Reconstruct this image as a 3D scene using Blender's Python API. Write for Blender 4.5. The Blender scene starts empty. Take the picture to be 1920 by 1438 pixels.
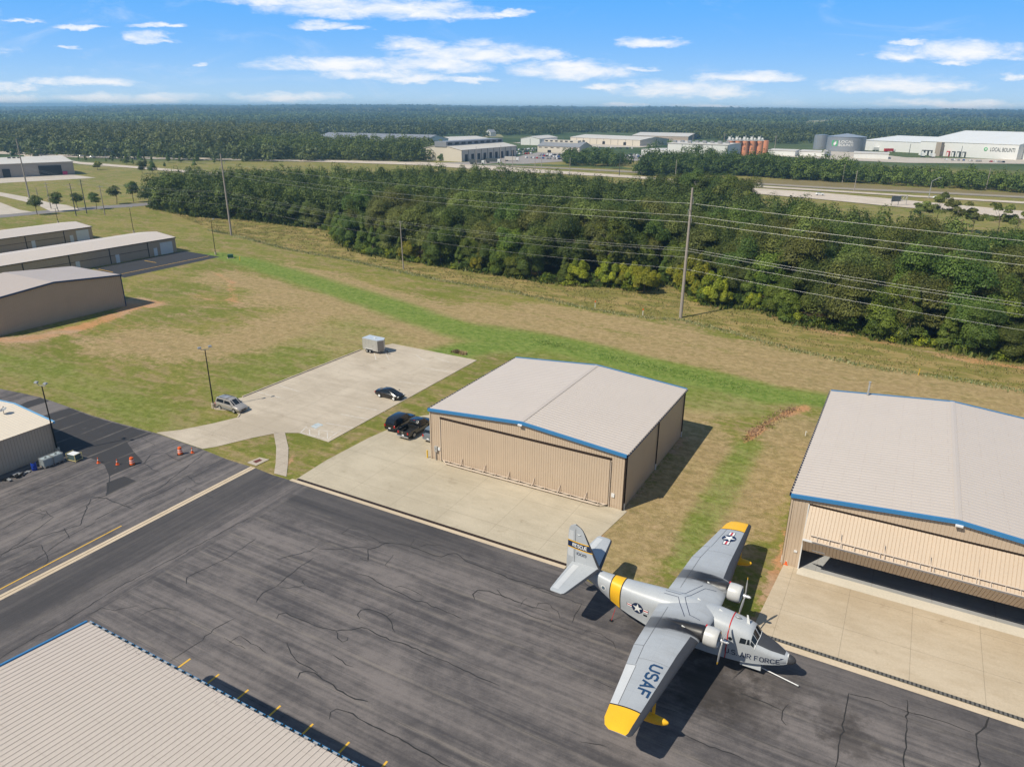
import bpy, bmesh, math, random
import numpy as np
from mathutils import Vector, Matrix
from mathutils.noise import noise as pnoise, fractal

# ---------------------------------------------------------------- camera, sky, sun, exposure
FPX, PIT, ROL, HC = 1349.5, 0.3649, 0.0068, 42.0
S = bpy.context.scene
C = S.collection
cd = bpy.data.cameras.new("camera"); cam = bpy.data.objects.new("camera", cd); C.objects.link(cam)
cd.sensor_fit = 'HORIZONTAL'; cd.sensor_width = 36.0; cd.lens = 36.0 * FPX / 1920.0
cd.clip_start = 0.5; cd.clip_end = 60000.0
fw = Vector((0, math.cos(PIT), -math.sin(PIT))); up0 = Vector((0, math.sin(PIT), math.cos(PIT))); rt0 = Vector((1, 0, 0))
cr, sr = math.cos(ROL), math.sin(ROL)
rt = rt0 * cr + up0 * sr; upv = -rt0 * sr + up0 * cr
m = Matrix((rt, upv, -fw)).transposed().to_4x4(); m.translation = (0, 0, HC); cam.matrix_world = m
S.camera = cam
S.view_settings.view_transform = 'Standard'; S.view_settings.look = 'None'
S.view_settings.exposure = 0.17; S.view_settings.gamma = 1.0
SUN_EL, SUN_AZ = math.radians(49.9), math.radians(212.84)     # where the sun stands
sd = bpy.data.lights.new("sun", 'SUN'); sun = bpy.data.objects.new("sun", sd); C.objects.link(sun)
sd.energy = 4.4; sd.angle = math.radians(0.53); sd.color = (1.0, 0.93, 0.79)
sv = Vector((math.cos(SUN_AZ) * math.cos(SUN_EL), math.sin(SUN_AZ) * math.cos(SUN_EL), math.sin(SUN_EL)))
sun.rotation_euler = sv.to_track_quat('Z', 'Y').to_euler(); sun.location = sv * 300

def ray(px, py):
    x, y = px - 960.0, py - 719.0
    u = cr * x + sr * y; v = -sr * x + cr * y
    return rt0 * u - up0 * v + fw * FPX
def G(px, py, z=0.0):
    d = ray(px, py); t = (z - HC) / d.z
    return Vector((d.x * t, d.y * t, z))
def PJ(p):
    d = Vector(p) - Vector((0, 0, HC)); w = d.dot(fw)
    u, v = FPX * d.dot(rt0) / w, -FPX * d.dot(up0) / w
    return (960 + cr * u - sr * v, 719 + sr * u + cr * v)
def HT(base, topy):                                            # height of an upright standing at a pixel
    b = G(*base); lo, hi = 0.0, 41.0
    for _ in range(40):
        mid = (lo + hi) / 2
        if PJ((b.x, b.y, mid))[1] > topy: lo = mid
        else: hi = mid
    return lo

# ---- world: Nishita sky with thin fair-weather clouds at infinity
W = bpy.data.worlds.new("World"); S.world = W; W.use_nodes = True
wt = W.node_tree; wt.nodes.clear(); WL = wt.links.new
def wn(t, **k):
    n = wt.nodes.new(t)
    for a, b in k.items(): setattr(n, a, b)
    return n
def wm(op, a, b=None, c=None, clamp=False):
    n = wn('ShaderNodeMath', operation=op, use_clamp=clamp)
    for i, x in enumerate((a, b, c)):
        if x is None: continue
        if isinstance(x, (int, float)): n.inputs[i].default_value = x
        else: WL(x, n.inputs[i])
    return n.outputs[0]
sky = wn('ShaderNodeTexSky', sky_type='NISHITA', sun_disc=False, sun_elevation=SUN_EL, sun_rotation=math.radians(90) - SUN_AZ,
         altitude=120, air_density=1.0, dust_density=0.3, ozone_density=3.5)
tc = wn('ShaderNodeTexCoord'); sp = wn('ShaderNodeSeparateXYZ'); WL(tc.outputs['Generated'], sp.inputs[0])
X, Y, Z = sp.outputs
yc = wm('MAXIMUM', Y, 0.05)
U = wm('DIVIDE', X, yc); V = wm('DIVIDE', Z, yc)
cmb = wn('ShaderNodeCombineXYZ'); WL(wm('MULTIPLY', U, 1.0), cmb.inputs[0]); WL(wm('MULTIPLY', V, 3.2), cmb.inputs[1])
def noise(vec, scale, det, rough, dist=0.0):
    n = wn('ShaderNodeTexNoise'); WL(vec, n.inputs['Vector'])
    n.inputs['Scale'].default_value = scale; n.inputs['Detail'].default_value = det; n.inputs['Roughness'].default_value = rough
    n.inputs['Distortion'].default_value = dist
    return n
n1 = noise(cmb.outputs[0], 9.0, 6, 0.62, 0.3); n2 = noise(cmb.outputs[0], 34.0, 5, 0.65, 0.2)
s1 = wn('ShaderNodeSeparateColor'); WL(n1.outputs['Color'], s1.inputs[0])
s2 = wn('ShaderNodeSeparateColor'); WL(n2.outputs['Color'], s2.inputs[0])
Ud = wm('ADD', U, wm('ADD', wm('MULTIPLY', wm('SUBTRACT', s1.outputs[0], 0.5), 0.10), wm('MULTIPLY', wm('SUBTRACT', s2.outputs[0], 0.5), 0.035)))
Vd = wm('ADD', V, wm('ADD', wm('MULTIPLY', wm('SUBTRACT', s1.outputs[1], 0.5), 0.018), wm('MULTIPLY', wm('SUBTRACT', s2.outputs[1], 0.5), 0.012)))
CL = [(560,0,150,10),(650,8,160,19),(790,16,120,18),(870,22,60,8),(960,24,34,6),(600,46,48,9),(660,52,44,5),(270,68,38,10),(290,77,38,6),(140,48,56,5),
      (290,47,46,4),(40,38,34,4),(780,82,64,14),(880,98,150,18),(1000,102,58,11),(640,121,160,14),(800,121,120,16),(700,138,100,10),(790,147,72,9),
      (880,151,46,5),(1070,131,115,18),(1060,119,60,10),(1190,131,44,5),(1225,77,58,10),(1395,146,106,10),(1280,166,120,16),(1150,163,50,5),
      (1330,173,86,9),(1800,92,136,20),(1700,101,66,9),(1890,105,44,7),(1780,115,40,6),(1700,76,44,5),(1690,158,136,17),(1780,161,54,7),
      (1900,143,24,7),(1780,194,160,9),(1170,197,56,5),(1330,199,66,5),(150,151,112,9),(20,163,50,9),(20,186,60,11),(220,183,160,10),
      (540,180,116,10),(380,118,18,4),(130,87,24,4),(2080,60,120,20),(2100,150,140,18),(-160,90,150,18),(-140,20,120,14)]
dens = None
for cx, cy, a, b in CL:
    d = ray(cx, cy); uu, vv = d.x / d.y, d.z / d.y
    f = FPX / 1.05
    su, svv = a / f, b / f
    e1 = wm('MULTIPLY', wm('SUBTRACT', Ud, uu), 1 / su)
    dv = wm('SUBTRACT', Vd, vv - 0.25 * svv)
    # flat base, soft top
    e2 = wm('MULTIPLY', wm('MAXIMUM', dv, wm('MULTIPLY', dv, -1.6)), 1 / (svv * 1.15))
    q = wm('MULTIPLY_ADD', e2, e2, wm('MULTIPLY', e1, e1))
    q = wm('SUBTRACT', 1.0, q)
    dens = q if dens is None else wm('MAXIMUM', dens, q)
n3 = noise(cmb.outputs[0], 20.0, 9, 0.66, 0.35)
dd = wm('ADD', dens, wm('MULTIPLY', wm('SUBTRACT', n3.outputs['Fac'], 0.5), 2.6))
mr = wn('ShaderNodeMapRange', interpolation_type='SMOOTHSTEP'); WL(dd, mr.inputs[0])
mr.inputs[1].default_value = -0.25; mr.inputs[2].default_value = 1.45
wis = noise(cmb.outputs[0], 5.0, 7, 0.7, 1.2)                    # faint veil
mrw = wn('ShaderNodeMapRange', interpolation_type='SMOOTHSTEP'); WL(wis.outputs['Fac'], mrw.inputs[0])
mrw.inputs[1].default_value = 0.5; mrw.inputs[2].default_value = 0.85; mrw.inputs[4].default_value = 0.30
fac = wm('MAXIMUM', wm('MULTIPLY', mr.outputs[0], 0.96), mrw.outputs[0])
fac = wm('MULTIPLY', fac, wm('GREATER_THAN', Y, 0.06))
hs = wn('ShaderNodeHueSaturation'); WL(sky.outputs[0], hs.inputs['Color'])
hs.inputs['Saturation'].default_value = 1.25; hs.inputs['Value'].default_value = 1.0; hs.inputs['Hue'].default_value = 0.5
tint = wn('ShaderNodeMix', data_type='RGBA', blend_type='MULTIPLY'); tint.inputs[0].default_value = 1.0
WL(hs.outputs[0], tint.inputs[6]); tint.inputs[7].default_value = (0.72, 0.92, 1.20, 1)
mix = wn('ShaderNodeMix', data_type='RGBA'); WL(fac, mix.inputs[0])
grad = wn('ShaderNodeMix', data_type='RGBA')                       # pale at the horizon, deep blue above it
WL(wm('SUBTRACT', 1.0, wm('POWER', 2.718, wm('MULTIPLY', wm('MAXIMUM', Z, 0.0), -17.0))), grad.inputs[0])
grad.inputs[6].default_value = (6.3, 8.5, 10.2, 1); grad.inputs[7].default_value = (0.6, 4.2, 10.6, 1)
low = wn('ShaderNodeMix', data_type='RGBA'); low.inputs[0].default_value = 0.92; WL(tint.outputs[2], low.inputs[6]); WL(grad.outputs[2], low.inputs[7])
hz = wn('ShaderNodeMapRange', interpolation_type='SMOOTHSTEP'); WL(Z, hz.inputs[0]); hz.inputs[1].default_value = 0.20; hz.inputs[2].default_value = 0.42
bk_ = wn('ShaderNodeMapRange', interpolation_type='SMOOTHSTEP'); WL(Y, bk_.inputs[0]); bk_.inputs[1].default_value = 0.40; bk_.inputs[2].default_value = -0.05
fill_sky = wn('ShaderNodeMix', data_type='RGBA'); WL(wm('MULTIPLY', wm('MAXIMUM', hz.outputs[0], bk_.outputs[0]), 0.80), fill_sky.inputs[0])   # unseen sky overhead and behind, greyed to cut the blue fill light
WL(low.outputs[2], fill_sky.inputs[6]); fill_sky.inputs[7].default_value = (1.8, 2.0, 2.35, 1)
WL(fill_sky.outputs[2], mix.inputs[6])
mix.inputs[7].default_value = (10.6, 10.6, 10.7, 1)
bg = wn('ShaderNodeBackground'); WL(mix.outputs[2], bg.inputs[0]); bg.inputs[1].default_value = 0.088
wo = wn('ShaderNodeOutputWorld'); WL(bg.outputs[0], wo.inputs[0])

# ---------------------------------------------------------------- helpers
R = math.radians
rng = random.Random(7)
def tag(o, label=None, cat=None, group=None, kind=None):
    if label: o["label"] = label
    if cat: o["category"] = cat
    if group: o["group"] = group
    if kind: o["kind"] = kind
    return o
def empty(name, loc, rz=0.0, label=None, cat=None, group=None):
    o = bpy.data.objects.new(name, None); C.objects.link(o); o.location = loc; o.rotation_euler = (0, 0, rz)
    o.empty_display_size = 0.3
    return tag(o, label, cat, group)
def copy_tree(o, parent=None):
    c = o.copy(); C.objects.link(c)
    if parent: c.parent = parent
    for ch in list(o.children): copy_tree(ch, c)
    return c
class MB:
    def __init__(s): s.v = []; s.f = []; s.mi = []
    def poly(s, pts, mi=0):
        n = len(s.v); s.v += [tuple(p) for p in pts]; s.f.append(tuple(range(n, n + len(pts)))); s.mi.append(mi)
    def hexa(s, p, mi=0):                                     # 8 points: bottom 4 ccw, top 4 ccw
        n = len(s.v); s.v += [tuple(q) for q in p]
        for f in ((0, 3, 2, 1), (4, 5, 6, 7), (0, 1, 5, 4), (1, 2, 6, 5), (2, 3, 7, 6), (3, 0, 4, 7)):
            s.f.append(tuple(n + i for i in f)); s.mi.append(mi)
    def box(s, c, d, mi=0, rz=0.0):
        x, y, z = c; a, b, e = d[0] / 2, d[1] / 2, d[2] / 2; cc, ss = math.cos(rz), math.sin(rz)
        s.hexa([(x + cc * i - ss * j, y + ss * i + cc * j, z + k) for k in (-e, e) for i, j in ((-a, -b), (a, -b), (a, b), (-a, b))], mi)
    def tube(s, p0, p1, r0, r1=None, n=8, mi=0, caps=True):
        p0, p1 = Vector(p0), Vector(p1); r1 = r0 if r1 is None else r1
        d = (p1 - p0).normalized(); a = d.orthogonal().normalized(); b = d.cross(a)
        k = len(s.v)
        for p, r in ((p0, r0), (p1, r1)):
            for i in range(n):
                t = 2 * math.pi * i / n; s.v.append(tuple(p + (a * math.cos(t) + b * math.sin(t)) * r))
        for i in range(n):
            j = (i + 1) % n; s.f.append((k + i, k + j, k + n + j, k + n + i)); s.mi.append(mi)
        if caps:
            s.f.append(tuple(k + i for i in range(n))[::-1]); s.f.append(tuple(k + n + i for i in range(n))); s.mi += [mi, mi]
    def loft(s, rings, mi=0, cap=True, closed=True, mif=None):
        k = len(s.v); n = len(rings[0])
        for r in rings: s.v += [tuple(p) for p in r]
        for a in range(len(rings) - 1):
            for i in range(n if closed else n - 1):
                j = (i + 1) % n
                s.f.append((k + a * n + i, k + a * n + j, k + (a + 1) * n + j, k + (a + 1) * n + i)); s.mi.append(mi if mif is None else mif(a, i))
        if cap:
            s.f.append(tuple(k + i for i in range(n))[::-1]); s.f.append(tuple(k + (len(rings) - 1) * n + i for i in range(n))); s.mi += [mi, mi]
    def build(s, name, mats, parent=None, smooth=False, autosm=None, bevel=0.0):
        me = bpy.data.meshes.new(name); me.from_pydata(s.v, [], s.f)
        if not isinstance(mats, (list, tuple)): mats = [mats]
        for m_ in mats: me.materials.append(m_)
        me.polygons.foreach_set('material_index', s.mi)
        bm = bmesh.new(); bm.from_mesh(me); bmesh.ops.recalc_face_normals(bm, faces=bm.faces); bm.to_mesh(me); bm.free()
        if smooth: me.polygons.foreach_set('use_smooth', [True] * len(me.polygons))
        if autosm: me.set_sharp_from_angle(angle=R(autosm))
        o = bpy.data.objects.new(name, me); C.objects.link(o)
        if parent: o.parent = parent
        if bevel:
            b = o.modifiers.new('bevel', 'BEVEL'); b.width = bevel; b.segments = 2; b.limit_method = 'ANGLE'
        me.update(); return o

class NT:                                                     # small node builder
    def __init__(s, name):
        s.m = bpy.data.materials.new(name); s.m.use_nodes = True; s.t = s.m.node_tree; s.b = s.t.nodes['Principled BSDF']
        s.b.inputs['Specular IOR Level'].default_value = 0.3; s._tc = None
    def n(s, t, **k):
        q = s.t.nodes.new(t)
        for a, b in k.items(): setattr(q, a, b)
        return q
    def L(s, a, b): s.t.links.new(a, b)
    def co(s, kind='Object'):
        if s._tc is None: s._tc = s.n('ShaderNodeTexCoord')
        return s._tc.outputs[kind]
    def map(s, vec, sc=(1, 1, 1), rot=(0, 0, 0), loc=(0, 0, 0)):
        q = s.n('ShaderNodeMapping'); s.L(vec, q.inputs[0]); q.inputs['Scale'].default_value = sc; q.inputs['Rotation'].default_value = rot
        q.inputs['Location'].default_value = loc; return q.outputs[0]
    def noise(s, vec, sc, det=4, ro=0.55, dist=0.0, out='Fac'):
        q = s.n('ShaderNodeTexNoise'); s.L(vec, q.inputs['Vector']); q.inputs['Scale'].default_value = sc; q.inputs['Detail'].default_value = det
        q.inputs['Roughness'].default_value = ro; q.inputs['Distortion'].default_value = dist; return q.outputs[out]
    def m_(s, op, a, b=None, c=None, clamp=False):
        q = s.n('ShaderNodeMath', operation=op, use_clamp=clamp)
        for i, x in enumerate((a, b, c)):
            if x is None: continue
            if isinstance(x, (int, float)): q.inputs[i].default_value = x
            else: s.L(x, q.inputs[i])
        return q.outputs[0]
    def rng(s, x, a, b, c=0.0, d=1.0, sm=True):
        q = s.n('ShaderNodeMapRange'); 
        if sm: q.interpolation_type = 'SMOOTHSTEP'
        s.L(x, q.inputs[0])
        for i, v in enumerate((a, b, c, d)): q.inputs[i + 1].default_value = v
        return q.outputs[0]
    def mix(s, f, a, b, bt='MIX'):
        q = s.n('ShaderNodeMix', data_type='RGBA', blend_type=bt)
        for i, x in ((0, f), (6, a), (7, b)):
            if isinstance(x, (int, float)): q.inputs[i].default_value = x
            elif isinstance(x, tuple): q.inputs[i].default_value = (*x[:3], 1)
            else: s.L(x, q.inputs[i])
        return q.outputs[2]
    def col(s, x):
        if isinstance(x, tuple): s.b.inputs['Base Color'].default_value = (*x[:3], 1)
        else: s.L(x, s.b.inputs['Base Color'])
    def set(s, rough=None, metal=None, spec=None, coat=None):
        if rough is not None:
            if isinstance(rough, (int, float)): s.b.inputs['Roughness'].default_value = rough
            else: s.L(rough, s.b.inputs['Roughness'])
        if metal is not None: s.b.inputs['Metallic'].default_value = metal
        if spec is not None: s.b.inputs['Specular IOR Level'].default_value = spec
        if coat is not None: s.b.inputs['Coat Weight'].default_value = coat; s.b.inputs['Coat Roughness'].default_value = 0.06
        return s
    def bump(s, h, st=0.3, d=0.02):
        q = s.n('ShaderNodeBump'); s.L(h, q.inputs['Height']); q.inputs['Strength'].default_value = st; q.inputs['Distance'].default_value = d
        s.L(q.outputs[0], s.b.inputs['Normal'])
def mat(name, c, rough=0.6, metal=0.0, spec=0.3, var=0.10, sc=1.5, coat=None):
    t = NT(name); v = t.noise(t.co(), sc, 5, 0.6); w = t.noise(t.map(t.co(), (1, 1, .25)), sc * 7, 4, 0.6)
    f = t.m_('ADD', t.m_('MULTIPLY', t.m_('SUBTRACT', v, 0.5), 2.4 * var), t.m_('MULTIPLY', t.m_('SUBTRACT', w, 0.5), 1.2 * var))
    g = t.m_('ADD', f, 1.0)
    cc = t.n('ShaderNodeCombineColor')
    for i in range(3): t.L(t.m_('MULTIPLY', g, c[i]), cc.inputs[i])
    t.col(cc.outputs[0]); t.set(t.m_('ADD', rough, t.m_('MULTIPLY', f, 0.5), clamp=True), metal, spec, coat)
    return t.m
def glow_mat(name, c, st):
    t = NT(name); t.col(c); t.b.inputs['Emission Color'].default_value = (*c, 1); t.b.inputs['Emission Strength'].default_value = st; return t.m

M = {}
M['blue'] = mat('blue_trim', (0.045, 0.20, 0.42), 0.4, var=0.06)
M['navy'] = mat('navy_gutter', (0.02, 0.05, 0.13), 0.4)
M['dark'] = mat('dark_void', (0.012, 0.011, 0.011), 0.7)
M['brown'] = mat('brown_channel', (0.030, 0.018, 0.013), 0.7)
M['white'] = mat('white_paint', (0.72, 0.72, 0.72), 0.45, var=0.05)
M['grey'] = mat('grey_steel', (0.32, 0.33, 0.34), 0.45, metal=0.3)
M['galv'] = mat('galvanised', (0.45, 0.45, 0.44), 0.45, metal=0.4)
M['black'] = mat('black_metal', (0.012, 0.012, 0.013), 0.45)
M['rubber'] = mat('rubber', (0.015, 0.015, 0.015), 0.8)
M['yellow'] = mat('yellow_paint', (0.78, 0.48, 0.02), 0.5, var=0.05)
M['orange'] = mat('orange_plastic', (0.75, 0.13, 0.03), 0.5, var=0.05)
M['red'] = mat('red_fabric', (0.5, 0.02, 0.025), 0.7)
M['glass'] = mat('dark_glass', (0.012, 0.018, 0.024), 0.08, spec=0.6, var=0.02)
M['wood'] = mat('pole_wood', (0.33, 0.29, 0.26), 0.8, var=0.15, sc=3)
M['cream'] = mat('cream_steel', (0.60, 0.50, 0.41), 0.5)

def sheet(name, pts, z, m_, kind='structure', parent=None):
    """flat outline laid on the ground as one face"""
    b = MB(); b.poly([(p[0], p[1], z) for p in pts]); o = b.build(name, m_, parent)
    if kind: tag(o, kind=kind)
    return o
def gp(*px): return [G(x, y) for x, y in px]
YAW = -0.50317
ad = Vector((math.cos(YAW), math.sin(YAW), 0)); bd = Vector((-math.sin(YAW), math.cos(YAW), 0))
# ---------------------------------------------------------------- ground
def seg_dist(P, line):
    """distance of points P (n,2) to a polyline with a half width at each vertex; returns distance / width"""
    best = np.full(len(P), 1e9)
    for (a, wa), (b, wb) in zip(line[:-1], line[1:]):
        a, b = np.array(a), np.array(b); d = b - a; L2 = max(d @ d, 1e-6)
        t = np.clip(((P - a) @ d) / L2, 0, 1); q = a + t[:, None] * d
        best = np.minimum(best, np.hypot(*(P - q).T) / (wa + t * (wb - wa)))
    return best
def inpoly(P, poly):
    x, y = P[:, 0], P[:, 1]; ins = np.zeros(len(P), bool); n = len(poly)
    for i in range(n):
        x1, y1 = poly[i][:2]; x2, y2 = poly[(i + 1) % n][:2]
        c = ((y1 > y) != (y2 > y)) & (x < (x2 - x1) * (y - y1) / ((y2 - y1) or 1e-9) + x1); ins ^= c
    return ins
def pl(w, *px): return [((G(x, y).x, G(x, y).y), w if not isinstance(w, (list, tuple)) else w[i]) for i, (x, y) in enumerate(px)]
def hgt(x, y):
    """terrain height: flat airport, low wooded hills far away"""
    d = math.hypot(x, y)
    if d < 1500: return 0.0
    t = min(1, (d - 1500) / 6500.0); t = t * t * (3 - 2 * t)
    ang = math.atan2(x, y)
    base = float(np.interp(ang, [-.75, -.605, -.45, -.2, .185, .4, .6, .8], [-26, -20, 12, 35, 31, 24, 24, 20])) + 2.5 * math.sin(ang * 17 + d * 0.0005) + 2 * math.sin(ang * 41) + 5 * pnoise(Vector((x * .0009, y * .0009, 3.1)))
    return t * base + min(1, (d - 1500) / 3000) * 5 * (pnoise(Vector((x * .0015, y * .0015, 0.5))) + .6)
def axis(lo, hi, step, far, grow=1.11):
    a = list(np.arange(lo, hi, step)); s = step; x = hi
    while x < far: a.append(x); s *= grow; x += s
    s = step; x = lo - step; b = []
    while x > -far: b.append(x); s *= grow; x -= s
    return np.array(b[::-1] + a)
xs = axis(-240, 240, 1.3, 13500); ys = axis(22, 420, 1.3, 13500)
ys = ys[ys > -400]
XX, YY = np.meshgrid(xs, ys); P2 = np.stack([XX.ravel(), YY.ravel()], 1)
nz = np.zeros(len(P2)); farm = np.hypot(P2[:, 0], P2[:, 1]) > 1500
for i in np.nonzero(farm)[0]: nz[i] = hgt(*P2[i])
# surface-type masks
swale = pl([2.2, 2.6, 3, 3, 3.2, 3.0, 3.2, 4.2, 2.8, 2.6, 2.6, 2.6, 2.6, 2.4, 2.2, 2.2, 2.2],
           (405,477),(470,492),(560,520),(640,545),(720,570),(800,598),(860,618),(915,628),(980,632),(1030,640),(1100,655),(1200,680),(1280,700),(1360,715),(1450,738),(1545,752),(1700,790))
swale2 = pl(3.0, (830,668),(880,655),(930,645),(975,640))
stripe = pl([1.6, 1.7, 1.9, 1.7, 1.4, 1.1], (1405,835),(1385,865),(1352,925),(1325,965),(1300,1010),(1275,1060))
path = pl(0.8, (395,432),(455,446),(540,468),(640,486),(730,505),(830,527),(960,548),(1110,581),(1200,595),(1280,601),(1380,626),(1500,660),(1640,690),(1760,706),(1920,735),(2100,780))
WOODS_A = [(287,389),(330,398),(375,406),(480,413),(560,424),(628,430),(642,455),(690,476),(760,486),(840,500),(920,512),(985,522),(1030,529),(1110,536),(1152,536),(1200,545),(1250,528),(1300,548),(1340,574),(1435,578),(1452,590),(1515,612),(1610,620),(1657,637),(1752,647),(1797,660),(1865,669),(1920,678),(2150,735),(2400,800),
           (2400,610),(2150,560),(1960,520),(1800,500),(1650,474),(1500,446),(1380,423),(1280,400),(1130,382),(1000,366),(900,361),(600,360),(400,362),(300,370)]
poly_a = [tuple(G(x, y)[:2]) for x, y in WOODS_A]
A = {}
sw = seg_dist(P2, swale); sw2 = seg_dist(P2, swale2)
A['lush'] = np.clip((2.4 - np.minimum(sw, sw2)) * .55, 0, .9) + 0.55 * np.clip(1.7 - seg_dist(P2, stripe), 0, 1)
near = P2[:, 1] < 480
def soft(poly, k=6.0):
    """1 inside a pixel polygon, fading over k metres outside"""
    w = [(tuple(G(x, y)[:2]), k) for x, y in poly]; w.append(w[0])
    ins = inpoly(P2, [q[0] for q in w[:-1]]); d = np.clip(1 - seg_dist(P2, w), 0, 1)
    return np.where(ins, 1.0, d)
A['lush'] += 0.48 * soft([(980,650),(1130,672),(1290,715),(1440,752),(1420,775),(1300,765),(1285,730),(1120,684),(970,668)], 4)
A['lush'] += 0.42 * soft([(0,690),(120,730),(260,800),(330,800),(250,740),(120,690),(0,660)], 6)
A['lush'] += 0.35 * soft([(560,640),(660,600),(760,650),(640,690),(430,760),(440,700)], 8)
A['lush'] = np.clip(A['lush'], 0, 1)
dry = np.zeros(len(P2))
for w, pts in ((7, ((900,585),(1000,610),(1120,636),(1300,665),(1500,708),(1700,745),(1950,790))), (5, ((1000,580),(1200,612),(1450,668),(1700,715),(1950,755))), (5, ((470,492),(600,520),(700,552),(840,588),(960,612),(1100,640),(1300,672),(1500,715),(1700,752),(1950,800))),
               (8, ((520,560),(600,562),(680,590),(740,600),(810,612))), (7, ((560,612),(650,640),(740,632),(830,650),(880,640))), (6, ((410,520),(500,535),(520,545))),
               (8, ((250,640),(360,650),(470,640),(560,600))), (4, ((1290,800),(1330,830),(1300,880),(1260,940),(1200,1000),(1170,1040))),
               (4, ((1330,1000),(1380,960),(1420,900),(1470,850),(1500,800))), (3, ((1430,740),(1400,765),(1290,775)))):
    dry = np.maximum(dry, np.clip(1.5 - seg_dist(P2, pl(w, *pts)), 0, 1))
A['dry'] = dry * (1 - np.clip(A['lush'] * 1.2, 0, 1) * .8) * 1.0 + .18
dirt = 0.9 * np.clip(1.4 - seg_dist(P2, pl([4.5, 4, 3.5, 3, 4, 4], (0,640),(80,632),(160,612),(232,585),(252,562),(285,572))), 0, 1)
dirt = np.maximum(dirt, .75 * np.clip(1.4 - seg_dist(P2, pl([1, 1.6, 2], (405,512),(432,528),(440,568),)), 0, 1))
dirt = np.maximum(dirt, .62 * np.clip(1.4 - seg_dist(P2, pl(2.5, (150,625),(220,615),(290,600),(420,568))), 0, 1))
dirt = np.maximum(dirt, .85 * np.clip(1.5 - seg_dist(P2, pl([.5, .55, .6, .6], (1170,955),(1130,1000),(1075,1060),(1060,1075))), 0, 1))
dirt = np.maximum(dirt, .95 * np.clip(1.5 - seg_dist(P2, pl([.7, .8, .8, .8], (1480,990),(1462,1060),(1430,1130),(1405,1190))), 0, 1))
dirt = np.maximum(dirt, .8 * np.clip(1.5 - seg_dist(P2, pl(.7, (1172,948),(1230,885),(1282,822))), 0, 1))
dirt = np.maximum(dirt, .9 * np.clip(1.5 - seg_dist(P2, pl([.7, 1.1, 1.0, 1.4], (1395,830),(1420,806),(1450,786),(1510,765))), 0, 1))
dirt = np.maximum(dirt, .75 * np.clip(1.5 - seg_dist(P2, pl([1, 1.4, 2, 2, 2.4, 2.6], (1445,592),(1520,618),(1600,632),(1700,652),(1800,672),(1920,692))), 0, 1))
dirt = np.maximum(dirt, .55 * np.clip(1.5 - seg_dist(P2, pl(.9, (1200,960),(1235,985),(1215,1010))), 0, 1))
dirt = np.maximum(dirt, .8 * np.clip(1.5 - seg_dist(P2, pl(.5, (535,822),(545,850),(540,893))), 0, 1))
dirt = np.maximum(dirt, .66 * np.clip(1.5 - seg_dist(P2, pl([2, 3, 2.5], (340,548),(400,560),(445,570))), 0, 1)); dirt = np.maximum(dirt, .6 * np.clip(1.5 - seg_dist(P2, pl([1.5, 2.5, 2], (100,625),(150,640),(290,640))), 0, 1))
A['dirt'] = np.maximum(dirt, .95 * np.clip(1.5 - seg_dist(P2, path), 0, 1) * .62)
mead = soft([(395,430),(455,445),(540,467),(640,485),(730,504),(830,526),(960,547),(1110,580),(1200,594),(1280,600),(1380,625),(1500,659),(1640,689),(1760,705),(1920,733),(2100,778),(2150,730)] + WOODS_A[::-1][8:] if False else
            [(300,392),(395,430),(455,445),(540,467),(640,485),(730,504),(830,526),(960,547),(1110,580),(1200,594),(1280,600),(1380,625),(1500,659),(1640,689),(1760,705),(1920,733),(2100,778),(2150,735),(1920,640),(1600,580),(1300,500),(900,460),(640,410),(300,380)], 1.0)
A['mead'] = mead
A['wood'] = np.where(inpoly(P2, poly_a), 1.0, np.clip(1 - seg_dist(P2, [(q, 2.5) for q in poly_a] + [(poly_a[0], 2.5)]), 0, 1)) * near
dd_ = np.hypot(P2[:, 0], P2[:, 1])
A['far'] = np.clip((dd_ - 640) / 60, 0, 1)
me = bpy.data.meshes.new('ground'); nx, ny = len(xs), len(ys)
i0 = (np.arange(ny - 1)[:, None] * nx + np.arange(nx - 1)[None, :]).ravel()
quads = np.stack([i0, i0 + 1, i0 + nx + 1, i0 + nx], 1).astype(np.int32)
me.vertices.add(nx * ny); me.vertices.foreach_set('co', np.column_stack([P2, nz]).astype(np.float32).ravel())
me.loops.add(quads.size); me.loops.foreach_set('vertex_index', quads.ravel())
me.polygons.add(len(quads)); me.polygons.foreach_set('loop_start', np.arange(0, quads.size, 4, dtype=np.int32))
me.update(calc_edges=True); me.polygons.foreach_set('use_smooth', np.ones(len(quads), bool))
for k, v in A.items():
    a = me.attributes.new(k, 'FLOAT', 'POINT'); a.data.foreach_set('value', v.astype(np.float32))
ground = bpy.data.objects.new('ground', me); C.objects.link(ground); tag(ground, kind='structure')

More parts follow.
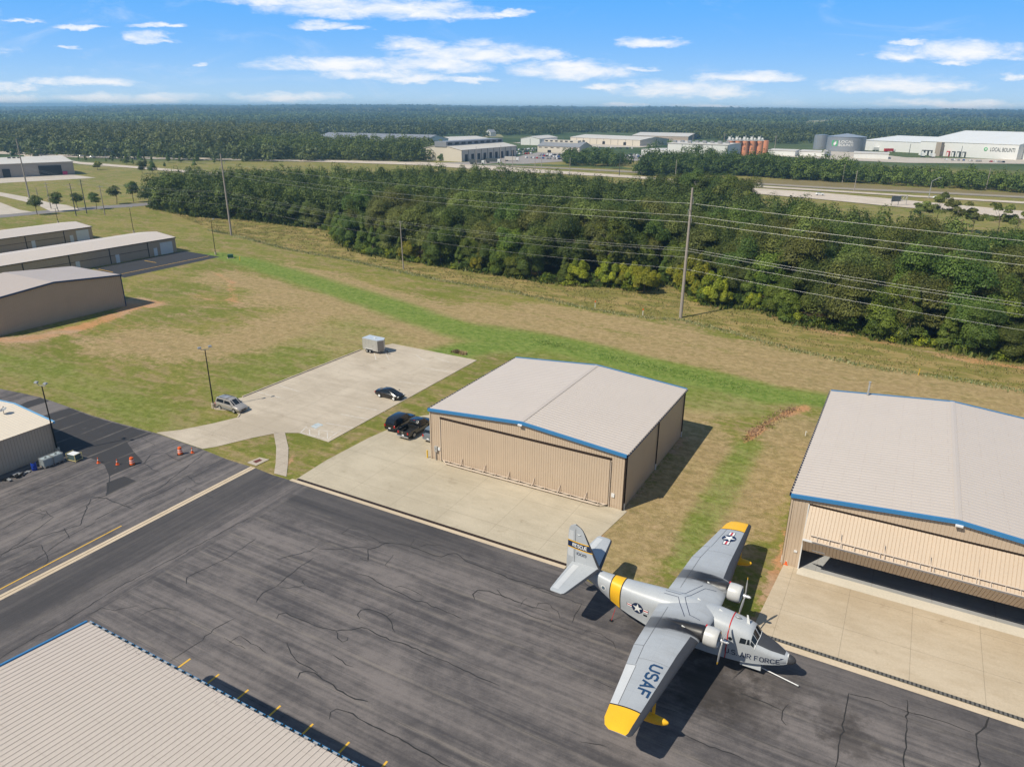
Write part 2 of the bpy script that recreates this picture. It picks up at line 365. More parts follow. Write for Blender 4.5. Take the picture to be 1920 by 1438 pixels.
t = NT('field_grass'); co = t.co('Object')
def at(k):
    q = t.n('ShaderNodeAttribute'); q.attribute_name = k; return q.outputs['Fac']
mow = t.map(co, (1, 1, 1), (0, 0, -YAW))                          # along the mowing direction
big = t.noise(co, 0.045, 4, 0.6, 0.4); mid = t.noise(t.map(mow, (0.35, 1, 1)), 0.34, 6, 0.66, 0.6); fine = t.noise(co, 2.6, 6, 0.72); vf = t.noise(co, 9.0, 4, 0.75)
strk = t.noise(t.map(mow, (0.10, 1.4, 1)), 1.1, 5, 0.7, 0.15)
sp0 = t.m_('ADD', t.m_('ADD', t.m_('MULTIPLY', big, 0.85), t.m_('MULTIPLY', mid, 0.75)), t.m_('MULTIPLY', strk, 0.4))   # ~1.0 mean
mot = t.noise(t.map(mow, (0.8, 1, 1)), 0.9, 7, 0.74, 0.4)
g0 = t.rng(t.m_('ADD', t.m_('MULTIPLY', sp0, 0.6), t.m_('MULTIPLY', mot, 0.8)), 0.88, 1.12)
olive, grn, tan_, brn = (0.262, 0.225, 0.066), (0.158, 0.174, 0.032), (0.42, 0.34, 0.185), (0.275, 0.205, 0.105)
base = t.mix(g0, grn, olive)
base = t.mix(t.m_('MULTIPLY', t.rng(t.m_('ADD', t.m_('MULTIPLY', mid, .6), t.m_('MULTIPLY', mot, .4)), 0.47, 0.58), 0.75), base, brn)
d1 = t.m_('MULTIPLY', t.rng(t.m_('ADD', at('dry'), t.m_('MULTIPLY', t.m_('SUBTRACT', t.m_('ADD', t.m_('MULTIPLY', mid, .5), t.m_('MULTIPLY', mot, .5)), 0.5), 3.0)), 0.2, 1.0), 0.85)
base = t.mix(d1, base, t.mix(t.rng(t.m_('ADD', t.m_('MULTIPLY', strk, .15), t.m_('MULTIPLY', mot, .85)), 0.42, 0.60), (0.31, 0.225, 0.110), (0.42, 0.305, 0.160)))
pale = t.m_('MULTIPLY', t.rng(t.m_('ADD', t.m_('MULTIPLY', fine, 0.5), t.m_('MULTIPLY', mot, 0.6)), 0.60, 0.72), 0.60)
base = t.mix(pale, base, tan_)
dp = t.m_('MULTIPLY', t.rng(t.noise(t.map(mow, (.6, 1, 1)), 0.55, 7, 0.75), 0.50, 0.68), 0.32)
base = t.mix(dp, base, (0.105, 0.125, 0.030))
l1 = t.m_('MULTIPLY', t.rng(t.m_('ADD', at('lush'), t.m_('MULTIPLY', t.m_('SUBTRACT', t.m_('ADD', t.m_('MULTIPLY', fine, .5), t.m_('MULTIPLY', mot, .8)), 0.65), 1.5)), 0.1, 0.95), .92)
base = t.mix(l1, base, t.mix(t.rng(mot, 0.38, 0.60), (0.115, 0.190, 0.030), (0.205, 0.260, 0.060)))
mcol = t.mix(t.rng(mid, 0.42, 0.60), (0.195, 0.180, 0.048), (0.33, 0.245, 0.10))
mcol = t.mix(t.m_('MULTIPLY', t.rng(fine, 0.5, 0.66), 0.35), mcol, (0.11, 0.13, 0.035))
base = t.mix(at('mead'), base, mcol)
dr = t.m_('ADD', at('dirt'), t.m_('MULTIPLY', t.m_('SUBTRACT', t.m_('ADD', t.m_('MULTIPLY', fine, 0.5), t.m_('MULTIPLY', mid, 0.5)), 0.5), 2.6))
base = t.mix(t.rng(dr, 0.55, 0.95), base, t.mix(t.rng(big, 0.42, 0.6), (0.42, 0.29, 0.19), (0.48, 0.25, 0.115)))
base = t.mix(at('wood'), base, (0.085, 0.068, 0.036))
base = t.mix(at('far'), base, t.mix(t.rng(t.noise(co, 0.004, 4, 0.6), 0.4, 0.6), (0.045, 0.075, 0.022), (0.09, 0.115, 0.04)))
vv = t.m_('ADD', 0.35, t.m_('ADD', t.m_('MULTIPLY', fine, 0.62), t.m_('ADD', t.m_('MULTIPLY', vf, 0.6), t.m_('MULTIPLY', t.m_('SUBTRACT', t.noise(co, 1.5, 3, .6), .42), .55))))
rut = t.noise(t.map(mow, (0.025, 1.5, 1)), 1.0, 4, .6); vv = t.m_('MULTIPLY', vv, t.m_('ADD', .80, t.m_('MULTIPLY', rut, .40)))
mu = t.n('ShaderNodeCombineColor'); [t.L(vv, mu.inputs[i]) for i in range(3)]
t.col(t.mix(1.0, base, mu.outputs[0], 'MULTIPLY')); t.set(0.9, spec=0.1)
t.bump(t.m_('ADD', fine, vf), 0.7, 0.12)
me.materials.append(t.m)

# ---------------------------------------------------------------- asphalt apron
OR1 = Vector((-10.19, 82.77, 0)); OR2 = Vector((26.905, 60.37, 0))
CORN = G(555, 899)                                                # corner of the first concrete apron
def asphalt_mat(name, lo, hi, streak_w=1.0, dark_patches=True, seal=False):
    t = NT(name); co = t.co('Object')
    sA = t.map(co, (1, 1, 1), (0, 0, -YAW))                      # x along the hangar front
    sep = t.n('ShaderNodeSeparateXYZ'); t.L(sA, sep.inputs[0])
    o1 = CORN.x * math.cos(-YAW) - CORN.y * math.sin(-YAW)
    side = t.rng(t.m_('ADD', sep.outputs[0], t.m_('MULTIPLY', t.noise(co, 0.3, 3), 0.6)), o1 + 2.2, o1 + 3.4)   # 0 left lane part, 1 right part
    nR = t.noise(t.map(sA, (0.045, 0.55, 1)), 1.0, 6, 0.62, 0.25); nL = t.noise(t.map(sA, (0.55, 0.045, 1)), 1.0, 6, 0.62, 0.25)
    nn = t.n('ShaderNodeMix'); t.L(side, nn.inputs[0]); t.L(nL, nn.inputs[2]); t.L(nR, nn.inputs[3]); st0 = nn.outputs[0]
    fR = t.noise(t.map(sA, (0.05, 2.4, 1)), 1.0, 5, 0.6, 0.1); fL = t.noise(t.map(sA, (2.4, 0.05, 1)), 1.0, 5, 0.6, 0.1); n4 = t.n('ShaderNodeMix'); t.L(side, n4.inputs[0]); t.L(fL, n4.inputs[2]); t.L(fR, n4.inputs[3])
    st = t.m_('ADD', t.m_('MULTIPLY', st0, .55), t.m_('MULTIPLY', n4.outputs[0], .45))
    # paving lane joints, every 3.7 m
    def lanes(axis_out, off):
        fr = t.m_('FRACT', t.m_('DIVIDE', t.m_('ADD', t.m_('ADD', axis_out, off), t.m_('MULTIPLY', t.noise(co, 0.12, 3), 0.8)), 3.75))
        dist = t.m_('ABSOLUTE', t.m_('SUBTRACT', fr, 0.5))
        return t.rng(dist, 0.0, 0.075, 1.0, 0.0)
    ln = t.n('ShaderNodeMix'); t.L(side, ln.inputs[0]); t.L(lanes(sep.outputs[0], 100.0), ln.inputs[2]); t.L(lanes(sep.outputs[1], 101.3), ln.inputs[3])
    lane = t.m_('MULTIPLY', ln.outputs[0], t.rng(t.noise(co, 0.25, 4), 0.35, 0.62))
    bigp = t.noise(co, 0.07, 5, 0.6, 0.8); fn = t.noise(co, 7.0, 6, 0.8); med = t.noise(co, 0.9, 6, 0.7)
    f = t.rng(t.m_('ADD', t.m_('ADD', t.m_('MULTIPLY', st, 0.9 * streak_w), t.m_('MULTIPLY', bigp, 0.35)), t.m_('MULTIPLY', med, 0.30)), 0.62, 0.94)
    c = t.mix(f, lo, hi)
    c = t.mix(t.m_('MULTIPLY', lane, 0.55), c, (0.225, 0.198, 0.175))
    # tar lane stains / skid blotches
    sk = t.m_('MULTIPLY', t.rng(t.noise(t.map(sA, (0.5, 1.3, 1)), 1.8, 7, 0.78), 0.60, 0.66), t.rng(t.noise(co, 0.11, 3), 0.50, 0.64))
    c = t.mix(t.m_('MULTIPLY', sk, 0.6), c, (0.040, 0.038, 0.036))
    pl_ = t.m_('MULTIPLY', t.rng(t.noise(co, 0.5, 6, 0.7), 0.62, 0.74), 0.35)
    seam = t.n('ShaderNodeMix'); t.L(side, seam.inputs[0])
    for k_, ax_, off_ in ((2, 0, 100.0), (3, 1, 101.3)):
        fr_ = t.m_('ABSOLUTE', t.m_('SUBTRACT', t.m_('FRACT', t.m_('DIVIDE', t.m_('ADD', sep.outputs[ax_], off_ + .4), 3.75)), 0.5)); t.L(t.rng(fr_, 0, .012, 1, 0), seam.inputs[k_])
    c = t.mix(t.m_('MULTIPLY', seam.outputs[0], t.m_('MULTIPLY', t.rng(t.noise(co, .2, 4), .45, .6), .55)), c, (.03, .028, .027))
    c = t.mix(pl_, c, (0.20, 0.175, 0.15))
    if seal:                                                     # newer sealed strips beside the gutter and the kerb
        cg = G(300, 965); gx = cg.x * math.cos(-YAW) - cg.y * math.sin(-YAW); oy = CORN.x * math.sin(-YAW) + CORN.y * math.cos(-YAW)
        wob = t.m_('MULTIPLY', t.m_('SUBTRACT', t.noise(sA, .25, 4, .65), .5), 3.0)
        k1 = t.m_('MULTIPLY', t.rng(t.m_('ADD', sep.outputs[0], wob), gx + .2, gx + .6), t.rng(t.m_('ADD', sep.outputs[0], wob), gx + 3.5, gx + 9.5, 1, 0))
        k2 = t.m_('MULTIPLY', side, t.rng(t.m_('ADD', sep.outputs[1], wob), oy - 8.0, oy - 3.6))
        k2 = t.m_('MULTIPLY', k2, t.rng(sep.outputs[0], o1 + 20, o1 + 30, 1, .45))
        c = t.mix(t.m_('MULTIPLY', t.m_('MAXIMUM', k1, k2), .72), c, t.mix(st, (.038, .037, .040), (.082, .077, .078)))
    mu = t.n('ShaderNodeCombineColor'); v = t.m_('ADD', 0.62, t.m_('MULTIPLY', fn, 0.76)); [t.L(v, mu.inputs[i]) for i in range(3)]
    t.col(t.mix(1.0, c, mu.outputs[0], 'MULTIPLY')); t.set(0.82, spec=0.2); t.bump(fn, 0.35, 0.02)
    return t
ta = asphalt_mat('apron_asphalt', (0.070, 0.065, 0.068), (0.190, 0.168, 0.160), seal=True)
# oil stains by the aircraft's nose
co = ta.co('Object')
c0 = ta.b.inputs['Base Color'].links[0].from_socket
for cx, cy, r_, k in ((1330, 1285, 4.2, .75), (1405, 1330, 3.0, .45), (1470, 1290, 2.6, .4), (1205, 1175, 2.0, .4), (1560, 1340, 2.2, .4), (1600, 1390, 2.0, .5), (250, 880, 0.1, 0)):
    g = G(cx, cy); q = ta.n('ShaderNodeVectorMath', operation='DISTANCE'); ta.L(co, q.inputs[0]); q.inputs[1].default_value = g
    dd2 = ta.m_('ADD', q.outputs['Value'], ta.m_('MULTIPLY', ta.m_('SUBTRACT', ta.noise(co, 0.55, 6, 0.7), 0.5), -7.0))
    c0 = ta.mix(ta.m_('MULTIPLY', ta.rng(dd2, r_ * .3, r_ + .4, 1, 0), k), c0, (0.030, 0.026, 0.024))
ta.col(c0)
M['asphalt'] = ta.m
M['asph_dark'] = asphalt_mat('dark_asphalt', (0.048, 0.046, 0.048), (0.085, 0.079, 0.079), 0.6).m
M['asph_pad'] = mat('pad_asphalt', (0.040, 0.041, 0.047), 0.85, var=0.18, sc=.4)
M['asph_old'] = asphalt_mat('old_asphalt', (0.15, 0.135, 0.13), (0.21, 0.19, 0.18), 0.8).m

def concrete_mat(name, c, c2, joint=None, rot=YAW, jc=(0.16, 0.13, 0.10), off=(0, 0)):
    t = NT(name); co = t.co('Object'); a = t.noise(co, 0.10, 5, 0.6, 0.6); b = t.noise(t.map(t.map(co, (1, 1, 1), (0, 0, -rot)), (0.3, 1, 1)), 0.8, 7, 0.7); f_ = t.noise(co, 6, 5, 0.75)
    cc = t.mix(t.rng(t.m_('ADD', t.m_('MULTIPLY', a, .7), t.m_('MULTIPLY', b, .5)), 0.46, 0.76), c, c2)
    cc = t.mix(t.m_('MULTIPLY', t.rng(t.noise(co, 0.32, 7, 0.72), 0.58, 0.74), 0.55), cc, (c[0] * .55, c[1] * .5, c[2] * .45))
    if joint:
        s_ = t.n('ShaderNodeSeparateXYZ'); t.L(t.map(co, (1, 1, 1), (0, 0, -rot)), s_.inputs[0])
        for ax in (0, 1):
            fr = t.m_('ABSOLUTE', t.m_('SUBTRACT', t.m_('FRACT', t.m_('DIVIDE', t.m_('ADD', s_.outputs[ax], 500.0 + off[ax]), joint)), 0.5))
            cc = t.mix(t.m_('MULTIPLY', t.rng(fr, 0.0, 0.045 / joint, 1, 0), 0.45), cc, jc)
    mu = t.n('ShaderNodeCombineColor'); v = t.m_('ADD', 0.8, t.m_('MULTIPLY', f_, 0.4)); [t.L(v, mu.inputs[i]) for i in range(3)]
    t.col(t.mix(1.0, cc, mu.outputs[0], 'MULTIPLY')); t.set(0.85, spec=0.2); t.bump(f_, 0.15, 0.01)
    return t.m
M['conc'] = concrete_mat('apron_concrete', (0.41, 0.355, 0.265), (0.50, 0.435, 0.33), 6.2, off=(1.9, 3.0))
M['conc2'] = concrete_mat('hangar_apron_concrete', (0.44, 0.355, 0.25), (0.53, 0.44, 0.325), 5.2, off=(1.0, 0.5))
M['lot'] = concrete_mat('parking_concrete', (0.42, 0.355, 0.275), (0.53, 0.455, 0.36), 4.5, off=(0.4, 1.2))
M['walk'] = concrete_mat('walk_concrete', (0.40, 0.34, 0.27), (0.50, 0.43, 0.35), 1.5, rot=YAW)
M['band'] = concrete_mat('edge_concrete', (0.52, 0.42, 0.30), (0.60, 0.49, 0.36), None)
M['road'] = concrete_mat('highway_concrete', (0.50, 0.42, 0.34), (0.60, 0.52, 0.43), 9)

def uvw(o, u, v, z=0.0): return o + ad * u + bd * v + Vector((0, 0, z))
dr1, dr2 = G(555, 900), G(1062, 1062)                              # drain line of the first apron
# the apron as one large outline
edge_l = [G(0, 729), G(40, 737), G(75, 745), G(100, 753), G(125, 762), G(175, 780), G(225, 794), G(292, 812), G(340, 829), G(378, 842), G(425, 861), G(450, 869), G(480, 878)]
corner_in = uvw(CORN, (G(1062, 1062) - CORN).dot(ad), 0)
ap = edge_l + [G(392, 858), G(490, 872), G(552, 902)] + [G(1060, 1072), G(1100, 1085), G(1160, 1098), G(1405, 1192)]
far_r = G(1405, 1192) + ad * 60
ap = [Vector((-105, 108, 0)), Vector((-80, 101.5, 0))] + edge_l + [G(510, 890), G(553, 903)] + \
     [G(1062, 1066), G(1110, 1094), G(1165, 1103), G(1200, 1112), G(1250, 1135), G(1400, 1172), G(1408, 1190)] + [far_r, far_r - bd * 50, Vector((-60, 10, 0)), Vector((-140, 40, 0))]
apron = sheet('apron', ap, 0.02, M['asphalt'])
def rect(o, a, b, c, d): return [o + ad * a + bd * c, o + ad * b + bd * c, o + ad * b + bd * d, o + ad * a + bd * d]
# darker overlays of patched asphalt
sheet('asphalt_patch', gp((78,781),(130,765),(175,782),(225,796),(286,813),(262,822),(238,829),(250,846),(268,866),(205,893),(196,872),(184,864),(150,852),(100,850),(88,800)), 0.026, M['asph_dark'])
sheet('asphalt_patch', gp((30,764),(52,753),(76,746),(92,752),(47,767)), 0.026, M['asph_dark'])
sheet('asphalt_patch', gp((47,767),(93,752),(128,763),(76,781)), 0.030, M['asph_old'])
sheet('asphalt_patch', gp((200,905),(233,893),(258,903),(200,930)), 0.026, M['asph_dark'])
sheet('storage_pad', gp((233,521),(175,504),(332,473.5),(346,471),(412,482)), 0.02, M['asph_pad'])
# concrete aprons, lot, walk
c1 = [CORN, G(808.9, 862) , G(812, 845), uvw(OR1, -.2, 13.5), uvw(OR1, -9.2, 13.5), uvw(OR1, -11.5, 10.5)]
A1 = [CORN - bd * 0, G(612, 863), G(690, 822), G(726, 806), G(738, 798), G(765, 784), G(806, 778), uvw(OR1, 0.2, 8.0), uvw(OR1, 0.2, .3), uvw(OR1, 25.8, .3), uvw(OR1, 26.4, 0), G(1066, 1062)]
sheet('concrete_apron', A1, 0.04, M['conc'])
sheet('drain_channel', [dr1 + bd * .02, dr1 + bd * .42, dr2 + bd * .42 + ad * .3, dr2 + bd * .02 + ad * .3], 0.046, M['brown'])
sheet('apron_kerb', [dr1 - bd * .5 - ad * .6, dr1 + bd * .02 - ad * .6, dr2 + bd * .02, dr2 - bd * .5], 0.043, M['band'])
l2 = G(1407, 1186)
A2 = [G(1470, 1057), uvw(OR2, -.4, .3), uvw(OR2, 40, .3), l2 + ad * 55, l2]
sheet('hangar_apron', A2, 0.04, M['conc2'])
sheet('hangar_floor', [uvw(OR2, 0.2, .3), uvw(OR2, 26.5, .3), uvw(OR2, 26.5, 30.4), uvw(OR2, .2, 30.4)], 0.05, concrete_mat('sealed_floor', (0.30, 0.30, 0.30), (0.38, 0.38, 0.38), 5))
sheet('threshold_strip', [uvw(OR2, 1.5, -1.1), uvw(OR2, 25.3, -1.1), uvw(OR2, 25.3, .3), uvw(OR2, 1.5, .3)], 0.046, concrete_mat('threshold', (0.60, 0.55, 0.46), (0.66, 0.60, 0.51)))
sheet('apron_kerb', [l2 - bd * .75 - ad * .2, l2 - bd * .05 - ad * .2, l2 - bd * .05 + ad * 55, l2 - bd * .75 + ad * 55], 0.043, M['band'])
# grating over the second drain
tg = NT('drain_grating'); s_ = tg.n('ShaderNodeSeparateXYZ'); tg.L(tg.map(tg.co(), (1, 1, 1), (0, 0, -YAW)), s_.inputs[0])
fr = tg.m_('ABSOLUTE', tg.m_('SUBTRACT', tg.m_('FRACT', tg.m_('MULTIPLY', s_.outputs[0], 3.3)), 0.5))
tg.col(tg.mix(tg.rng(fr, 0.16, 0.24), (0.035, 0.035, 0.035), (0.13, 0.125, 0.115)))
sheet('drain_grating', [l2 + bd * .0 + ad * .6, l2 + bd * .38 + ad * .6, l2 + bd * .38 + ad * 54, l2 + ad * 54], 0.048, tg.m)
# parking lot and drive
LOT = gp((676,657),(735,645),(893,676),(615,829),(560,812),(520,812),(470,822),(405,838),(380,842),(340,828.5),(293,811.5),(340,806),(400,794),(445,783),(450,777),(432,770),(404,768),(398,760),(455,745))
sheet('parking_lot', LOT, 0.045, M['lot'])
sheet('sidewalk', gp((513,812),(534,810),(541,840),(540,870),(537,894),(514,888),(517,868),(518,840)), 0.06, M['walk'])
sheet('catch_basin', gp((463,868),(487,858),(505,862),(480,874)), 0.07, M['walk'])
sheet('basin_cover', gp((474,866),(487,861),(492,864),(480,869)), 0.08, mat('rust_iron', (.13, .04, .03), .8))
# concrete valley gutter between the taxi lanes
g1, g2 = G(475, 876), G(0, 1121)
gd = (g2 - g1).normalized(); gn = Vector((gd.y, -gd.x, 0)); g2 = g1 + gd * 60
sheet('valley_gutter', [g1 + gn * .42, g2 + gn * .42, g2 - gn * .42, g1 - gn * .42], 0.036, M['band'])
sheet('gutter_joint', [g1 + gn * .05, g2 + gn * .05, g2 - gn * .02, g1 - gn * .02], 0.040, mat('joint_dark', (.12, .07, .04), .9))
y1, y2 = G(228, 986), G(0, 1105); yd = (y2 - y1).normalized(); yn = Vector((yd.y, -yd.x, 0)); y2 = y1 + yd * 22
tw = NT('worn_yellow'); tw.col(tw.mix(tw.rng(tw.noise(tw.co(), 2.5, 6, .7), .60, .72), (0.72, 0.42, 0.05), (0.15, .13, .11))); tw.set(.7); M['ypaint'] = tw.m
tw = NT('worn_white'); tw.col(tw.mix(tw.rng(tw.noise(tw.co(), 2.0, 6, .75), .42, .60), (0.66, 0.64, 0.60), (0.47, .42, .36))); tw.set(.7); M['wpaint'] = tw.m
sheet('yellow_taxi_line', [y1 + yn * .07, y2 + yn * .07, y2 - yn * .07, y1 - yn * .07], 0.036, M['ypaint'])
def line_on(name, p0, p1, w, z, m_):
    d = (p1 - p0).normalized(); n_ = Vector((d.y, -d.x, 0)) * w / 2
    return sheet(name, [p0 + n_, p1 + n_, p1 - n_, p0 - n_], z, m_)
tk0, tk1 = G(357, 1235), G(411, 1264)
tks = [(357,1235,330,1254),(411,1264,384,1284),(466,1293,438,1315),(526,1323,498,1347),(587,1357,560,1382),(655,1391,628,1418),(726,1427,700,1452),(800,1467,776,1490)]
for a_, b_, c_, d_ in tks:
    p0 = G(a_, b_); p1 = p0 - bd * 3.2; line_on('yellow_bay_line', p0, p1, 0.16, 0.034, M['ypaint'])
# parking lines
for (p0, p1) in (((617,822),(640,806)),((612,794),(664,803)),((640,777),(692,787)),((668,763),(722,772)),((563,812),(575,800)),((480,735),(532,748)),((520,722),(562,735)),((748,716),(800,722)),((790,690),(842,697)),((700,655),(705,675)),((720,657),(730,676)),((780,666),(795,676)),((820,672),(842,680))):
    line_on('parking_line', G(*p0), G(*p1), 0.11, 0.052, M['wpaint'])
for (p0, p1) in (((563,812),(617,824)),((575,803),(628,811)),((580,806),(581,815)),((598,808),(598,818)),((614,811),(614,822)),((563,812),(573,803))):
    line_on('parking_line', G(*p0), G(*p1), 0.12, 0.053, M['wpaint'])
tw = NT('accessible_blue'); tw.col(tw.mix(tw.rng(tw.noise(tw.co(), 2.2, 6, .7), .45, .6), (0.33, 0.45, 0.52), (0.50, .50, .48))); tw.set(.7)
sheet('accessible_bay_mark', gp((582,800),(596,793),(606,797),(592,804)), 0.052, tw.m)
# wheelchair sign painted on it, worn
cb = G(594, 798.6)
def mark_strip(name, pts, w, z, m_):
    b = MB(); pts = [Vector(p) for p in pts]
    for i, p in enumerate(pts):
        d = (pts[min(i + 1, len(pts) - 1)] - pts[max(i - 1, 0)]).normalized(); n_ = Vector((d.y, -d.x, 0)) * w / 2
        b.v += [(p.x + n_.x, p.y + n_.y, z), (p.x - n_.x, p.y - n_.y, z)]
    for i in range(len(pts) - 1): b.f.append((2 * i, 2 * i + 1, 2 * i + 3, 2 * i + 2)); b.mi.append(0)
    return b.build(name, m_)
arc = [cb + ad * (.32 * math.cos(a)) + bd * (.32 * math.sin(a) - .12) for a in np.linspace(2.3, 6.1, 12)]
tag(mark_strip('wheelchair_mark', arc, .08, .058, M['wpaint']), kind='structure')
tag(mark_strip('wheelchair_mark', [cb + ad * -.05 + bd * .5, cb + ad * -.05 + bd * .05, cb + ad * .3 + bd * .02, cb + ad * .45 + bd * -.35], .09, .058, M['wpaint']), kind='structure')
# kerbs (a real step)
def kerb(pts, w=0.18, h=0.14, name='kerb', m_=None):
    b = MB()
    for p, q in zip(pts[:-1], pts[1:]):
        d = (q - p).normalized(); n_ = Vector((d.y, -d.x, 0)) * w / 2
        lo = [p + n_, q + n_, q - n_, p - n_]; b.hexa([(x.x, x.y, 0.0) for x in lo] + [(x.x, x.y, h) for x in lo])
    return tag(b.build(name, m_ or M['lot']), kind='structure')
kerb(gp((455,745),(676,657)), .2, .2); kerb(gp((398,760),(404,768),(432,770),(450,777),(446,783)), .2); kerb(gp((735,645),(893,676),(615,829)), .16, .07)

# sealed cracks: wandering tar lines traced on the pavement
CR = [
 (.09, (480,1130),(492,1112),(520,1098),(545,1077),(565,1060),(580,1052),(588,1046)),
 (.08, (520,1099),(540,1103),(560,1100),(572,1097),(566,1090),(573,1086)), (.08, (572,1097),(590,1103),(608,1111)),
 (.09, (520,1049),(545,1042),(580,1034),(595,1025)), (.08, (595,1029),(640,1030),(660,1026),(690,1027)),
 (.12, (675,1046),(690,1052),(690,1030),(710,1025),(725,1018),(750,1020),(768,1024),(790,1032),(815,1042),(828,1044),(842,1038),(856,1038),(868,1047),(880,1055),(900,1062),(930,1074),(960,1086),(1000,1098),(1040,1112)),
 (.08, (688,1002),(700,1008),(712,1017),(725,1019)), (.07, (770,1023),(777,1012),(775,1010)), (.07, (785,1026),(800,1021),(828,1022)),
 (.07, (738,1040),(728,1052),(722,1060),(728,1064)), (.09, (668,1076),(690,1080),(705,1090),(730,1102),(755,1114),(780,1127),(800,1130),(820,1140),(850,1152),(866,1160)),
 (.07, (740,1101),(750,1099),(770,1105),(795,1118)), (.10, (675,1160),(670,1152),(677,1144),(690,1142),(707,1147),(724,1156),(733,1165),(736,1178),(740,1184)), (.07, (726,1155),(742,1146)),
 (.10, (518,1160),(522,1152),(536,1149),(556,1158),(585,1170),(607,1178),(630,1183),(660,1181),(678,1176),(690,1179),(705,1189),(715,1193),(740,1202),(765,1210),(790,1222),(820,1234),(850,1247),(880,1260),(895,1269),(920,1278),(937,1286)),
 (.09, (630,1183),(633,1196),(642,1204),(652,1200),(652,1194)), (.09, (538,1205),(545,1225),(560,1242),(580,1252),(596,1262)), (.12, (558,1272),(562,1262),(575,1258),(590,1262),(605,1274),(625,1284),(642,1298),(665,1310),(690,1315)),
 (.08, (625,1227),(635,1235),(648,1246),(663,1251)), (.11, (618,1348),(620,1335),(632,1329),(650,1334),(672,1346),(700,1362),(735,1378),(765,1394),(790,1410),(815,1422),(845,1438)),
 (.10, (890,1125),(887,1114),(895,1107),(915,1108),(940,1116),(965,1127),(985,1134),(1010,1140),(1030,1146)), (.07, (930,1104),(942,1118)), (.07, (975,1138),(980,1128),(988,1121)),
 (.07, (960,1143),(975,1145),(995,1155),(1020,1163),(1035,1165)), (.07, (1005,1140),(1010,1131),(1025,1131),(1045,1145),(1050,1160)), (.06, (1030,1175),(1035,1170),(1060,1178),(1078,1184)),
 (.07, (994,1105),(1000,1101),(1030,1112),(1060,1122),(1090,1131)), (.06, (1090,1131),(1080,1150),(1072,1168)), (.06, (1090,1190),(1100,1182),(1125,1188),(1150,1205),(1155,1217)), 
 (.06, (1105,1273),(1130,1282),(1155,1292)), (.06, (1085,1390),(1110,1394),(1138,1400)), (.07, (1232,1324),(1265,1334),(1272,1336)), (.09, (1284,1378),(1300,1386),(1330,1400),(1370,1412),(1400,1426)),
 (.08, (1380,1300),(1410,1308),(1440,1320),(1467,1332)), (.08, (1478,1320),(1467,1334),(1466,1350),(1474,1360)), (.10, (1590,1300),(1582,1350),(1573,1398),(1566,1440),(1562,1465)), (.10, (1700,1312),(1700,1360),(1696,1410),(1696,1460)),
 (.08, (1590,1300),(1640,1312),(1700,1334),(1760,1350),(1825,1374)), (.11, (1838,1330),(1855,1344),(1848,1362),(1830,1376),(1834,1410),(1838,1460)),
 (.09, (0,1235),(60,1198),(130,1160),(220,1102),(300,1060),(380,1018),(440,985),(470,970)), (.08, (0,994),(55,962),(75,955),(100,970),(0,1045)), (.08, (0,1072),(60,1055),(130,1005),(180,978)), (.07, (45,1030),(78,1022),(90,1050),(80,1062)),
 (.08, (120,990),(130,1010)), (.08, (350,1095),(350,1083),(420,1050),(480,1010)), (.10, (178,975),(230,948),(300,915),(383,850)), (.10, (0,1040),(80,1005),(150,985),(170,935),(200,930),(205,905),(205,890)), (.12, (170,933),(200,934),(230,948),(250,955)),
 (.09, (270,870),(283,852),(310,850),(340,866)), (.09, (270,870),(285,880),(300,886)), (.08, (240,950),(300,925),(360,895),(425,862)), (.07, (340,895),(352,892),(365,905),(380,908)), (.07, (335,930),(345,922),(350,915),(400,935)),
 (.06, (0,940),(80,912),(110,910),(122,912)), (.07, (60,960),(85,965),(78,975)), (.07, (262,1155),(275,1148),(300,1140),(330,1145)), (.07, (160,1155),(190,1140),(215,1145),(260,1135)), (.07, (318,1240),(345,1222),(380,1200),(400,1180),(440,1160)), (.07, (420,1196),(435,1205),(460,1216)), (.07, (430,1204),(450,1192),(480,1210),(500,1225)),
 (.06, (690,1015),(640,1000),(655,990),(672,992)), (.06, (200,800),(250,812),(290,835)), (.06, (130,790),(170,800),(210,815)), (.07, (1060,1060),(1110,1104),(1140,1112)),
]
crm = mat('crack_tar', (0.030, 0.029, 0.029), .6, var=.2)
b = MB(); rc = random.Random(3)
for c in CR:
    w = c[0]; pts = [G(*p) for p in c[1:]]; fine_ = []
    for p, q in zip(pts[:-1], pts[1:]):
        n_ = max(1, int((q - p).length / .45))
        for k in range(n_): fine_.append(p.lerp(q, k / n_) + Vector((rc.gauss(0, .055), rc.gauss(0, .055), 0)) * (1 if k else .3))
    fine_.append(pts[-1])
    k0 = len(b.v)
    for i, p in enumerate(fine_):
        d = (fine_[min(i + 1, len(fine_) - 1)] - fine_[max(i - 1, 0)]).normalized(); ww = w * rc.uniform(.55, 1.25) * (0.4 if i in (0, len(fine_) - 1) else 1) / 2 * .95
        n_ = Vector((d.y, -d.x, 0)) * ww; b.v += [(p.x + n_.x, p.y + n_.y, .0315), (p.x - n_.x, p.y - n_.y, .0315)]
    for i in range(len(fine_) - 1): b.f.append((k0 + 2 * i, k0 + 2 * i + 1, k0 + 2 * i + 3, k0 + 2 * i + 2)); b.mi.append(0)
tag(b.build('sealed_cracks', crm), kind='stuff')
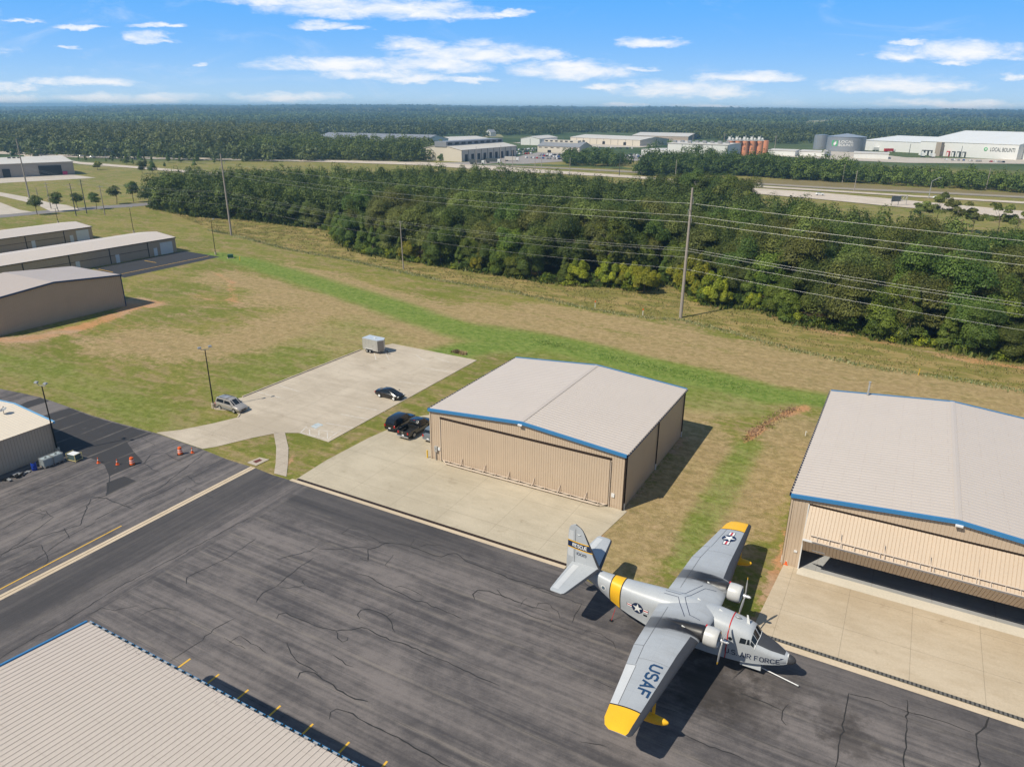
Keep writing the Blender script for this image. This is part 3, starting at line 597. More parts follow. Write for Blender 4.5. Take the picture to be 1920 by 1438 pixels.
# ---------------------------------------------------------------- metal buildings near the apron
def wall_mat(name, c, rough=.45):
    t = NT(name); co = t.co('Object'); a = t.noise(co, 0.35, 4, .6); b_ = t.noise(t.map(co, (6, 6, .35)), 1.0, 4, .7)
    f = t.m_('ADD', t.m_('MULTIPLY', t.m_('SUBTRACT', a, .5), .16), t.m_('ADD', t.m_('MULTIPLY', t.m_('SUBTRACT', b_, .5), .18), 1.0))
    cc = t.n('ShaderNodeCombineColor'); [t.L(t.m_('MULTIPLY', f, c[i]), cc.inputs[i]) for i in range(3)]
    s_ = t.n('ShaderNodeSeparateXYZ'); t.L(co, s_.inputs[0])      # splash dirt along the foot of the wall
    g = t.m_('MULTIPLY', t.rng(t.m_('ADD', s_.outputs[2], t.m_('MULTIPLY', t.noise(co, 1.2, 5), 1.0)), .45, 1.1, 1, 0), .35)
    t.col(t.mix(g, cc.outputs[0], (.30, .22, .15))); t.set(rough); return t.m
M['tan'] = wall_mat('tan_wall', (0.52, 0.41, 0.305)); M['tan_side'] = M['tan']
M['taupe'] = wall_mat('taupe_wall', (0.50, 0.375, 0.275)); M['taupe_seam'] = mat('dark_seam', (.06, .055, .055), .6)
def roof_mat(name, c, purlin=1.5, seam_axis=1):
    t = NT(name); co = t.co('Object'); s_ = t.n('ShaderNodeSeparateXYZ'); t.L(co, s_.inputs[0])
    a = t.noise(co, .22, 5, .65, .5); b_ = t.noise(t.map(co, (.5, 5, 1) if seam_axis else (5, .5, 1)), 1.2, 5, .7)
    f = t.m_('ADD', t.m_('MULTIPLY', t.m_('SUBTRACT', a, .5), .10), t.m_('ADD', t.m_('MULTIPLY', t.m_('SUBTRACT', b_, .5), .12), 1.0))
    fr = t.m_('ABSOLUTE', t.m_('SUBTRACT', t.m_('FRACT', t.m_('DIVIDE', s_.outputs[0 if seam_axis else 1], purlin)), .5))
    ln = t.m_('MULTIPLY', t.rng(fr, .0, .045, 1, 0), t.m_('MULTIPLY', t.rng(t.noise(co, .8, 4), .4, .65), .20))
    cc = t.n('ShaderNodeCombineColor'); [t.L(t.m_('MULTIPLY', f, c[i]), cc.inputs[i]) for i in range(3)]
    x = t.mix(ln, cc.outputs[0], (.28, .20, .15))
    blot = t.m_('MULTIPLY', t.rng(t.noise(t.map(co, (.7, 2.0, 1)), .9, 7, .75), .62, .74), .22)
    t.col(t.mix(blot, x, (.36, .30, .25))); t.set(.42, spec=.4); return t.m
M['roof'] = roof_mat('stone_roof', (0.535, 0.465, 0.405)); M['roof_b'] = roof_mat('pale_roof', (0.55, 0.475, 0.41), 1.5, 0)

def cwall(b, p0, p1, z0, zt, out, step=.3, dep=.03, gw=.05, mi=0):
    """ribbed sheet wall from p0 to p1 (2D), top height zt(s in 0..1), outward normal `out`, narrow grooves every `step`"""
    p0, p1 = Vector((*p0, 0)), Vector((*p1, 0)); L_ = (p1 - p0).length; o = Vector((*out, 0)); n_ = max(1, round(L_ / step)); st = L_ / n_
    prof = []
    for i in range(n_):
        s0 = i * st; prof += [(s0, 0), (s0 + st - gw, 0), (s0 + st - gw * .6, -dep), (s0 + st - gw * .4, -dep)]
    prof.append((L_, 0)); k = len(b.v)
    for s_, d in prof:
        p = p0.lerp(p1, s_ / L_) + o * d; b.v.append((p.x, p.y, z0(s_ / L_) if callable(z0) else z0)); b.v.append((p.x, p.y, zt(s_ / L_) if callable(zt) else zt))
    for i in range(len(prof) - 1):
        b.f.append((k + 2 * i, k + 2 * i + 2, k + 2 * i + 3, k + 2 * i + 1)); b.mi.append(mi)
def ribroof(b, o, across, along, w, L_, rise, step=.6, hh=.013, rw=.05, mi=0):
    """roof sheet: from eave point o, `across` unit vector up the slope (length w, rise), ribs every step along `along`"""
    n_ = round(L_ / step); st = L_ / n_; prof = []
    for i in range(n_):
        s0 = i * st; prof += [(s0, 0), (s0 + st - rw, 0), (s0 + st - rw * .75, hh), (s0 + st - rw * .25, hh)]
    prof.append((L_, 0)); k = len(b.v)
    for s_, d in prof:
        p = o + along * s_ + Vector((0, 0, d)); q = p + across * w + Vector((0, 0, rise)); b.v += [tuple(p), tuple(q)]
    for i in range(len(prof) - 1):
        b.f.append((k + 2 * i, k + 2 * i + 2, k + 2 * i + 3, k + 2 * i + 1)); b.mi.append(mi)
EX, EY, EZ = Vector((1, 0, 0)), Vector((0, 1, 0)), Vector((0, 0, 1))

def hangar(loc, yaw, Wd, Ln, he, hr, label, door=None, lean=False, vents=(), step=.3, group=None, panels=True, rw=.3, wallm='tan', roofm='roof', trim='blue', opening=False):
    root = empty('hangar', loc, yaw, label, 'hangar', group)
    top = lambda s: he + (hr - he) * (1 - abs(2 * s - 1)) - .04
    dl, dr, dh = door if door else (0, 0, 0)
    b = MB()
    if door:
        cwall(b, (0, 0), (dl, 0), 0, lambda s: top(s * dl / Wd), (0, -1), step); cwall(b, (dr, 0), (Wd, 0), 0, lambda s: top((dr + s * (Wd - dr)) / Wd), (0, -1), step)
        cwall(b, (dl, 0), (dr, 0), dh, lambda s: top((dl + s * (dr - dl)) / Wd), (0, -1), step)
    else: cwall(b, (0, 0), (Wd, 0), 0, top, (0, -1), step)
    cwall(b, (Wd, 0), (Wd, Ln), 0, he - .04, (1, 0), step); cwall(b, (Wd, Ln), (0, Ln), 0, top, (0, 1), step); cwall(b, (0, Ln), (0, 0), 0, he - .04, (-1, 0), step)
    b.build('wall', M[wallm], root)
    b = MB(); o_ = .18; half = Wd / 2 + o_; rs = hr - he
    ribroof(b, Vector((-o_, -o_, he)), EX, EY, half, Ln + 2 * o_, rs, .6); ribroof(b, Vector((Wd + o_, -o_, he)), -EX, EY, half, Ln + 2 * o_, rs, .6)
    rf = b.build('roof', M[roofm], root)
    b = MB(); cx = Wd / 2; y0, y1_ = -o_ - .004, Ln + o_ + .004; k9 = rs / half
    b.poly([(cx - .28, y0, hr - .28 * k9 + .05), (cx, y0, hr + .05), (cx, y1_, hr + .05), (cx - .28, y1_, hr - .28 * k9 + .05)]); b.poly([(cx, y0, hr + .05), (cx + .28, y0, hr - .28 * k9 + .05), (cx + .28, y1_, hr - .28 * k9 + .05), (cx, y1_, hr + .05)])
    b.build('ridge_cap', M[roofm], rf)
    for yy, sg in ((-o_ - .02, -1), (Ln + o_ + .02, 1)):              # rake trim, one folded strip at each gable
        b = MB()
        for x0, z0, x1, z1 in ((-o_, he, cx, hr), (cx, hr, Wd + o_, he)):
            y0, y1_ = sorted((yy, yy + sg * .12)); b.hexa([(x0, y0, z0 - .26), (x1, y0, z1 - .26), (x1, y1_, z1 - .26), (x0, y1_, z0 - .26), (x0, y0, z0 + .09), (x1, y0, z1 + .09), (x1, y1_, z1 + .09), (x0, y1_, z0 + .09)])
            y0, y1_ = sorted((yy - sg * .10, yy)); b.hexa([(x0, y0, z0 + .02), (x1, y0, z1 + .02), (x1, y1_, z1 + .02), (x0, y1_, z0 + .02), (x0, y0, z0 + .085), (x1, y0, z1 + .085), (x1, y1_, z1 + .085), (x0, y1_, z0 + .085)])
        b.build('rake_trim', M[trim], root)
    for xx, sg in ((-o_, -1), (Wd + o_, 1)):                          # gutter with strap ends
        b = MB(); xa, xb = sorted((xx + sg * .005, xx + sg * .15))
        b.box(((xa + xb) / 2, Ln / 2, he - .16), (xb - xa, Ln + 2 * o_, .02), 0); b.box((xx + sg * .15, Ln / 2, he - .07), (.02, Ln + 2 * o_, .2), 0)
        for k in range(int(Ln / .6) + 1): b.box((xx + sg * .085, k * .6 - o_ + .57, he - .0), (.15, .09, .05), 1)
        b.build('gutter', [M['navy' if trim == 'blue' else trim], M[roofm]], root)
    for xx in (0, Wd):                                                # corner trim and downspouts
        sg = 1 if xx else -1
        for y_ in (0, Ln):
            b = MB(); b.box((xx + sg * .03, y_ + (.04 if y_ else -.04), he / 2 - .1), (.16, .10, he - .2)); b.build('corner_trim', M['brown' if wallm == 'tan' and xx and y_ == 0 else wallm], root)
        for y_ in (.25, Ln * .5, Ln - .2):
            b = MB(); b.box((xx + sg * .11, y_, he / 2 + .3), (.11, .11, he - .95), 0); b.box((xx + sg * .115, y_, .45), (.13, .13, .8), 1)
            if wallm == 'tan': b.build('downspout', [M['brown'], M['white']], root)
    return root
# the middle hangar with its closed bi-fold door
D1 = (1.45, 24.25, 6.15)
h1 = hangar(OR1, YAW, 25.83, 22.44, 6.955, 8.04, 'tan metal hangar with closed full-width door and blue roof trim', D1)
b = MB(); cwall(b, (1.6, -.10), (24.1, -.10), .25, 5.83, (0, -1), .3); b.poly([(1.6, -.10, 5.83), (24.1, -.10, 5.83), (24.1, 0, 5.83), (1.6, 0, 5.83)])
door = b.build('hangar_door', M['tan'], h1)
b = MB(); b.box((12.85, -.012, 6.0), (22.9, .02, .30)); b.build('door_header', M['brown'], h1)
b = MB(); b.box((1.5, -.1, 3.0), (.07, .12, 5.7)); b.build('door_jamb', M['cream'], h1)
b = MB(); b.box((24.22, -.1, 3.0), (.07, .12, 5.7)); b.build('door_jamb', M['cream'], h1)
b = MB()                                                             # truss along the foot of the door
b.tube((2.6, -.75, .34), (23.2, -.75, .34), .065); b.tube((1.8, -.14, .34), (2.6, -.75, .34), .06); b.tube((23.2, -.75, .34), (24.0, -.14, .34), .06)
b.tube((1.8, -.14, .30), (24.0, -.14, .30), .05)
for i in range(13):
    x = 2.9 + i * 1.68; b.tube((x, -.14, .36), (x, -.75, .36), .05)
    if i % 2: b.tube((x, -.2, .36), (x + .18, -.12, 1.25), .03); b.tube((x, -.75, .40), (x + .18, -.12, 1.25), .025)
    if i < 12: b.tube((x, -.75, .34), (x + 1.68, -.14, .34), .03)
b.build('door_truss', M['cream'], door)
b = MB(); b.box((12.92, -.36, 7.72), (.55, .22, .2), 0); b.box((12.92, -.34, 7.6), (.4, .16, .08), 1); b.build('floodlight', [M['white'], M['galv']], h1, bevel=.03)
b = MB(); b.box((.78, -.13, 1.62), (.42, .25, .75), 0); b.box((.78, -.27, 1.7), (.18, .03, .2), 1); b.tube((.72, -.12, .02), (.72, -.12, 1.3), .07, mi=0); b.build('meter_box', [M['galv'], M['grey']], h1, bevel=.02)
b = MB(); b.box((1.2, -.06, 1.68), (.28, .1, .42)); b.build('switch_box', M['white'], h1)
b = MB(); b.box((24.65, -.06, 1.64), (.36, .1, .45)); b.build('switch_box', M['white'], h1)
# lean-to on its far side
b = MB(); cwall(b, (-5.8, 11.2), (0, 11.2), 0, lambda s: 2.95 + s * .5, (0, -1)); cwall(b, (-5.8, 25.0), (-5.8, 11.2), 0, 2.95, (-1, 0)); cwall(b, (0, 25.0), (-5.8, 25), 0, lambda s: 3.45 - s * .5, (0, 1)); cwall(b, (0, 22.5), (0, 25), 0, 3.4, (1, 0)); lt = b.build('side_room', M['tan'], h1)
b = MB(); ribroof(b, Vector((-5.95, 11.1, 3.0)), EX, EY, 5.92, 14.0, .5); b.build('side_roof', M['roof'], lt)
b = MB(); b.hexa([(-5.95, 10.98, 2.78), (-.03, 10.98, 3.28), (-.03, 11.09, 3.28), (-5.95, 11.09, 2.78), (-5.95, 10.98, 3.08), (-.03, 10.98, 3.58), (-.03, 11.09, 3.58), (-5.95, 11.09, 3.08)]); b.build('rake_trim', M['blue'], lt); b = MB(); b.hexa([(-5.95, 25.11, 2.78), (-.03, 25.11, 3.28), (-.03, 25.2, 3.28), (-5.95, 25.2, 2.78), (-5.95, 25.11, 3.08), (-.03, 25.11, 3.58), (-.03, 25.2, 3.58), (-5.95, 25.2, 3.08)]); b.build('rake_trim', M['blue'], lt)

# the right hangar with the half-folded door
W2, L2 = 26.75, 30.7
h2 = hangar(OR2, YAW, W2, L2, 7.87, 9.09, 'large tan hangar with half-raised folding door beside the aircraft', (1.5, 25.25, 7.3))
b = MB(); F0, FM, FB = Vector((0, -.06, 7.12)), Vector((0, -2.4, 4.78)), Vector((0, -.12, 2.25))
def panel(b, A, B_, x0, x1, step=.3, flip=False):
    n_ = round((x1 - x0) / step); st = (x1 - x0) / n_; dn = (B_ - A).normalized(); out = Vector((0, -1, 0)) - dn * dn.dot(Vector((0, -1, 0))); out.normalize(); k = len(b.v); prof = []
    for i in range(n_): s0 = i * st; prof += [(s0, 0), (s0 + st - .055, 0), (s0 + st - .033, -.045), (s0 + st - .022, -.045)]
    prof.append((x1 - x0, 0))
    for s_, d in prof: b.v += [tuple(A + EX * (x0 + s_) + out * d), tuple(B_ + EX * (x0 + s_) + out * d)]
    for i in range(len(prof) - 1): b.f.append((k + 2 * i, k + 2 * i + 2, k + 2 * i + 3, k + 2 * i + 1)); b.mi.append(0)
panel(b, F0, FM + Vector((0, 0.02, .03)), 1.6, 25.15); dr_ = b.build('door_upper_leaf', M['tan'], h2)
b = MB(); panel(b, FM + Vector((0, .02, -.03)), FB, 1.6, 25.15); low = b.build('door_lower_leaf', M['tan'], h2)
b = MB(); b.box((3.05, -.62, 2.95), (1.15, .03, .5)); o = b.build('access_door', M['white'], low); o.rotation_euler = (0, 0, 0)
b = MB(); b.box((13.4, -2.52, 4.78), (23.6, .10, .16)); b.build('fold_edge', M['white'], dr_)
b = MB(); b.tube((2.2, -2.25, 5.28), (25, -2.25, 5.28), .05); b.tube((2.4, -2.7, 4.95), (25, -2.7, 4.95), .05)
for i in range(22): x = 2.8 + i * 1.05; b.tube((x, -2.2, 5.25), (x, -2.7, 4.95), .028)
for i in range(6): x = 4.8 + i * 3.6; b.tube((x, -2.0, 5.2), (x - .15, -1.75, 6.0), .03); b.tube((x, -2.7, 4.98), (x, -2.0, 5.2), .06)
b.build('door_truss', M['cream'], dr_)
b = MB(); b.box((13.4, -.015, 7.21), (23.75, .02, .13)); b.build('door_header', M['brown'], h2)
for x in (1.5, 25.25):
    b = MB(); b.box((x, -.06, 3.6), (.10, .16, 7.2)); b.build('door_jamb', M['white'], h2)
b = MB(); b.box((13.5, -.36, 8.72), (.6, .22, .2)); b.build('floodlight', M['white'], h2, bevel=.03)
b = MB(); b.box((1.02, -.05, 1.83), (.30, .08, .2)); b.build('switch_box', M['white'], h2)
b = MB(); b.tube((4.14, 30.3, 8.15), (4.14, 30.3, 10.0), .11, n=12); b.tube((4.14, 30.3, 10.0), (4.14, 30.3, 10.12), .16, n=12); b.build('vent_pipe', M['galv'], h2)
for v in (7, 14, 21):                                                # portal frames inside
    b = MB()
    for x in (.35, W2 - .35): b.box((x, v, 3.8), (.3, .25, 7.6))
    b.hexa([(.2, v - .12, 7.2), (W2 / 2, v - .12, 8.3), (W2 / 2, v + .12, 8.3), (.2, v + .12, 7.2), (.2, v - .12, 7.7), (W2 / 2, v - .12, 8.85), (W2 / 2, v + .12, 8.85), (.2, v + .12, 7.7)])
    b.hexa([(W2 / 2, v - .12, 8.3), (W2 - .2, v - .12, 7.2), (W2 - .2, v + .12, 7.2), (W2 / 2, v + .12, 8.3), (W2 / 2, v - .12, 8.85), (W2 - .2, v - .12, 7.7), (W2 - .2, v + .12, 7.7), (W2 / 2, v + .12, 8.85)])
    b.build('portal_frame', M['grey'], h2)
# jack stand inside
o = empty('jack_stand', uvw(OR2, 13.3, 3.6, .05), YAW, 'small dark steel stand on the floor inside the open hangar', 'stand')
b = MB(); b.tube((0, 0, .1), (0, 0, .95), .11, n=10); b.box((0, 0, 1.0), (.35, .3, .08)); b.build('post', M['black'], o)
for a_ in range(3):
    b = MB(); b.tube((0, 0, .5), (.42 * math.cos(a_ * 2.1), .42 * math.sin(a_ * 2.1), .02), .04); b.build('leg', M['black'], o)

# the roof at the lower edge of the picture: eave along its near side, rising away from the apron
EH = 8.3; OR3 = G(165, 1166, EH); OR3.z = 0
h3 = empty('hangar', OR3 , YAW, 'tan ribbed metal roof with white-strapped gutter above the yellow bay lines', 'hangar')
b = MB(); wd3 = 21.0; L3 = 40.0
cwall(b, (.2, -.2), (L3 - .2, -.2), 0, EH - .05, (0, 1)); cwall(b, (.2, -.2 - wd3), (.2, -.2), 0, lambda s: EH - .12 + .98 * (1 - abs(2 * s - 1)), (-1, 0))
cwall(b, (L3 - .2, -.2 - wd3), (.2, -.2 - wd3), 0, EH - .05, (0, -1)); cwall(b, (L3 - .2, -.2), (L3 - .2, -.2 - wd3), 0, lambda s: EH - .12 + .98 * (1 - abs(2 * s - 1)), (1, 0)); b.build('wall', M['tan'], h3)
b = MB(); hw3 = wd3 / 2 + .2; rs3 = hw3 * .165
ribroof(b, Vector((0, 0, EH)), -EY, EX, hw3, L3, hw3 * .0833 * 1.15, .40, .03, .035); ribroof(b, Vector((0, -2 * hw3, EH)), EY, EX, hw3, L3, hw3 * .0833 * 1.15, .40, .03, .035); rf3 = b.build('roof', M['roof_b'], h3)
b = MB(); rr = hw3 * .0833 * 1.15
for (ya, za, yb, zb) in ((0, EH, -hw3, EH + rr), (-hw3, EH + rr, -2 * hw3, EH)):
    b = MB(); b.hexa([(-.16, ya, za - .22), (-.02, ya, za - .22), (-.02, yb, zb - .22), (-.16, yb, zb - .22), (-.16, ya, za + .1), (-.02, ya, za + .1), (-.02, yb, zb + .1), (-.16, yb, zb + .1)]); b.build('rake_trim', M['blue'], h3)
b = MB(); b.box((L3 / 2, .155, EH - .10), (L3, .025, .24), 0); b.box((L3 / 2, .08, EH - .21), (L3, .14, .02), 3)
for i in range(int(L3 / .72)):
    b.box((i * .72 + .2, .085, EH + .00), (.30, .12, .03), 1); b.box((i * .72 + .56, .09, EH + .012), (.12, .15, .03), 2)
b.build('gutter', [M['blue'], M['galv'], M['dark'], M['navy']], h3)
b = MB()                                                             # pine needles caught above the gutter
for i in range(260):
    x = rng.uniform(3, L3 - 1); y = -abs(rng.gauss(0, .28)) - .05; a_ = rng.uniform(0, 3.14); l = rng.uniform(.05, .16)
    b.poly([(x, y, EH + .05 - y * .09), (x + l * math.cos(a_), y + l * math.sin(a_), EH + .06 - y * .09), (x + l * math.cos(a_) + .02, y + l * math.sin(a_) + .02, EH + .06 - y * .09)])
tag(b.build('leaf_litter', M['brown'], rf3), kind='stuff')

# small tan building at the left edge
OR4 = G(107.8, 848.6); OR4.z = 0; e4 = 4.27
h4 = empty('service_building', G(96, 792, e4) * 1.0, YAW, 'tan shed with cream roof and satellite dish behind the tanks', 'building'); h4.location.z = 0
b = MB(); L4 = 22.0; w4 = 17.0
tp = lambda s: e4 + .7 * (1 - abs(2 * s - 1)) - .03
cwall(b, (0, -L4), (0, 0), 0, e4 - .03, (1, 0), .36); cwall(b, (0, 0), (-w4, 0), 0, tp, (0, 1), .36); cwall(b, (-w4, 0), (-w4, -L4), 0, e4 - .03, (-1, 0), .36); cwall(b, (-w4, -L4), (0, -L4), 0, tp, (0, -1), .36); b.build('wall', wall_mat('shed_wall', (.52, .41, .31)), h4)
b = MB(); ribroof(b, Vector((.15, -L4 - .15, e4)), -EX, EY, w4 / 2 + .15, L4 + .3, .72, .40, .03, .035); ribroof(b, Vector((-w4 - .15, -L4 - .15, e4)), EX, EY, w4 / 2 + .15, L4 + .3, .72, .40, .03, .035); rf4 = b.build('roof', roof_mat('cream_roof', (.66, .58, .47)), h4)
b = MB()
for (xa, za, xb, zb) in ((.15, e4, -w4 / 2, e4 + .72), (-w4 / 2, e4 + .72, -w4 - .15, e4)):
    b.hexa([(xb, .16, zb - .2), (xa, .16, za - .2), (xa, .40, za - .2), (xb, .40, zb - .2), (xb, .16, zb + .07), (xa, .16, za + .07), (xa, .40, za + .07), (xb, .40, zb + .07)])
b.build('rake_trim', mat('pale_blue_trim', (.16, .36, .58), .45), h4)
o = empty('satellite_dish', G(8, 777, e4 + .5), YAW, 'grey dish antenna on the cream shed roof', 'satellite dish')
b = MB(); ringp = []
for k in range(4):
    r_ = .42 * k / 3 + .02; ringp.append([(r_ * math.cos(a_), r_ * math.sin(a_) * .95, .62 + r_ * r_ * .5 + r_ * math.sin(a_) * .35) for a_ in np.linspace(0, 2 * math.pi, 17)[:-1]])
b.loft(ringp, cap=False); b.build('reflector', M['grey'], o, smooth=True)
b = MB(); b.tube((0, 0, -.1), (0, 0, .62), .035); b.tube((0, 0, .1), (.25, -.2, -.08), .02); b.build('mast', M['black'], o)
b = MB(); b.tube((0, -.3, .55), (.08, .05, 1.05), .02); b.box((.08, .07, 1.05), (.1, .1, .1)); b.build('feed_arm', M['black'], o)

# the three taupe buildings beyond
def taupe(loc, Lg, Wd, he, rise, label, name='storage_building', bays=(), doors=(), roll=None, ridge_along='b', wallm='taupe', group=None, roofc=(.57, .495, .425)):
    """corner at the near right; long front runs toward -b; depth along -a"""
    root = empty(name, loc, YAW, label, 'building', group); b = MB()
    f1 = (lambda s: he - .04) if ridge_along == 'b' else (lambda s: he + rise * (1 - abs(2 * s - 1)) - .04)
    f2 = (lambda s: he - .04) if ridge_along != 'b' else (lambda s: he + rise * (1 - abs(2 * s - 1)) - .04)
    cwall(b, (0, -Lg), (0, 0), 0, f1, (1, 0), .4); cwall(b, (0, 0), (-Wd, 0), 0, f2, (0, 1), .4); cwall(b, (-Wd, 0), (-Wd, -Lg), 0, f1, (-1, 0), .4); cwall(b, (-Wd, -Lg), (0, -Lg), 0, f2, (0, -1), .4)
    b.build('wall', M[wallm], root); b = MB()
    if ridge_along == 'b':
        ribroof(b, Vector((.2, -Lg - .2, he)), -EX, EY, Wd / 2 + .2, Lg + .4, rise, .6); ribroof(b, Vector((-Wd - .2, -Lg - .2, he)), EX, EY, Wd / 2 + .2, Lg + .4, rise, .6)
    else:
        ribroof(b, Vector((.2, .2, he)), -EY, -EX, Lg / 2 + .2, Wd + .4, rise, .6); ribroof(b, Vector((.2, -Lg - .2, he)), EY, -EX, Lg / 2 + .2, Wd + .4, rise, .6)
    b.build('roof', roof_mat('roof_sheet', roofc), root)
    b = MB()
    if ridge_along == 'b':
        b.box((.22, -Lg / 2, he - .10), (.05, Lg + .4, .22))
        for (xa, za, xb, zb) in ((.2, he, -Wd / 2, he + rise), (-Wd / 2, he + rise, -Wd - .2, he)): b.hexa([(xb, .2, zb - .2), (xa, .2, za - .2), (xa, .28, za - .2), (xb, .28, zb - .2), (xb, .2, zb + .06), (xa, .2, za + .06), (xa, .28, za + .06), (xb, .28, zb + .06)])
    else:
        for (ya, za, yb, zb) in ((.2, he, -Lg / 2, he + rise), (-Lg / 2, he + rise, -Lg - .2, he)): b.hexa([(.2, yb, zb - .25), (.3, yb, zb - .25), (.3, ya, za - .25), (.2, ya, za - .25), (.2, yb, zb + .08), (.3, yb, zb + .08), (.3, ya, za + .08), (.2, ya, za + .08)])
        b.box((.05, .05, he / 2), (.14, .14, he)); b.box((.05, -Lg - .05, he / 2), (.14, .14, he))
    b.build('trim', M['navy' if ridge_along != 'b' else 'taupe_seam'], root)
    for y_ in bays:
        b = MB(); b.box((.05, y_, he / 2), (.1, .22, he - .1)); b.build('bay_post', M['taupe_seam'], root)
    if bays:
        b = MB(); b.box((.04, (-Lg + bays[0]) / 2, he * .5), (.06, Lg + bays[0], .10)); b.build('door_seam', M['taupe_seam'], root)
    for y_ in doors:
        b = MB(); b.box((.06, y_, 1.15), (.1, 1.15, 2.3)); b.build('door', M['white'], root)
    if roll:
        b = MB(); b.box((.06, roll, 1.75), (.1, 4.2, 3.5)); [b.box((.125, roll, .3 + .5 * i), (.03, 4.1, .04)) for i in range(7)]; b.build('roll_up_door', M['white'], root)
    return root
B4 = G(236, 573.7); B5 = G(332, 472.5); B6 = G(175.7, 448.7)
taupe(B4, 29.0, 17.8, 7.06, 1.25, 'tall taupe hangar with navy trim on bare orange dirt', 'hangar', ridge_along='a', roofc=(.50, .42, .355))
taupe(B5, 66.0, 17.3, 4.49, 1.0, 'long low taupe hangar row beside the dark asphalt pad', bays=(-9.5, -21.5, -33, -45, -57), doors=(-7.2, -19.4, -31), roll=-3.4, group='low hangar rows')
taupe(B6, 66.0, 17.0, 4.2, 1.0, 'long low taupe hangar row farthest from the pad, behind its twin', bays=(-9.5, -21.5, -33, -45, -57), doors=(-7.2, -19.4, -31), roll=-3.4, group='low hangar rows')
for (p0, p1) in (((412,482),(0,0)),): pass
ya, yb = G(392, 480.5), G(228, 514); line_on('yellow_pad_line', ya, yb, .22, .03, M['ypaint'])
line_on('yellow_pad_line', G(271, 489), G(293, 493), .22, .03, M['ypaint']); line_on('yellow_pad_line', G(185, 505), G(212, 511), .22, .03, M['ypaint'])
# ---------------------------------------------------------------- the amphibious aircraft
PL = Vector((22.175, 44.479, 0.04)); HD = -0.55045
plane = empty('aircraft', PL, HD, 'grey twin-propeller flying boat with yellow wing tips and RESCUE on its fin', 'aircraft')
def paint(name, c, soot=False, panel=True, rough=.38):
    t = NT(name); co = t.co('Object'); a = t.noise(co, .6, 5, .6); b_ = t.noise(co, 3.5, 5, .7)
    f = t.m_('ADD', t.m_('MULTIPLY', t.m_('SUBTRACT', a, .5), .22), t.m_('ADD', t.m_('MULTIPLY', t.m_('SUBTRACT', b_, .5), .14), 1.0))
    cc = t.n('ShaderNodeCombineColor'); [t.L(t.m_('MULTIPLY', f, c[i]), cc.inputs[i]) for i in range(3)]; x = cc.outputs[0]
    s_ = t.n('ShaderNodeSeparateXYZ'); t.L(co, s_.inputs[0])
    if panel:                                                        # riveted panel joints
        for ax, st in ((0, 1.15), (1, 1.6)):
            fr = t.m_('ABSOLUTE', t.m_('SUBTRACT', t.m_('FRACT', t.m_('DIVIDE', t.m_('ADD', s_.outputs[ax], 100.3), st)), .5))
            x = t.mix(t.m_('MULTIPLY', t.rng(fr, 0, .012, 1, 0), .30), x, (c[0] * .45, c[1] * .45, c[2] * .45))
    if soot:                                                         # exhaust stain trailing back from each engine
        ay = t.m_('ABSOLUTE', s_.outputs[1]); dx = t.m_('MULTIPLY', t.m_('SUBTRACT', t.m_('MULTIPLY', s_.outputs[0], -1), 6.4), .10)
        q = t.m_('ABSOLUTE', t.m_('SUBTRACT', ay, t.m_('ADD', 3.35, dx)))
        q = t.m_('ADD', q, t.m_('MULTIPLY', t.m_('SUBTRACT', t.noise(t.map(co, (.5, 2.5, 1)), 1.6, 5, .7), .5), .7))
        k = t.m_('MULTIPLY', t.rng(q, .55, .9, 1, 0), t.rng(s_.outputs[0], -11.4, -8.6, .55, 1.0))
        q2 = t.m_('MULTIPLY', t.rng(q, .8, 1.9, 1, 0), .34)
        x = t.mix(q2, x, (.12, .11, .10)); x = t.mix(k, x, (.018, .017, .018))
        wv = t.m_('MULTIPLY', t.rng(t.noise(t.map(co, (.4, 1.4, 1)), 1.0, 5, .7), .5, .72), .18); x = t.mix(wv, x, (.22, .20, .18))
    t.col(x); t.set(rough, spec=.45); return t.m
M['ac'] = paint('aircraft_grey', (.42, .44, .46)); M['acw'] = paint('wing_grey', (.37, .39, .415), soot=True, rough=.42)
M['silver'] = paint('aileron_silver', (.55, .56, .57), panel=False, rough=.3); M['boot'] = mat('deicer_boot', (.045, .047, .055), .55, var=.12)
M['acy'] = mat('aircraft_yellow', (.83, .46, .025), .38, var=.08, sc=.8); M['mark'] = mat('insignia_blue', (.012, .025, .07), .45, var=.08); M['markw'] = mat('insignia_white', (.78, .78, .76), .45, var=.05); M['markr'] = mat('insignia_red', (.5, .03, .04), .5)
M['glare'] = mat('antiglare', (.055, .058, .066), .6, var=.1)
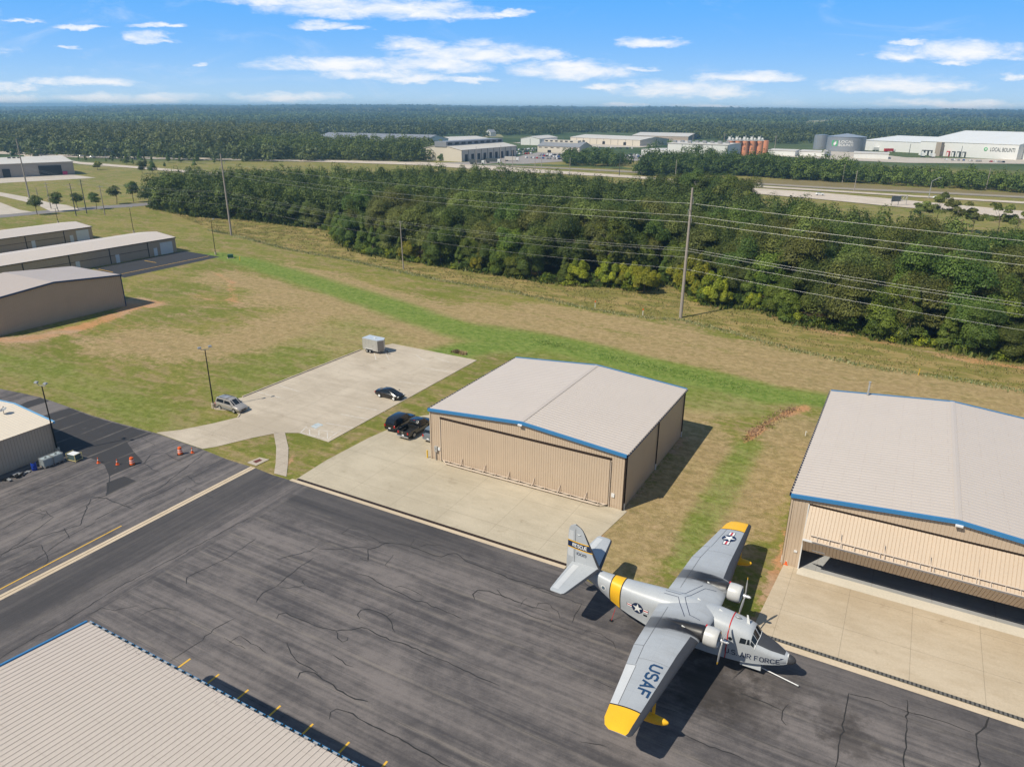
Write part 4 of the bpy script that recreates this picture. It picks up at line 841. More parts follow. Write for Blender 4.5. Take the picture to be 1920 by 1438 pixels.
ST = [(-.58, 2.42, 2.05, .39, 1.80, .30, 1.64), (-.8, 2.50, 2.10, .52, 1.72, .42, 1.52), (-1.1, 2.60, 2.18, .67, 1.66, .55, 1.40), (-1.6, 2.78, 2.30, .86, 1.55, .73, 1.24), (-2.2, 2.98, 2.45, 1.01, 1.42, .88, 1.04), (-2.86, 3.18, 2.62, 1.12, 1.28, 1.0, .84),
      (-3.0, 3.36, 2.7, 1.13, 1.25, 1.02, .81), (-3.38, 3.86, 2.95, 1.17, 1.18, 1.06, .73), (-3.7, 3.98, 3.0, 1.19, 1.13, 1.1, .68), (-4.3, 4.10, 3.05, 1.22, 1.05, 1.15, .60), (-5.2, 4.24, 3.12, 1.25, .98, 1.2, .50), (-6.5, 4.36, 3.15, 1.27, .90, 1.24, .40), (-8, 4.40, 3.15, 1.27, .86, 1.25, .32),
      (-9.35, 4.38, 3.15, 1.27, .86, 1.25, .30), (-9.5, 4.37, 3.15, 1.27, .98, 1.23, .55), (-11, 4.24, 3.12, 1.24, 1.08, 1.18, .66), (-12, 4.15, 3.1, 1.19, 1.18, 1.08, .76), (-13.5, 4.03, 3.05, 1.06, 1.38, .86, .94), (-14.5, 3.98, 3.02, .95, 1.58, .70, 1.14), (-15.4, 3.97, 3.02, .82, 1.88, .54, 1.44),
      (-16.3, 3.99, 3.08, .68, 2.28, .40, 1.86), (-17.3, 4.04, 3.25, .51, 2.75, .28, 2.42), (-18.5, 4.10, 3.5, .32, 3.15, .17, 2.98), (-19.45, 4.12, 3.65, .16, 3.4, .08, 3.28)]
def sec(x):
    x = max(min(x, ST[0][0]), ST[-1][0])
    for a, b_ in zip(ST[:-1], ST[1:]):
        if a[0] >= x >= b_[0]:
            f = (a[0] - x) / (a[0] - b_[0]); return [p + (q - p) * f for p, q in zip(a, b_)]
def half(x):
    _, zt, zs, w, zc, wc, zb = sec(x); pts = []
    for i in range(9):
        a = i / 8 * math.pi / 2; pts.append((w * math.sin(a) ** .86, zs + (zt - zs) * math.cos(a) ** .86))
    for f in (.2, .45, .7, .9): pts.append((w + (wc - w) * f * f, zs + (zc - zs) * f))
    pts += [(wc + .03, zc), (wc * .82, zc - (zc - zb) * .30), (wc * .42, zc - (zc - zb) * .66), (0, zb)]
    return pts
NH = 17
def surf(x, t, sg):                                                  # t 0..16 along the half outline
    p = half(x); i = min(int(t), NH - 2); f = t - i; a, b_ = p[i], p[i + 1]
    return Vector((x, sg * (a[0] + (b_[0] - a[0]) * f), a[1] + (b_[1] - a[1]) * f))
def yside(x, z):
    p = half(x)
    for a, b_ in zip(p[:-3], p[1:-2]):
        if a[1] >= z >= b_[1]: f = (a[1] - z) / max(a[1] - b_[1], 1e-6); return a[0] + (b_[0] - a[0]) * f
    return p[0][0] if z > p[0][1] else p[13][0]
xsf = sorted(set([s_[0] for s_ in ST] + [-.68, -1.35, -1.9, -2.5, -4.8, -5.8, -7.2, -8.7, -10.2, -12.7, -14.0, -14.95, -15.85, -16.8, -17.9]), reverse=True)
rings = []
for x in xsf:
    h = half(x); rings.append([(x, y, z) for y, z in h] + [(x, -y, z) for y, z in h[-2:0:-1]])
b = MB(); b.loft(rings); fus = b.build('fuselage', M['ac'], plane, smooth=True, autosm=38)
def patch(name, m_, f, nu, nv, parent, off=.012, thick=None):
    """grid patch on the skin: f(u,v)->(point, outward normal)"""
    b = MB(); n0 = (nu + 1) * (nv + 1)
    for i in range(nu + 1):
        for j in range(nv + 1):
            p, n_ = f(i / nu, j / nv); b.v.append(tuple(p + n_ * off))
    for i in range(nu):
        for j in range(nv): k = i * (nv + 1) + j; b.f.append((k, k + 1, k + nv + 2, k + nv + 1)); b.mi.append(0)
    return b.build(name, m_, parent, smooth=True)
def snorm(x, t, sg):
    p = surf(x, t, sg); a = surf(x - .05, t, sg) - surf(x + .05, t, sg); b_ = surf(x, min(t + .2, 16), sg) - surf(x, max(t - .2, 0), sg)
    n_ = a.cross(b_).normalized(); c_ = Vector((x, 0, (half(x)[0][1] + half(x)[-1][1]) / 2)); return n_ if n_.dot(p - c_) > 0 else -n_
def ring_band(name, m_, xa, xb, xa2=None, xb2=None, off=.012, t1=15.9):
    for sg in (1, -1):
        patch(name, m_, lambda u, v: (lambda x, t_: (surf(x, t_, sg), snorm(x, t_, sg)))(xa + (xb - xa) * u + ((xa2 - xa) * v if xa2 else 0), v * t1), max(2, int(abs(xb - xa) / .2)), 32, fus, off)
ring_band('yellow_band', M['acy'], -14.45, -15.40); ring_band('black_band', M['dark'], -14.36, -14.45, off=.013); ring_band('black_band', M['dark'], -15.40, -15.49, off=.013)
ring_band('red_strap', M['red'], -5.06, -5.14, off=.03)
for sg in (1, -1):                                                   # anti-glare panel
    patch('glare_panel', M['glare'], lambda u, v: (lambda x, t_: (surf(x, t_, sg), snorm(x, t_, sg)))(-.86 - 2.02 * u, v * float(np.interp(u, [0, .5, 1], [2.3, 3.8, 4.2]))), 12, 8, fus, .010)
def xzquad(name, m_, q, sg, parent=None, off=.014, n_=6):
    """four (x,z) corners laid on the fuselage side"""
    def f(u, v):
        x = (q[0][0] * (1 - u) + q[1][0] * u) * (1 - v) + (q[3][0] * (1 - u) + q[2][0] * u) * v
        z = (q[0][1] * (1 - u) + q[1][1] * u) * (1 - v) + (q[3][1] * (1 - u) + q[2][1] * u) * v
        return Vector((x, sg * yside(x, z), z)), Vector((0, sg, .25)).normalized()
    return patch(name, m_, f, n_, n_, parent or fus, off)
for sg in (1, -1):
    xzquad('cockpit_window', M['glass'], ((-4.18, 2.86), (-3.70, 2.92), (-3.66, 3.36), (-4.12, 3.36)), sg, off=.02)
    xzquad('cockpit_window', M['glass'], ((-3.62, 2.93), (-3.36, 2.96), (-3.44, 3.38), (-3.59, 3.38)), sg, off=.02)
    for (ta_, tb_) in ((.25, 2.7), (3.0, 5.6), (5.9, 7.6)):
        patch('windscreen_pane', M['glass'], lambda u, v: (lambda x, t_: (surf(x, t_, sg), snorm(x, t_, sg)))(-2.90 - .44 * u - (.10 * max(0, ta_ - 2.5)) * (1 - u) * .5, ta_ + (tb_ - ta_) * v), 5, 6, fus, .015)
    b = MB()
    for i in range(10):
        t0, t1_ = i * .8, (i + 1) * .8; b.tube(surf(-2.87 - .012 * i, t0, sg) + snorm(-2.87, t0, sg) * .01, surf(-2.87 - .012 * (i + 1), t1_, sg) + snorm(-2.87, t1_, sg) * .01, .028, n=6)
    b.build('windscreen_frame', M['markw'], fus)
    # round cabin window, hatch window, tail seal
    def disc(name, m_, cx, cz, r_, off, nseg=20, r0=0.0):
        b = MB(); rr = [r0, r_]; k = 0
        for a_ in range(nseg):
            for q in rr:
                x, z = cx + q * math.cos(2 * math.pi * a_ / nseg), cz + q * math.sin(2 * math.pi * a_ / nseg); b.v.append((x, sg * (yside(x, z) + off), z))
        for a_ in range(nseg): j = (a_ + 1) % nseg; b.f.append((2 * a_, 2 * a_ + 1, 2 * j + 1, 2 * j)); b.mi.append(0)
        return b.build(name, m_, fus)
    disc('porthole', M['glass'], -4.88, 2.98, .16, .02); disc('tail_seal', M['markw'], -16.1, 3.0, .24, .015); disc('tail_seal', mat('seal_blue', (.10, .14, .18), .5, var=.5, sc=9), -16.1, 3.0, .175, .022)
    disc('insignia', M['mark'], -12.72, 2.52, .52, .012)
    bars = []
    def xzpoly(name, m_, pts, off):
        b = MB(); b.poly([(x, sg * (yside(x, z) + off), z) for x, z in pts]); return b.build(name, m_, fus)
    star = [(-12.72 + (.47 if i % 2 == 0 else .18) * math.sin(i * math.pi / 5), 2.52 + (.47 if i % 2 == 0 else .18) * math.cos(i * math.pi / 5)) for i in range(10)]
    b = MB(); b.poly([(x, sg * (yside(x, z) + .022), z) for x, z in star]); o = b.build('insignia', M['markw'], fus)
    for s2 in (1, -1):
        x0, x1 = -12.72 + s2 * .44, -12.72 + s2 * .98
        xzquad('insignia', M['mark'], ((x0, 2.35), (x1 + s2 * .04, 2.35), (x1 + s2 * .04, 2.73), (x0, 2.73)), sg, off=.010)
        for za, zb_, mm in ((2.38, 2.49, 'markw'), (2.49, 2.59, 'markr'), (2.59, 2.70, 'markw')): xzquad('insignia', M[mm], ((x0 + s2 * .1, za), (x1, za), (x1, zb_), (x0 + s2 * .1, zb_)), sg, off=.016)
    xzquad('cabin_window', M['glass'], ((-12.15, 2.02), (-11.80, 2.02), (-11.80, 2.20), (-12.15, 2.20)), sg)
    xzquad('stencil_mark', M['mark'], ((-1.06, 2.20), (-.84, 2.30), (-1.10, 2.34), (-1.10, 2.34)), sg)
# radome
b = MB(); rr = []
for i in range(9):
    a_ = i / 8 * math.pi / 2; rr.append([(-.60 + .60 * math.sin(a_), max(.40 * math.cos(a_), .004) * math.cos(q), 2.04 + max(.40 * math.cos(a_), .004) * math.sin(q)) for q in np.linspace(0, 2 * math.pi, 25)[:-1]])
b.loft(rr); b.build('radome', mat('radome_black', (.05, .05, .055), .5), plane, smooth=True)
b = MB(); b.tube((-.66, 0, 2.04), (-.585, 0, 2.04), .425, .405, n=28); b.build('nose_ring', M['markw'], fus)
# ---- lettering helper: font outlines turned to mesh, cut fine, then laid on the skin
def glyphs(text, size, cut=.25, bold=.0):
    cu = bpy.data.curves.new('lettering', 'FONT'); cu.body = text; cu.size = size; cu.offset = bold; cu.resolution_u = 3
    tmp = bpy.data.objects.new('lettering', cu); C.objects.link(tmp); dg = bpy.context.evaluated_depsgraph_get(); dg.update()
    me = bpy.data.meshes.new_from_object(tmp.evaluated_get(dg)); bpy.data.objects.remove(tmp); bm = bmesh.new(); bm.from_mesh(me); bmesh.ops.triangulate(bm, faces=bm.faces)
    for _ in range(4):
        e = [x for x in bm.edges if x.calc_length() > cut]
        if not e: break
        bmesh.ops.subdivide_edges(bm, edges=e, cuts=1); bmesh.ops.triangulate(bm, faces=bm.faces)
    vs = [v.co.copy() for v in bm.verts]; bm.verts.index_update(); fs = [tuple(v.index for v in f.verts) for f in bm.faces]; bm.free()
    return vs, fs
def lettering(text, height, width, fmap, m_, parent, bold=0, name='lettering'):
    vs, fs = glyphs(text, 1.0, .12, bold); x0, x1 = min(v.x for v in vs), max(v.x for v in vs); y0, y1 = min(v.y for v in vs), max(v.y for v in vs)
    b = MB(); b.v = [tuple(fmap((v.x - x0) / (x1 - x0) * width, (v.y - y0) / (y1 - y0) * height)) for v in vs]; b.f = fs; b.mi = [0] * len(fs)
    return b.build(name, m_, parent)
GLY = {'U': [[(0,6),(0,1),(1,0),(3,0),(4,1),(4,6)]], 'S': [[(4,5),(3,6),(1,6),(0,5),(0,4),(1,3),(3,3),(4,2),(4,1),(3,0),(1,0),(0,1)]], 'A': [[(0,-.3),(2,6.2),(4,-.3)],[(1.05,1.9),(2.95,1.9)]], 'F': [[(0,-.4),(0,6),(4,6)],[(.5,3.1),(3.2,3.1)]], 'I': [[(0,-.4),(0,6.4)]],
 'R': [[(0,-.4),(0,6),(3,6),(4,5),(4,4),(3,3),(.5,3)],[(2.2,2.5),(4,-.4)]], 'O': [[(2,6),(1,6),(0,5),(0,1),(1,0),(3,0),(4,1),(4,5),(3,6),(2,6)]], 'C': [[(4,4.6),(4,5),(3,6),(1,6),(0,5),(0,1),(1,0),(3,0),(4,1),(4,1.4)]], 'E': [[(4,6),(0,6),(0,0),(4,0)],[(.5,3.1),(3.2,3.1)]], '.': [[(0,-.4),(0,.6)]], '1': [[(0,-.4),(0,6.4)]],
 '0': [[(1.8,6),(1,6),(0,5),(0,1),(1,0),(2.6,0),(3.6,1),(3.6,5),(2.6,6),(1.8,6)]], '9': [[(3.6,3),(1,3),(0,4),(0,5),(1,6),(2.6,6),(3.6,5),(3.6,1),(2.6,0),(1,0),(0,.8)]]}
def block_text(text, height, width, fmap, m_, parent, w=.9, name='lettering'):
    """octagonal block capitals as mitred ribbons"""
    X = 0; runs = []
    for ch in text:
        if ch == ' ': X += 2.6; continue
        for k, st in enumerate(GLY[ch]): runs.append([(X + x, y, k) for x, y in st])
        X += {'I': 0, '1': 0, '.': 0}.get(ch, 4.0 if ch != '0' and ch != '9' else 3.6) + 1.75
    tot = X - 1.75 + w; H_ = 6 + w; b = MB()
    for st in runs:
        P_ = []
        for (x0, y0, k), (x1, y1_, _) in zip(st[:-1], st[1:]):
            n_ = max(1, int(math.hypot(x1 - x0, y1_ - y0) / 1.2)); P_ += [(x0 + (x1 - x0) * i / n_, y0 + (y1_ - y0) * i / n_) for i in range(n_)]
        P_.append(st[-1][:2]); k = st[0][2]; base = len(b.v)
        for i, (x, y) in enumerate(P_):
            a, c = P_[max(i - 1, 0)], P_[min(i + 1, len(P_) - 1)]
            if st[0][:2] == st[-1][:2] and i in (0, len(P_) - 1): a, c = P_[-2], P_[1]
            d1 = (x - a[0], y - a[1]); d2 = (c[0] - x, c[1] - y); n1 = math.hypot(*d1) or 1; n2 = math.hypot(*d2) or 1
            if math.hypot(*d1) == 0: d1 = d2; n1 = n2
            if math.hypot(*d2) == 0: d2 = d1; n2 = n1
            t1 = (d1[0] / n1, d1[1] / n1); t2 = (d2[0] / n2, d2[1] / n2); tx, ty = t1[0] + t2[0], t1[1] + t2[1]; l = math.hypot(tx, ty) or 1; tx, ty = tx / l, ty / l; cs = max(.4, tx * t1[0] + ty * t1[1]); h = w / 2 / cs
            for s_ in (1, -1):
                u, v = x - ty * h * s_ + w / 2, y + tx * h * s_ + w / 2; p = fmap(u / tot * width, v / H_ * height); b.v.append(tuple(p))
        for i in range(len(P_) - 1): b.f.append((base + 2 * i, base + 2 * i + 1, base + 2 * i + 3, base + 2 * i + 2)); b.mi.append(0)
    return b.build(name, m_, parent)
def side_text(text, xa, za, xb, zb, h, sg, bold=.015):
    L_ = math.hypot(xb - xa, zb - za); ux, uz = (xb - xa) / L_, (zb - za) / L_
    def f(u, v):
        if sg > 0: u = L_ - u
        x = xa + ux * u - (uz * v * (1 if 1 else 0)); z = za + uz * u + abs(ux) * v
        return Vector((x, sg * (yside(x, z) + .016), z))
    block_text(text, h, L_, f, M['mark'], fus, 1.0)
side_text('U.S. AIR FORCE', -5.16, 1.50, -1.02, 1.73, .50, -1)
side_text('U.S. AIR FORCE', -5.16, 1.50, -1.02, 1.73, .50, 1)
# ---- wing
WS = [(0, -6.35, 4.00, 4.60, .155), (1.3, -6.35, 4.00, 4.58, .155), (3.2, -6.45, 4.02, 4.40, .155), (6.8, -6.80, 4.00, 3.95, .15), (10, -7.05, 3.92, 3.25, .14), (13.1, -7.30, 3.84, 2.60, .125), (14.3, -7.40, 3.80, 2.34, .12), (14.9, -7.47, 3.79, 1.98, .10), (15.14, -7.66, 3.78, 1.40, .05)]
def wsec(y):
    y = abs(y)
    for a, b_ in zip(WS[:-1], WS[1:]):
        if a[0] <= y <= b_[0]: f = (y - a[0]) / (b_[0] - a[0]); return [p + (q - p) * f for p, q in zip(a, b_)][1:]
    return list(WS[-1][1:])
INC = math.tan(R(3.0))
def wpt(y, s_, upper):
    xl, zl, c, th = wsec(y); yt = 5 * th * (.2969 * math.sqrt(max(s_, 0)) - .126 * s_ - .3516 * s_ ** 2 + .2843 * s_ ** 3 - .1036 * s_ ** 4); cam_ = .10 * th * math.sin(math.pi * s_) * 2
    z = zl + c * ((yt + cam_) if upper else (-yt * .75 + cam_)) - INC * c * s_
    return Vector((xl - c * s_, y, z))
def wtop(x, y):
    xl, zl, c, th = wsec(y); s_ = min(max((xl - x) / c, 0), 1); z = wpt(y, s_, True).z
    if abs(y) < 1.27:
        p = half(x)
        for a, b_ in zip(p[:9], p[1:10]):
            if a[0] <= abs(y) <= b_[0]: z = max(z, a[1] + (b_[1] - a[1]) * (abs(y) - a[0]) / max(b_[0] - a[0], 1e-6)) if -12 < x else z
        if x < xl - c: z = a[1]
    return z
sU = [1, .9, .78, .66, .54, .42, .32, .23, .15, .09, .045, .015, 0]; sL = [.015, .05, .10, .2, .35, .55, .78, 1]
ysw = [0, 1.3, 2.3, 3.2, 4.3, 5.0, 5.9, 6.8, 8.4, 9.0, 10, 11, 12, 13.0, 13.1, 13.7, 14.3, 14.7, 14.9, 15.05, 15.14]
for sg, nm in ((1, 'wing'), (-1, 'wing')):
    rings = [[tuple(wpt(y, s_, True)) for s_ in sU] + [tuple(wpt(y, s_, False)) for s_ in sL] for y in ysw]
    rings = [[(x, y * sg, z) for x, y, z in r_] for r_ in rings]
    def mif(a, i):
        ym = (ysw[a] + ysw[a + 1]) / 2
        if ym > 4.4 and 8 <= i <= 14: return 1
        if 13.0 < ym < 13.1: return 3
        if ym > 13.1: return 2
        if 9.0 < ym < 13.0 and i in (0, 1) and sg < 0: return 4
        return 0
    b = MB(); b.loft(rings, mif=mif); wing = b.build(nm, [M['acw'], M['boot'], M['acy'], M['dark'], M['silver']], plane, smooth=True, autosm=40)
    # aileron and flap gaps
    b = MB()
    def wl(pts, w=.03):
        P_ = []
        for (x0, y0), (x1, y1_) in zip(pts[:-1], pts[1:]):
            n_ = max(1, int(math.hypot(x1 - x0, y1_ - y0) / .3))
            for k in range(n_): P_.append((x0 + (x1 - x0) * k / n_, y0 + (y1_ - y0) * k / n_))
        P_.append(pts[-1]); k0 = len(b.v)
        for i, (x, y) in enumerate(P_):
            a_, c_ = P_[max(i - 1, 0)], P_[min(i + 1, len(P_) - 1)]; dx, dy = c_[0] - a_[0], c_[1] - a_[1]; l = math.hypot(dx, dy) or 1; nx_, ny_ = dy / l * w / 2, -dx / l * w / 2
            for q in (1, -1): xx, yy = x + nx_ * q, y + ny_ * q; b.v.append((xx, yy, wtop(xx, yy) + .012))
        for i in range(len(P_) - 1): b.f.append((k0 + 2 * i, k0 + 2 * i + 1, k0 + 2 * i + 3, k0 + 2 * i + 2)); b.mi.append(0)
    xs_ = lambda y, s_: wsec(y)[0] - wsec(y)[2] * s_
    wl([(xs_(9, 1), sg * 9), (xs_(9, .78), sg * 9), (xs_(13, .78), sg * 13)]); wl([(xs_(1.4, .80), sg * 1.5), (xs_(6.8, .80), sg * 6.8), (xs_(8.9, .8), sg * 8.9)])
    wl([(xs_(6.8, .8), sg * 6.8), (xs_(6.8, 1), sg * 6.8)]); wl([(xs_(8.2, .12), sg * 8.2), (xs_(8.2, .8), sg * 8.2)], .015)
    b.build('control_gap', M['boot'], wing)
    b = MB()                                                        # walkway outline
    wl([(-11.45, sg * .42), (-11.15, sg * .2), (-9.62, sg * .2), (-8.35, sg * 2.35)], .05); wl([(-7.15, sg * 2.15), (-8.05, sg * 2.0), (-9.12, 0)], .05)
    b.build('walkway_line', M['mark'], wing)
    # nacelle, cowling, engine, propeller
    EYc, EZc = sg * 3.2, 4.10
    def circ(x, r_, zc=EZc, n_=28, sq=1.0): return [(x, EYc + r_ * math.cos(q), zc + r_ * sq * math.sin(q)) for q in np.linspace(0, 2 * math.pi, n_ + 1)[:-1]]
    b = MB(); b.loft([circ(-6.30, .64), circ(-6.6, .66, 4.09), circ(-7.2, .62, 4.08, sq=.95), circ(-8.0, .50, 4.10, sq=.85), circ(-8.9, .30, 4.10, sq=.8), circ(-9.8, .05, 4.08)]); nac = b.build('nacelle', M['acw'], plane, smooth=True)
    b = MB(); b.loft([circ(-5.60, .60), circ(-5.40, .62), circ(-5.33, .65), circ(-5.31, .68), circ(-5.35, .72), circ(-5.55, .755), circ(-5.95, .775), circ(-6.28, .74), circ(-6.36, .735), circ(-6.36, .66)], cap=False); cowl = b.build('cowling', mat('cowl_white', (.52, .515, .50), .35, spec=.5, var=.12, sc=1.2), nac, smooth=True, autosm=60)
    b = MB(); b.loft([circ(-5.72, .64), circ(-5.70, .01)], cap=False); b.build('engine_face', M['dark'], nac)
    b = MB(); b.tube((-5.75, EYc, EZc), (-5.15, EYc, EZc), .17, .12, n=14)
    for k in range(9): a_ = k * 2 * math.pi / 9; b.tube((-5.62, EYc + .15 * math.cos(a_), EZc + .15 * math.sin(a_)), (-5.62, EYc + .52 * math.cos(a_), EZc + .52 * math.sin(a_)), .085, n=8)
    b.build('engine', M['grey'], nac)
    b = MB(); b.box((-6.42, EYc + .30 * 1, 4.66), (.12, .30, .16), 0); b.build('exhaust_cover', M['red'], nac)
    b = MB(); b.tube((-5.15, EYc, EZc), (-4.95, EYc, EZc), .17, .17, n=14); b.tube((-4.95, EYc, EZc), (-4.62, EYc, EZc), .13, .12, n=14); b.tube((-4.62, EYc, EZc), (-4.54, EYc, EZc), .06, .05, n=10)
    prop = b.build('propeller_hub', mat('prop_silver', (.62, .62, .63), .3, metal=.3), nac, smooth=True, autosm=40)
    a0 = -118 if sg < 0 else 88
    for k in range(3):
        a_ = R(a0 + 120 * k); dv = Vector((0, math.cos(a_), math.sin(a_))); tv = Vector((0, -math.sin(a_), math.cos(a_))); rings = []; c0_ = Vector((-5.02, EYc, EZc))
        stn = [(.12, .06, .05, 60), (.28, .06, .05, 55), (.45, .09, .035, 48), (.8, .12, .025, 38), (1.2, .125, .02, 29), (1.5, .115, .017, 24), (1.62, .10, .016, 24), (1.78, .07, .012, 22), (1.82, .03, .01, 22)]
        for r_, hc_, th, tw_ in stn:
            e1 = tv * math.cos(R(tw_)) + EX * math.sin(R(tw_)); e2 = -tv * math.sin(R(tw_)) + EX * math.cos(R(tw_))
            rings.append([tuple(c0_ + dv * r_ + e1 * hc_ * math.cos(q) + e2 * th * math.sin(q)) for q in np.linspace(0, 2 * math.pi, 11)[:-1]])
        b = MB(); b.loft(rings, mif=lambda a, i: 1 if a >= 6 else 0); b.build('propeller_blade', [mat('blade_grey', (.42, .41, .40), .35, metal=.3), M['acy']], prop, smooth=True)
    # float and struts
    fy, fz = sg * 11.1, 2.0; b = MB(); rings = []
    for x, r_, dz in ((-6.25, .02, .18), (-6.32, .12, .16), (-6.6, .24, .10), (-7.2, .33, .03), (-7.9, .36, 0), (-8.5, .34, .02), (-9.1, .25, .10), (-9.7, .12, .18), (-10.0, .02, .22)):
        rings.append([(x, fy + r_ * .85 * math.copysign(abs(math.cos(q)) ** .8, math.cos(q)), fz + dz + r_ * (1.0 if math.sin(q) > 0 else 1.15) * math.sin(q)) for q in np.linspace(0, 2 * math.pi, 17)[:-1]])
    b.loft(rings); fl = b.build('wing_float', M['acy'], plane, smooth=True)
    for x in (-7.4, -8.5):
        b = MB(); w2 = .12; zt_ = 3.85
        b.loft([[(x + w2 * math.cos(q), fy + .035 * math.sin(q), z_) for q in np.linspace(0, 2 * math.pi, 9)[:-1]] for z_ in (fz + .25, zt_)]); b.build('strut', M['acy'], fl)
    b = MB(); b.tube((-7.9, fy, fz + .25), (-7.9, fy - sg * 1.3, 3.75), .025); b.build('strut', M['grey'], fl)
    # main wheel beside the hull
    b = MB(); wy = sg * 1.52
    for w_, mm, rw_ in ((.30, 0, .48), (.32, 1, .24)): b.tube((-8.9, wy - w_ / 2, .47), (-8.9, wy + w_ / 2, .47), rw_, n=24, mi=mm)
    wh = b.build('main_wheel', [M['rubber'], M['markw']], plane, bevel=.03)
    b = MB(); b.tube((-8.9, wy - sg * .2, .47), (-8.9, sg * 1.2, 1.4), .06); b.tube((-8.7, sg * 1.2, 2.2), (-8.9, wy, .6), .05); b.build('gear_leg', M['grey'], wh)
    # tailplane
    b = MB(); rings = []; tps = [(.12, -16.75, 2.75, .30), (2.4, -17.25, 2.15, .22), (4.5, -17.72, 1.55, .15), (4.72, -17.82, 1.40, .12), (4.85, -18.05, 1.05, .05)]
    for y, xl, c, th in tps:
        ring = []
        for q in np.linspace(0, 2 * math.pi, 21)[:-1]:
            s_ = .5 - .5 * math.cos(q); yt = th * .5 * (1 if math.sin(q) >= 0 else -1) * abs(math.sin(q)) ** .8 * (1.15 - .7 * s_); ring.append((xl - c * s_, sg * y, 4.12 + yt + .012 * y))
        rings.append(ring)
    b.loft(rings, mif=lambda a, i: 1 if i in (0, 1, 18, 19) else 0); st_ = b.build('tailplane', [M['ac'], M['boot']], plane, smooth=True, autosm=50)
    b = MB()
    def tt(x, y):
        xl = np.interp(y, [p[0] for p in tps], [p[1] for p in tps]); c = np.interp(y, [p[0] for p in tps], [p[2] for p in tps]); th = np.interp(y, [p[0] for p in tps], [p[3] for p in tps]); s_ = min(max((xl - x) / c, 0), 1)
        return 4.12 + .012 * y + th * .5 * abs(math.sin(math.acos(1 - 2 * s_))) ** .8 * (1.15 - .7 * s_)
    for i in range(8):
        u0, u1 = i / 8, (i + 1) / 8
        for (x_a, x_b) in ((-18.60, -19.42),):
            p = []
            for y in (.55 + 3.9 * u0, .55 + 3.9 * u1):
                p.append([(x, sg * y, tt(x, y) + .012) for x in (x_a, -18.9, -19.15)])
            for j in range(2): b.poly([p[0][j], p[0][j + 1], p[1][j + 1], p[1][j]])
    b.build('elevator', M['silver'], st_)
# insignia and USAF on the wing tops (text reads from the leading edge side)
wings = [o for o in plane.children if o.name.startswith('wing') and 'float' not in o.name]
wl_, wr_ = wings[0], wings[1]
def wl_text(text, xa, xb, ya, yb, m_, parent, w):
    H_, L_ = abs(xb - xa), abs(yb - ya)
    def f(u, v): x = xa + (xb - xa) * v / H_ ; y = ya + (yb - ya) * u / L_; return Vector((x, y, wtop(x, y) + .014))
    block_text(text, H_, L_, f, m_, parent, w)
wl_text('USAF', -8.72, -7.72, -8.45, -11.75, mat('usaf_blue', (.018, .055, .13), .45), wr_, 1.25)
def wdisc(cx, cy, r_, off, m_, star=False, bar=None):
    b = MB()
    if bar: pts = bar
    elif star: pts = [(cx + (r_ if i % 2 == 0 else r_ * .382) * math.cos(i * math.pi / 5), cy + (r_ if i % 2 == 0 else r_ * .382) * math.sin(i * math.pi / 5)) for i in range(10)]
    else: pts = [(cx + r_ * math.cos(q), cy + r_ * math.sin(q)) for q in np.linspace(0, 2 * math.pi, 25)[:-1]]
    b.v = [(cx if not bar else (pts[0][0] + pts[2][0]) / 2, cy if not bar else (pts[0][1] + pts[2][1]) / 2, 0)]; b.v[0] = (b.v[0][0], b.v[0][1], wtop(b.v[0][0], b.v[0][1]) + off)
    b.v += [(x, y, wtop(x, y) + off) for x, y in pts]; n_ = len(pts)
    for i in range(n_): b.f.append((0, 1 + i, 1 + (i + 1) % n_)); b.mi.append(0)
    b.build('insignia', m_, wl_)
icx, icy = -8.62, 11.15
for s2 in (1, -1):
    q = lambda xa, xb, ya, yb: [(icx + xa, icy + s2 * ya), (icx + xb, icy + s2 * ya), (icx + xb, icy + s2 * yb), (icx + xa, icy + s2 * yb)]
    wdisc(0, 0, 0, .014, M['mark'], bar=q(-.31, .31, .4, 1.32)); 
    for xa, xb, mm in ((-.26, -.09, 'markw'), (-.09, .09, 'markr'), (.09, .26, 'markw')): wdisc(0, 0, 0, .022, M[mm], bar=q(xa, xb, .55, 1.26))
wdisc(icx, icy, .66, .024, M['mark']); wdisc(icx, icy, .62, .034, M['markw'], star=True)
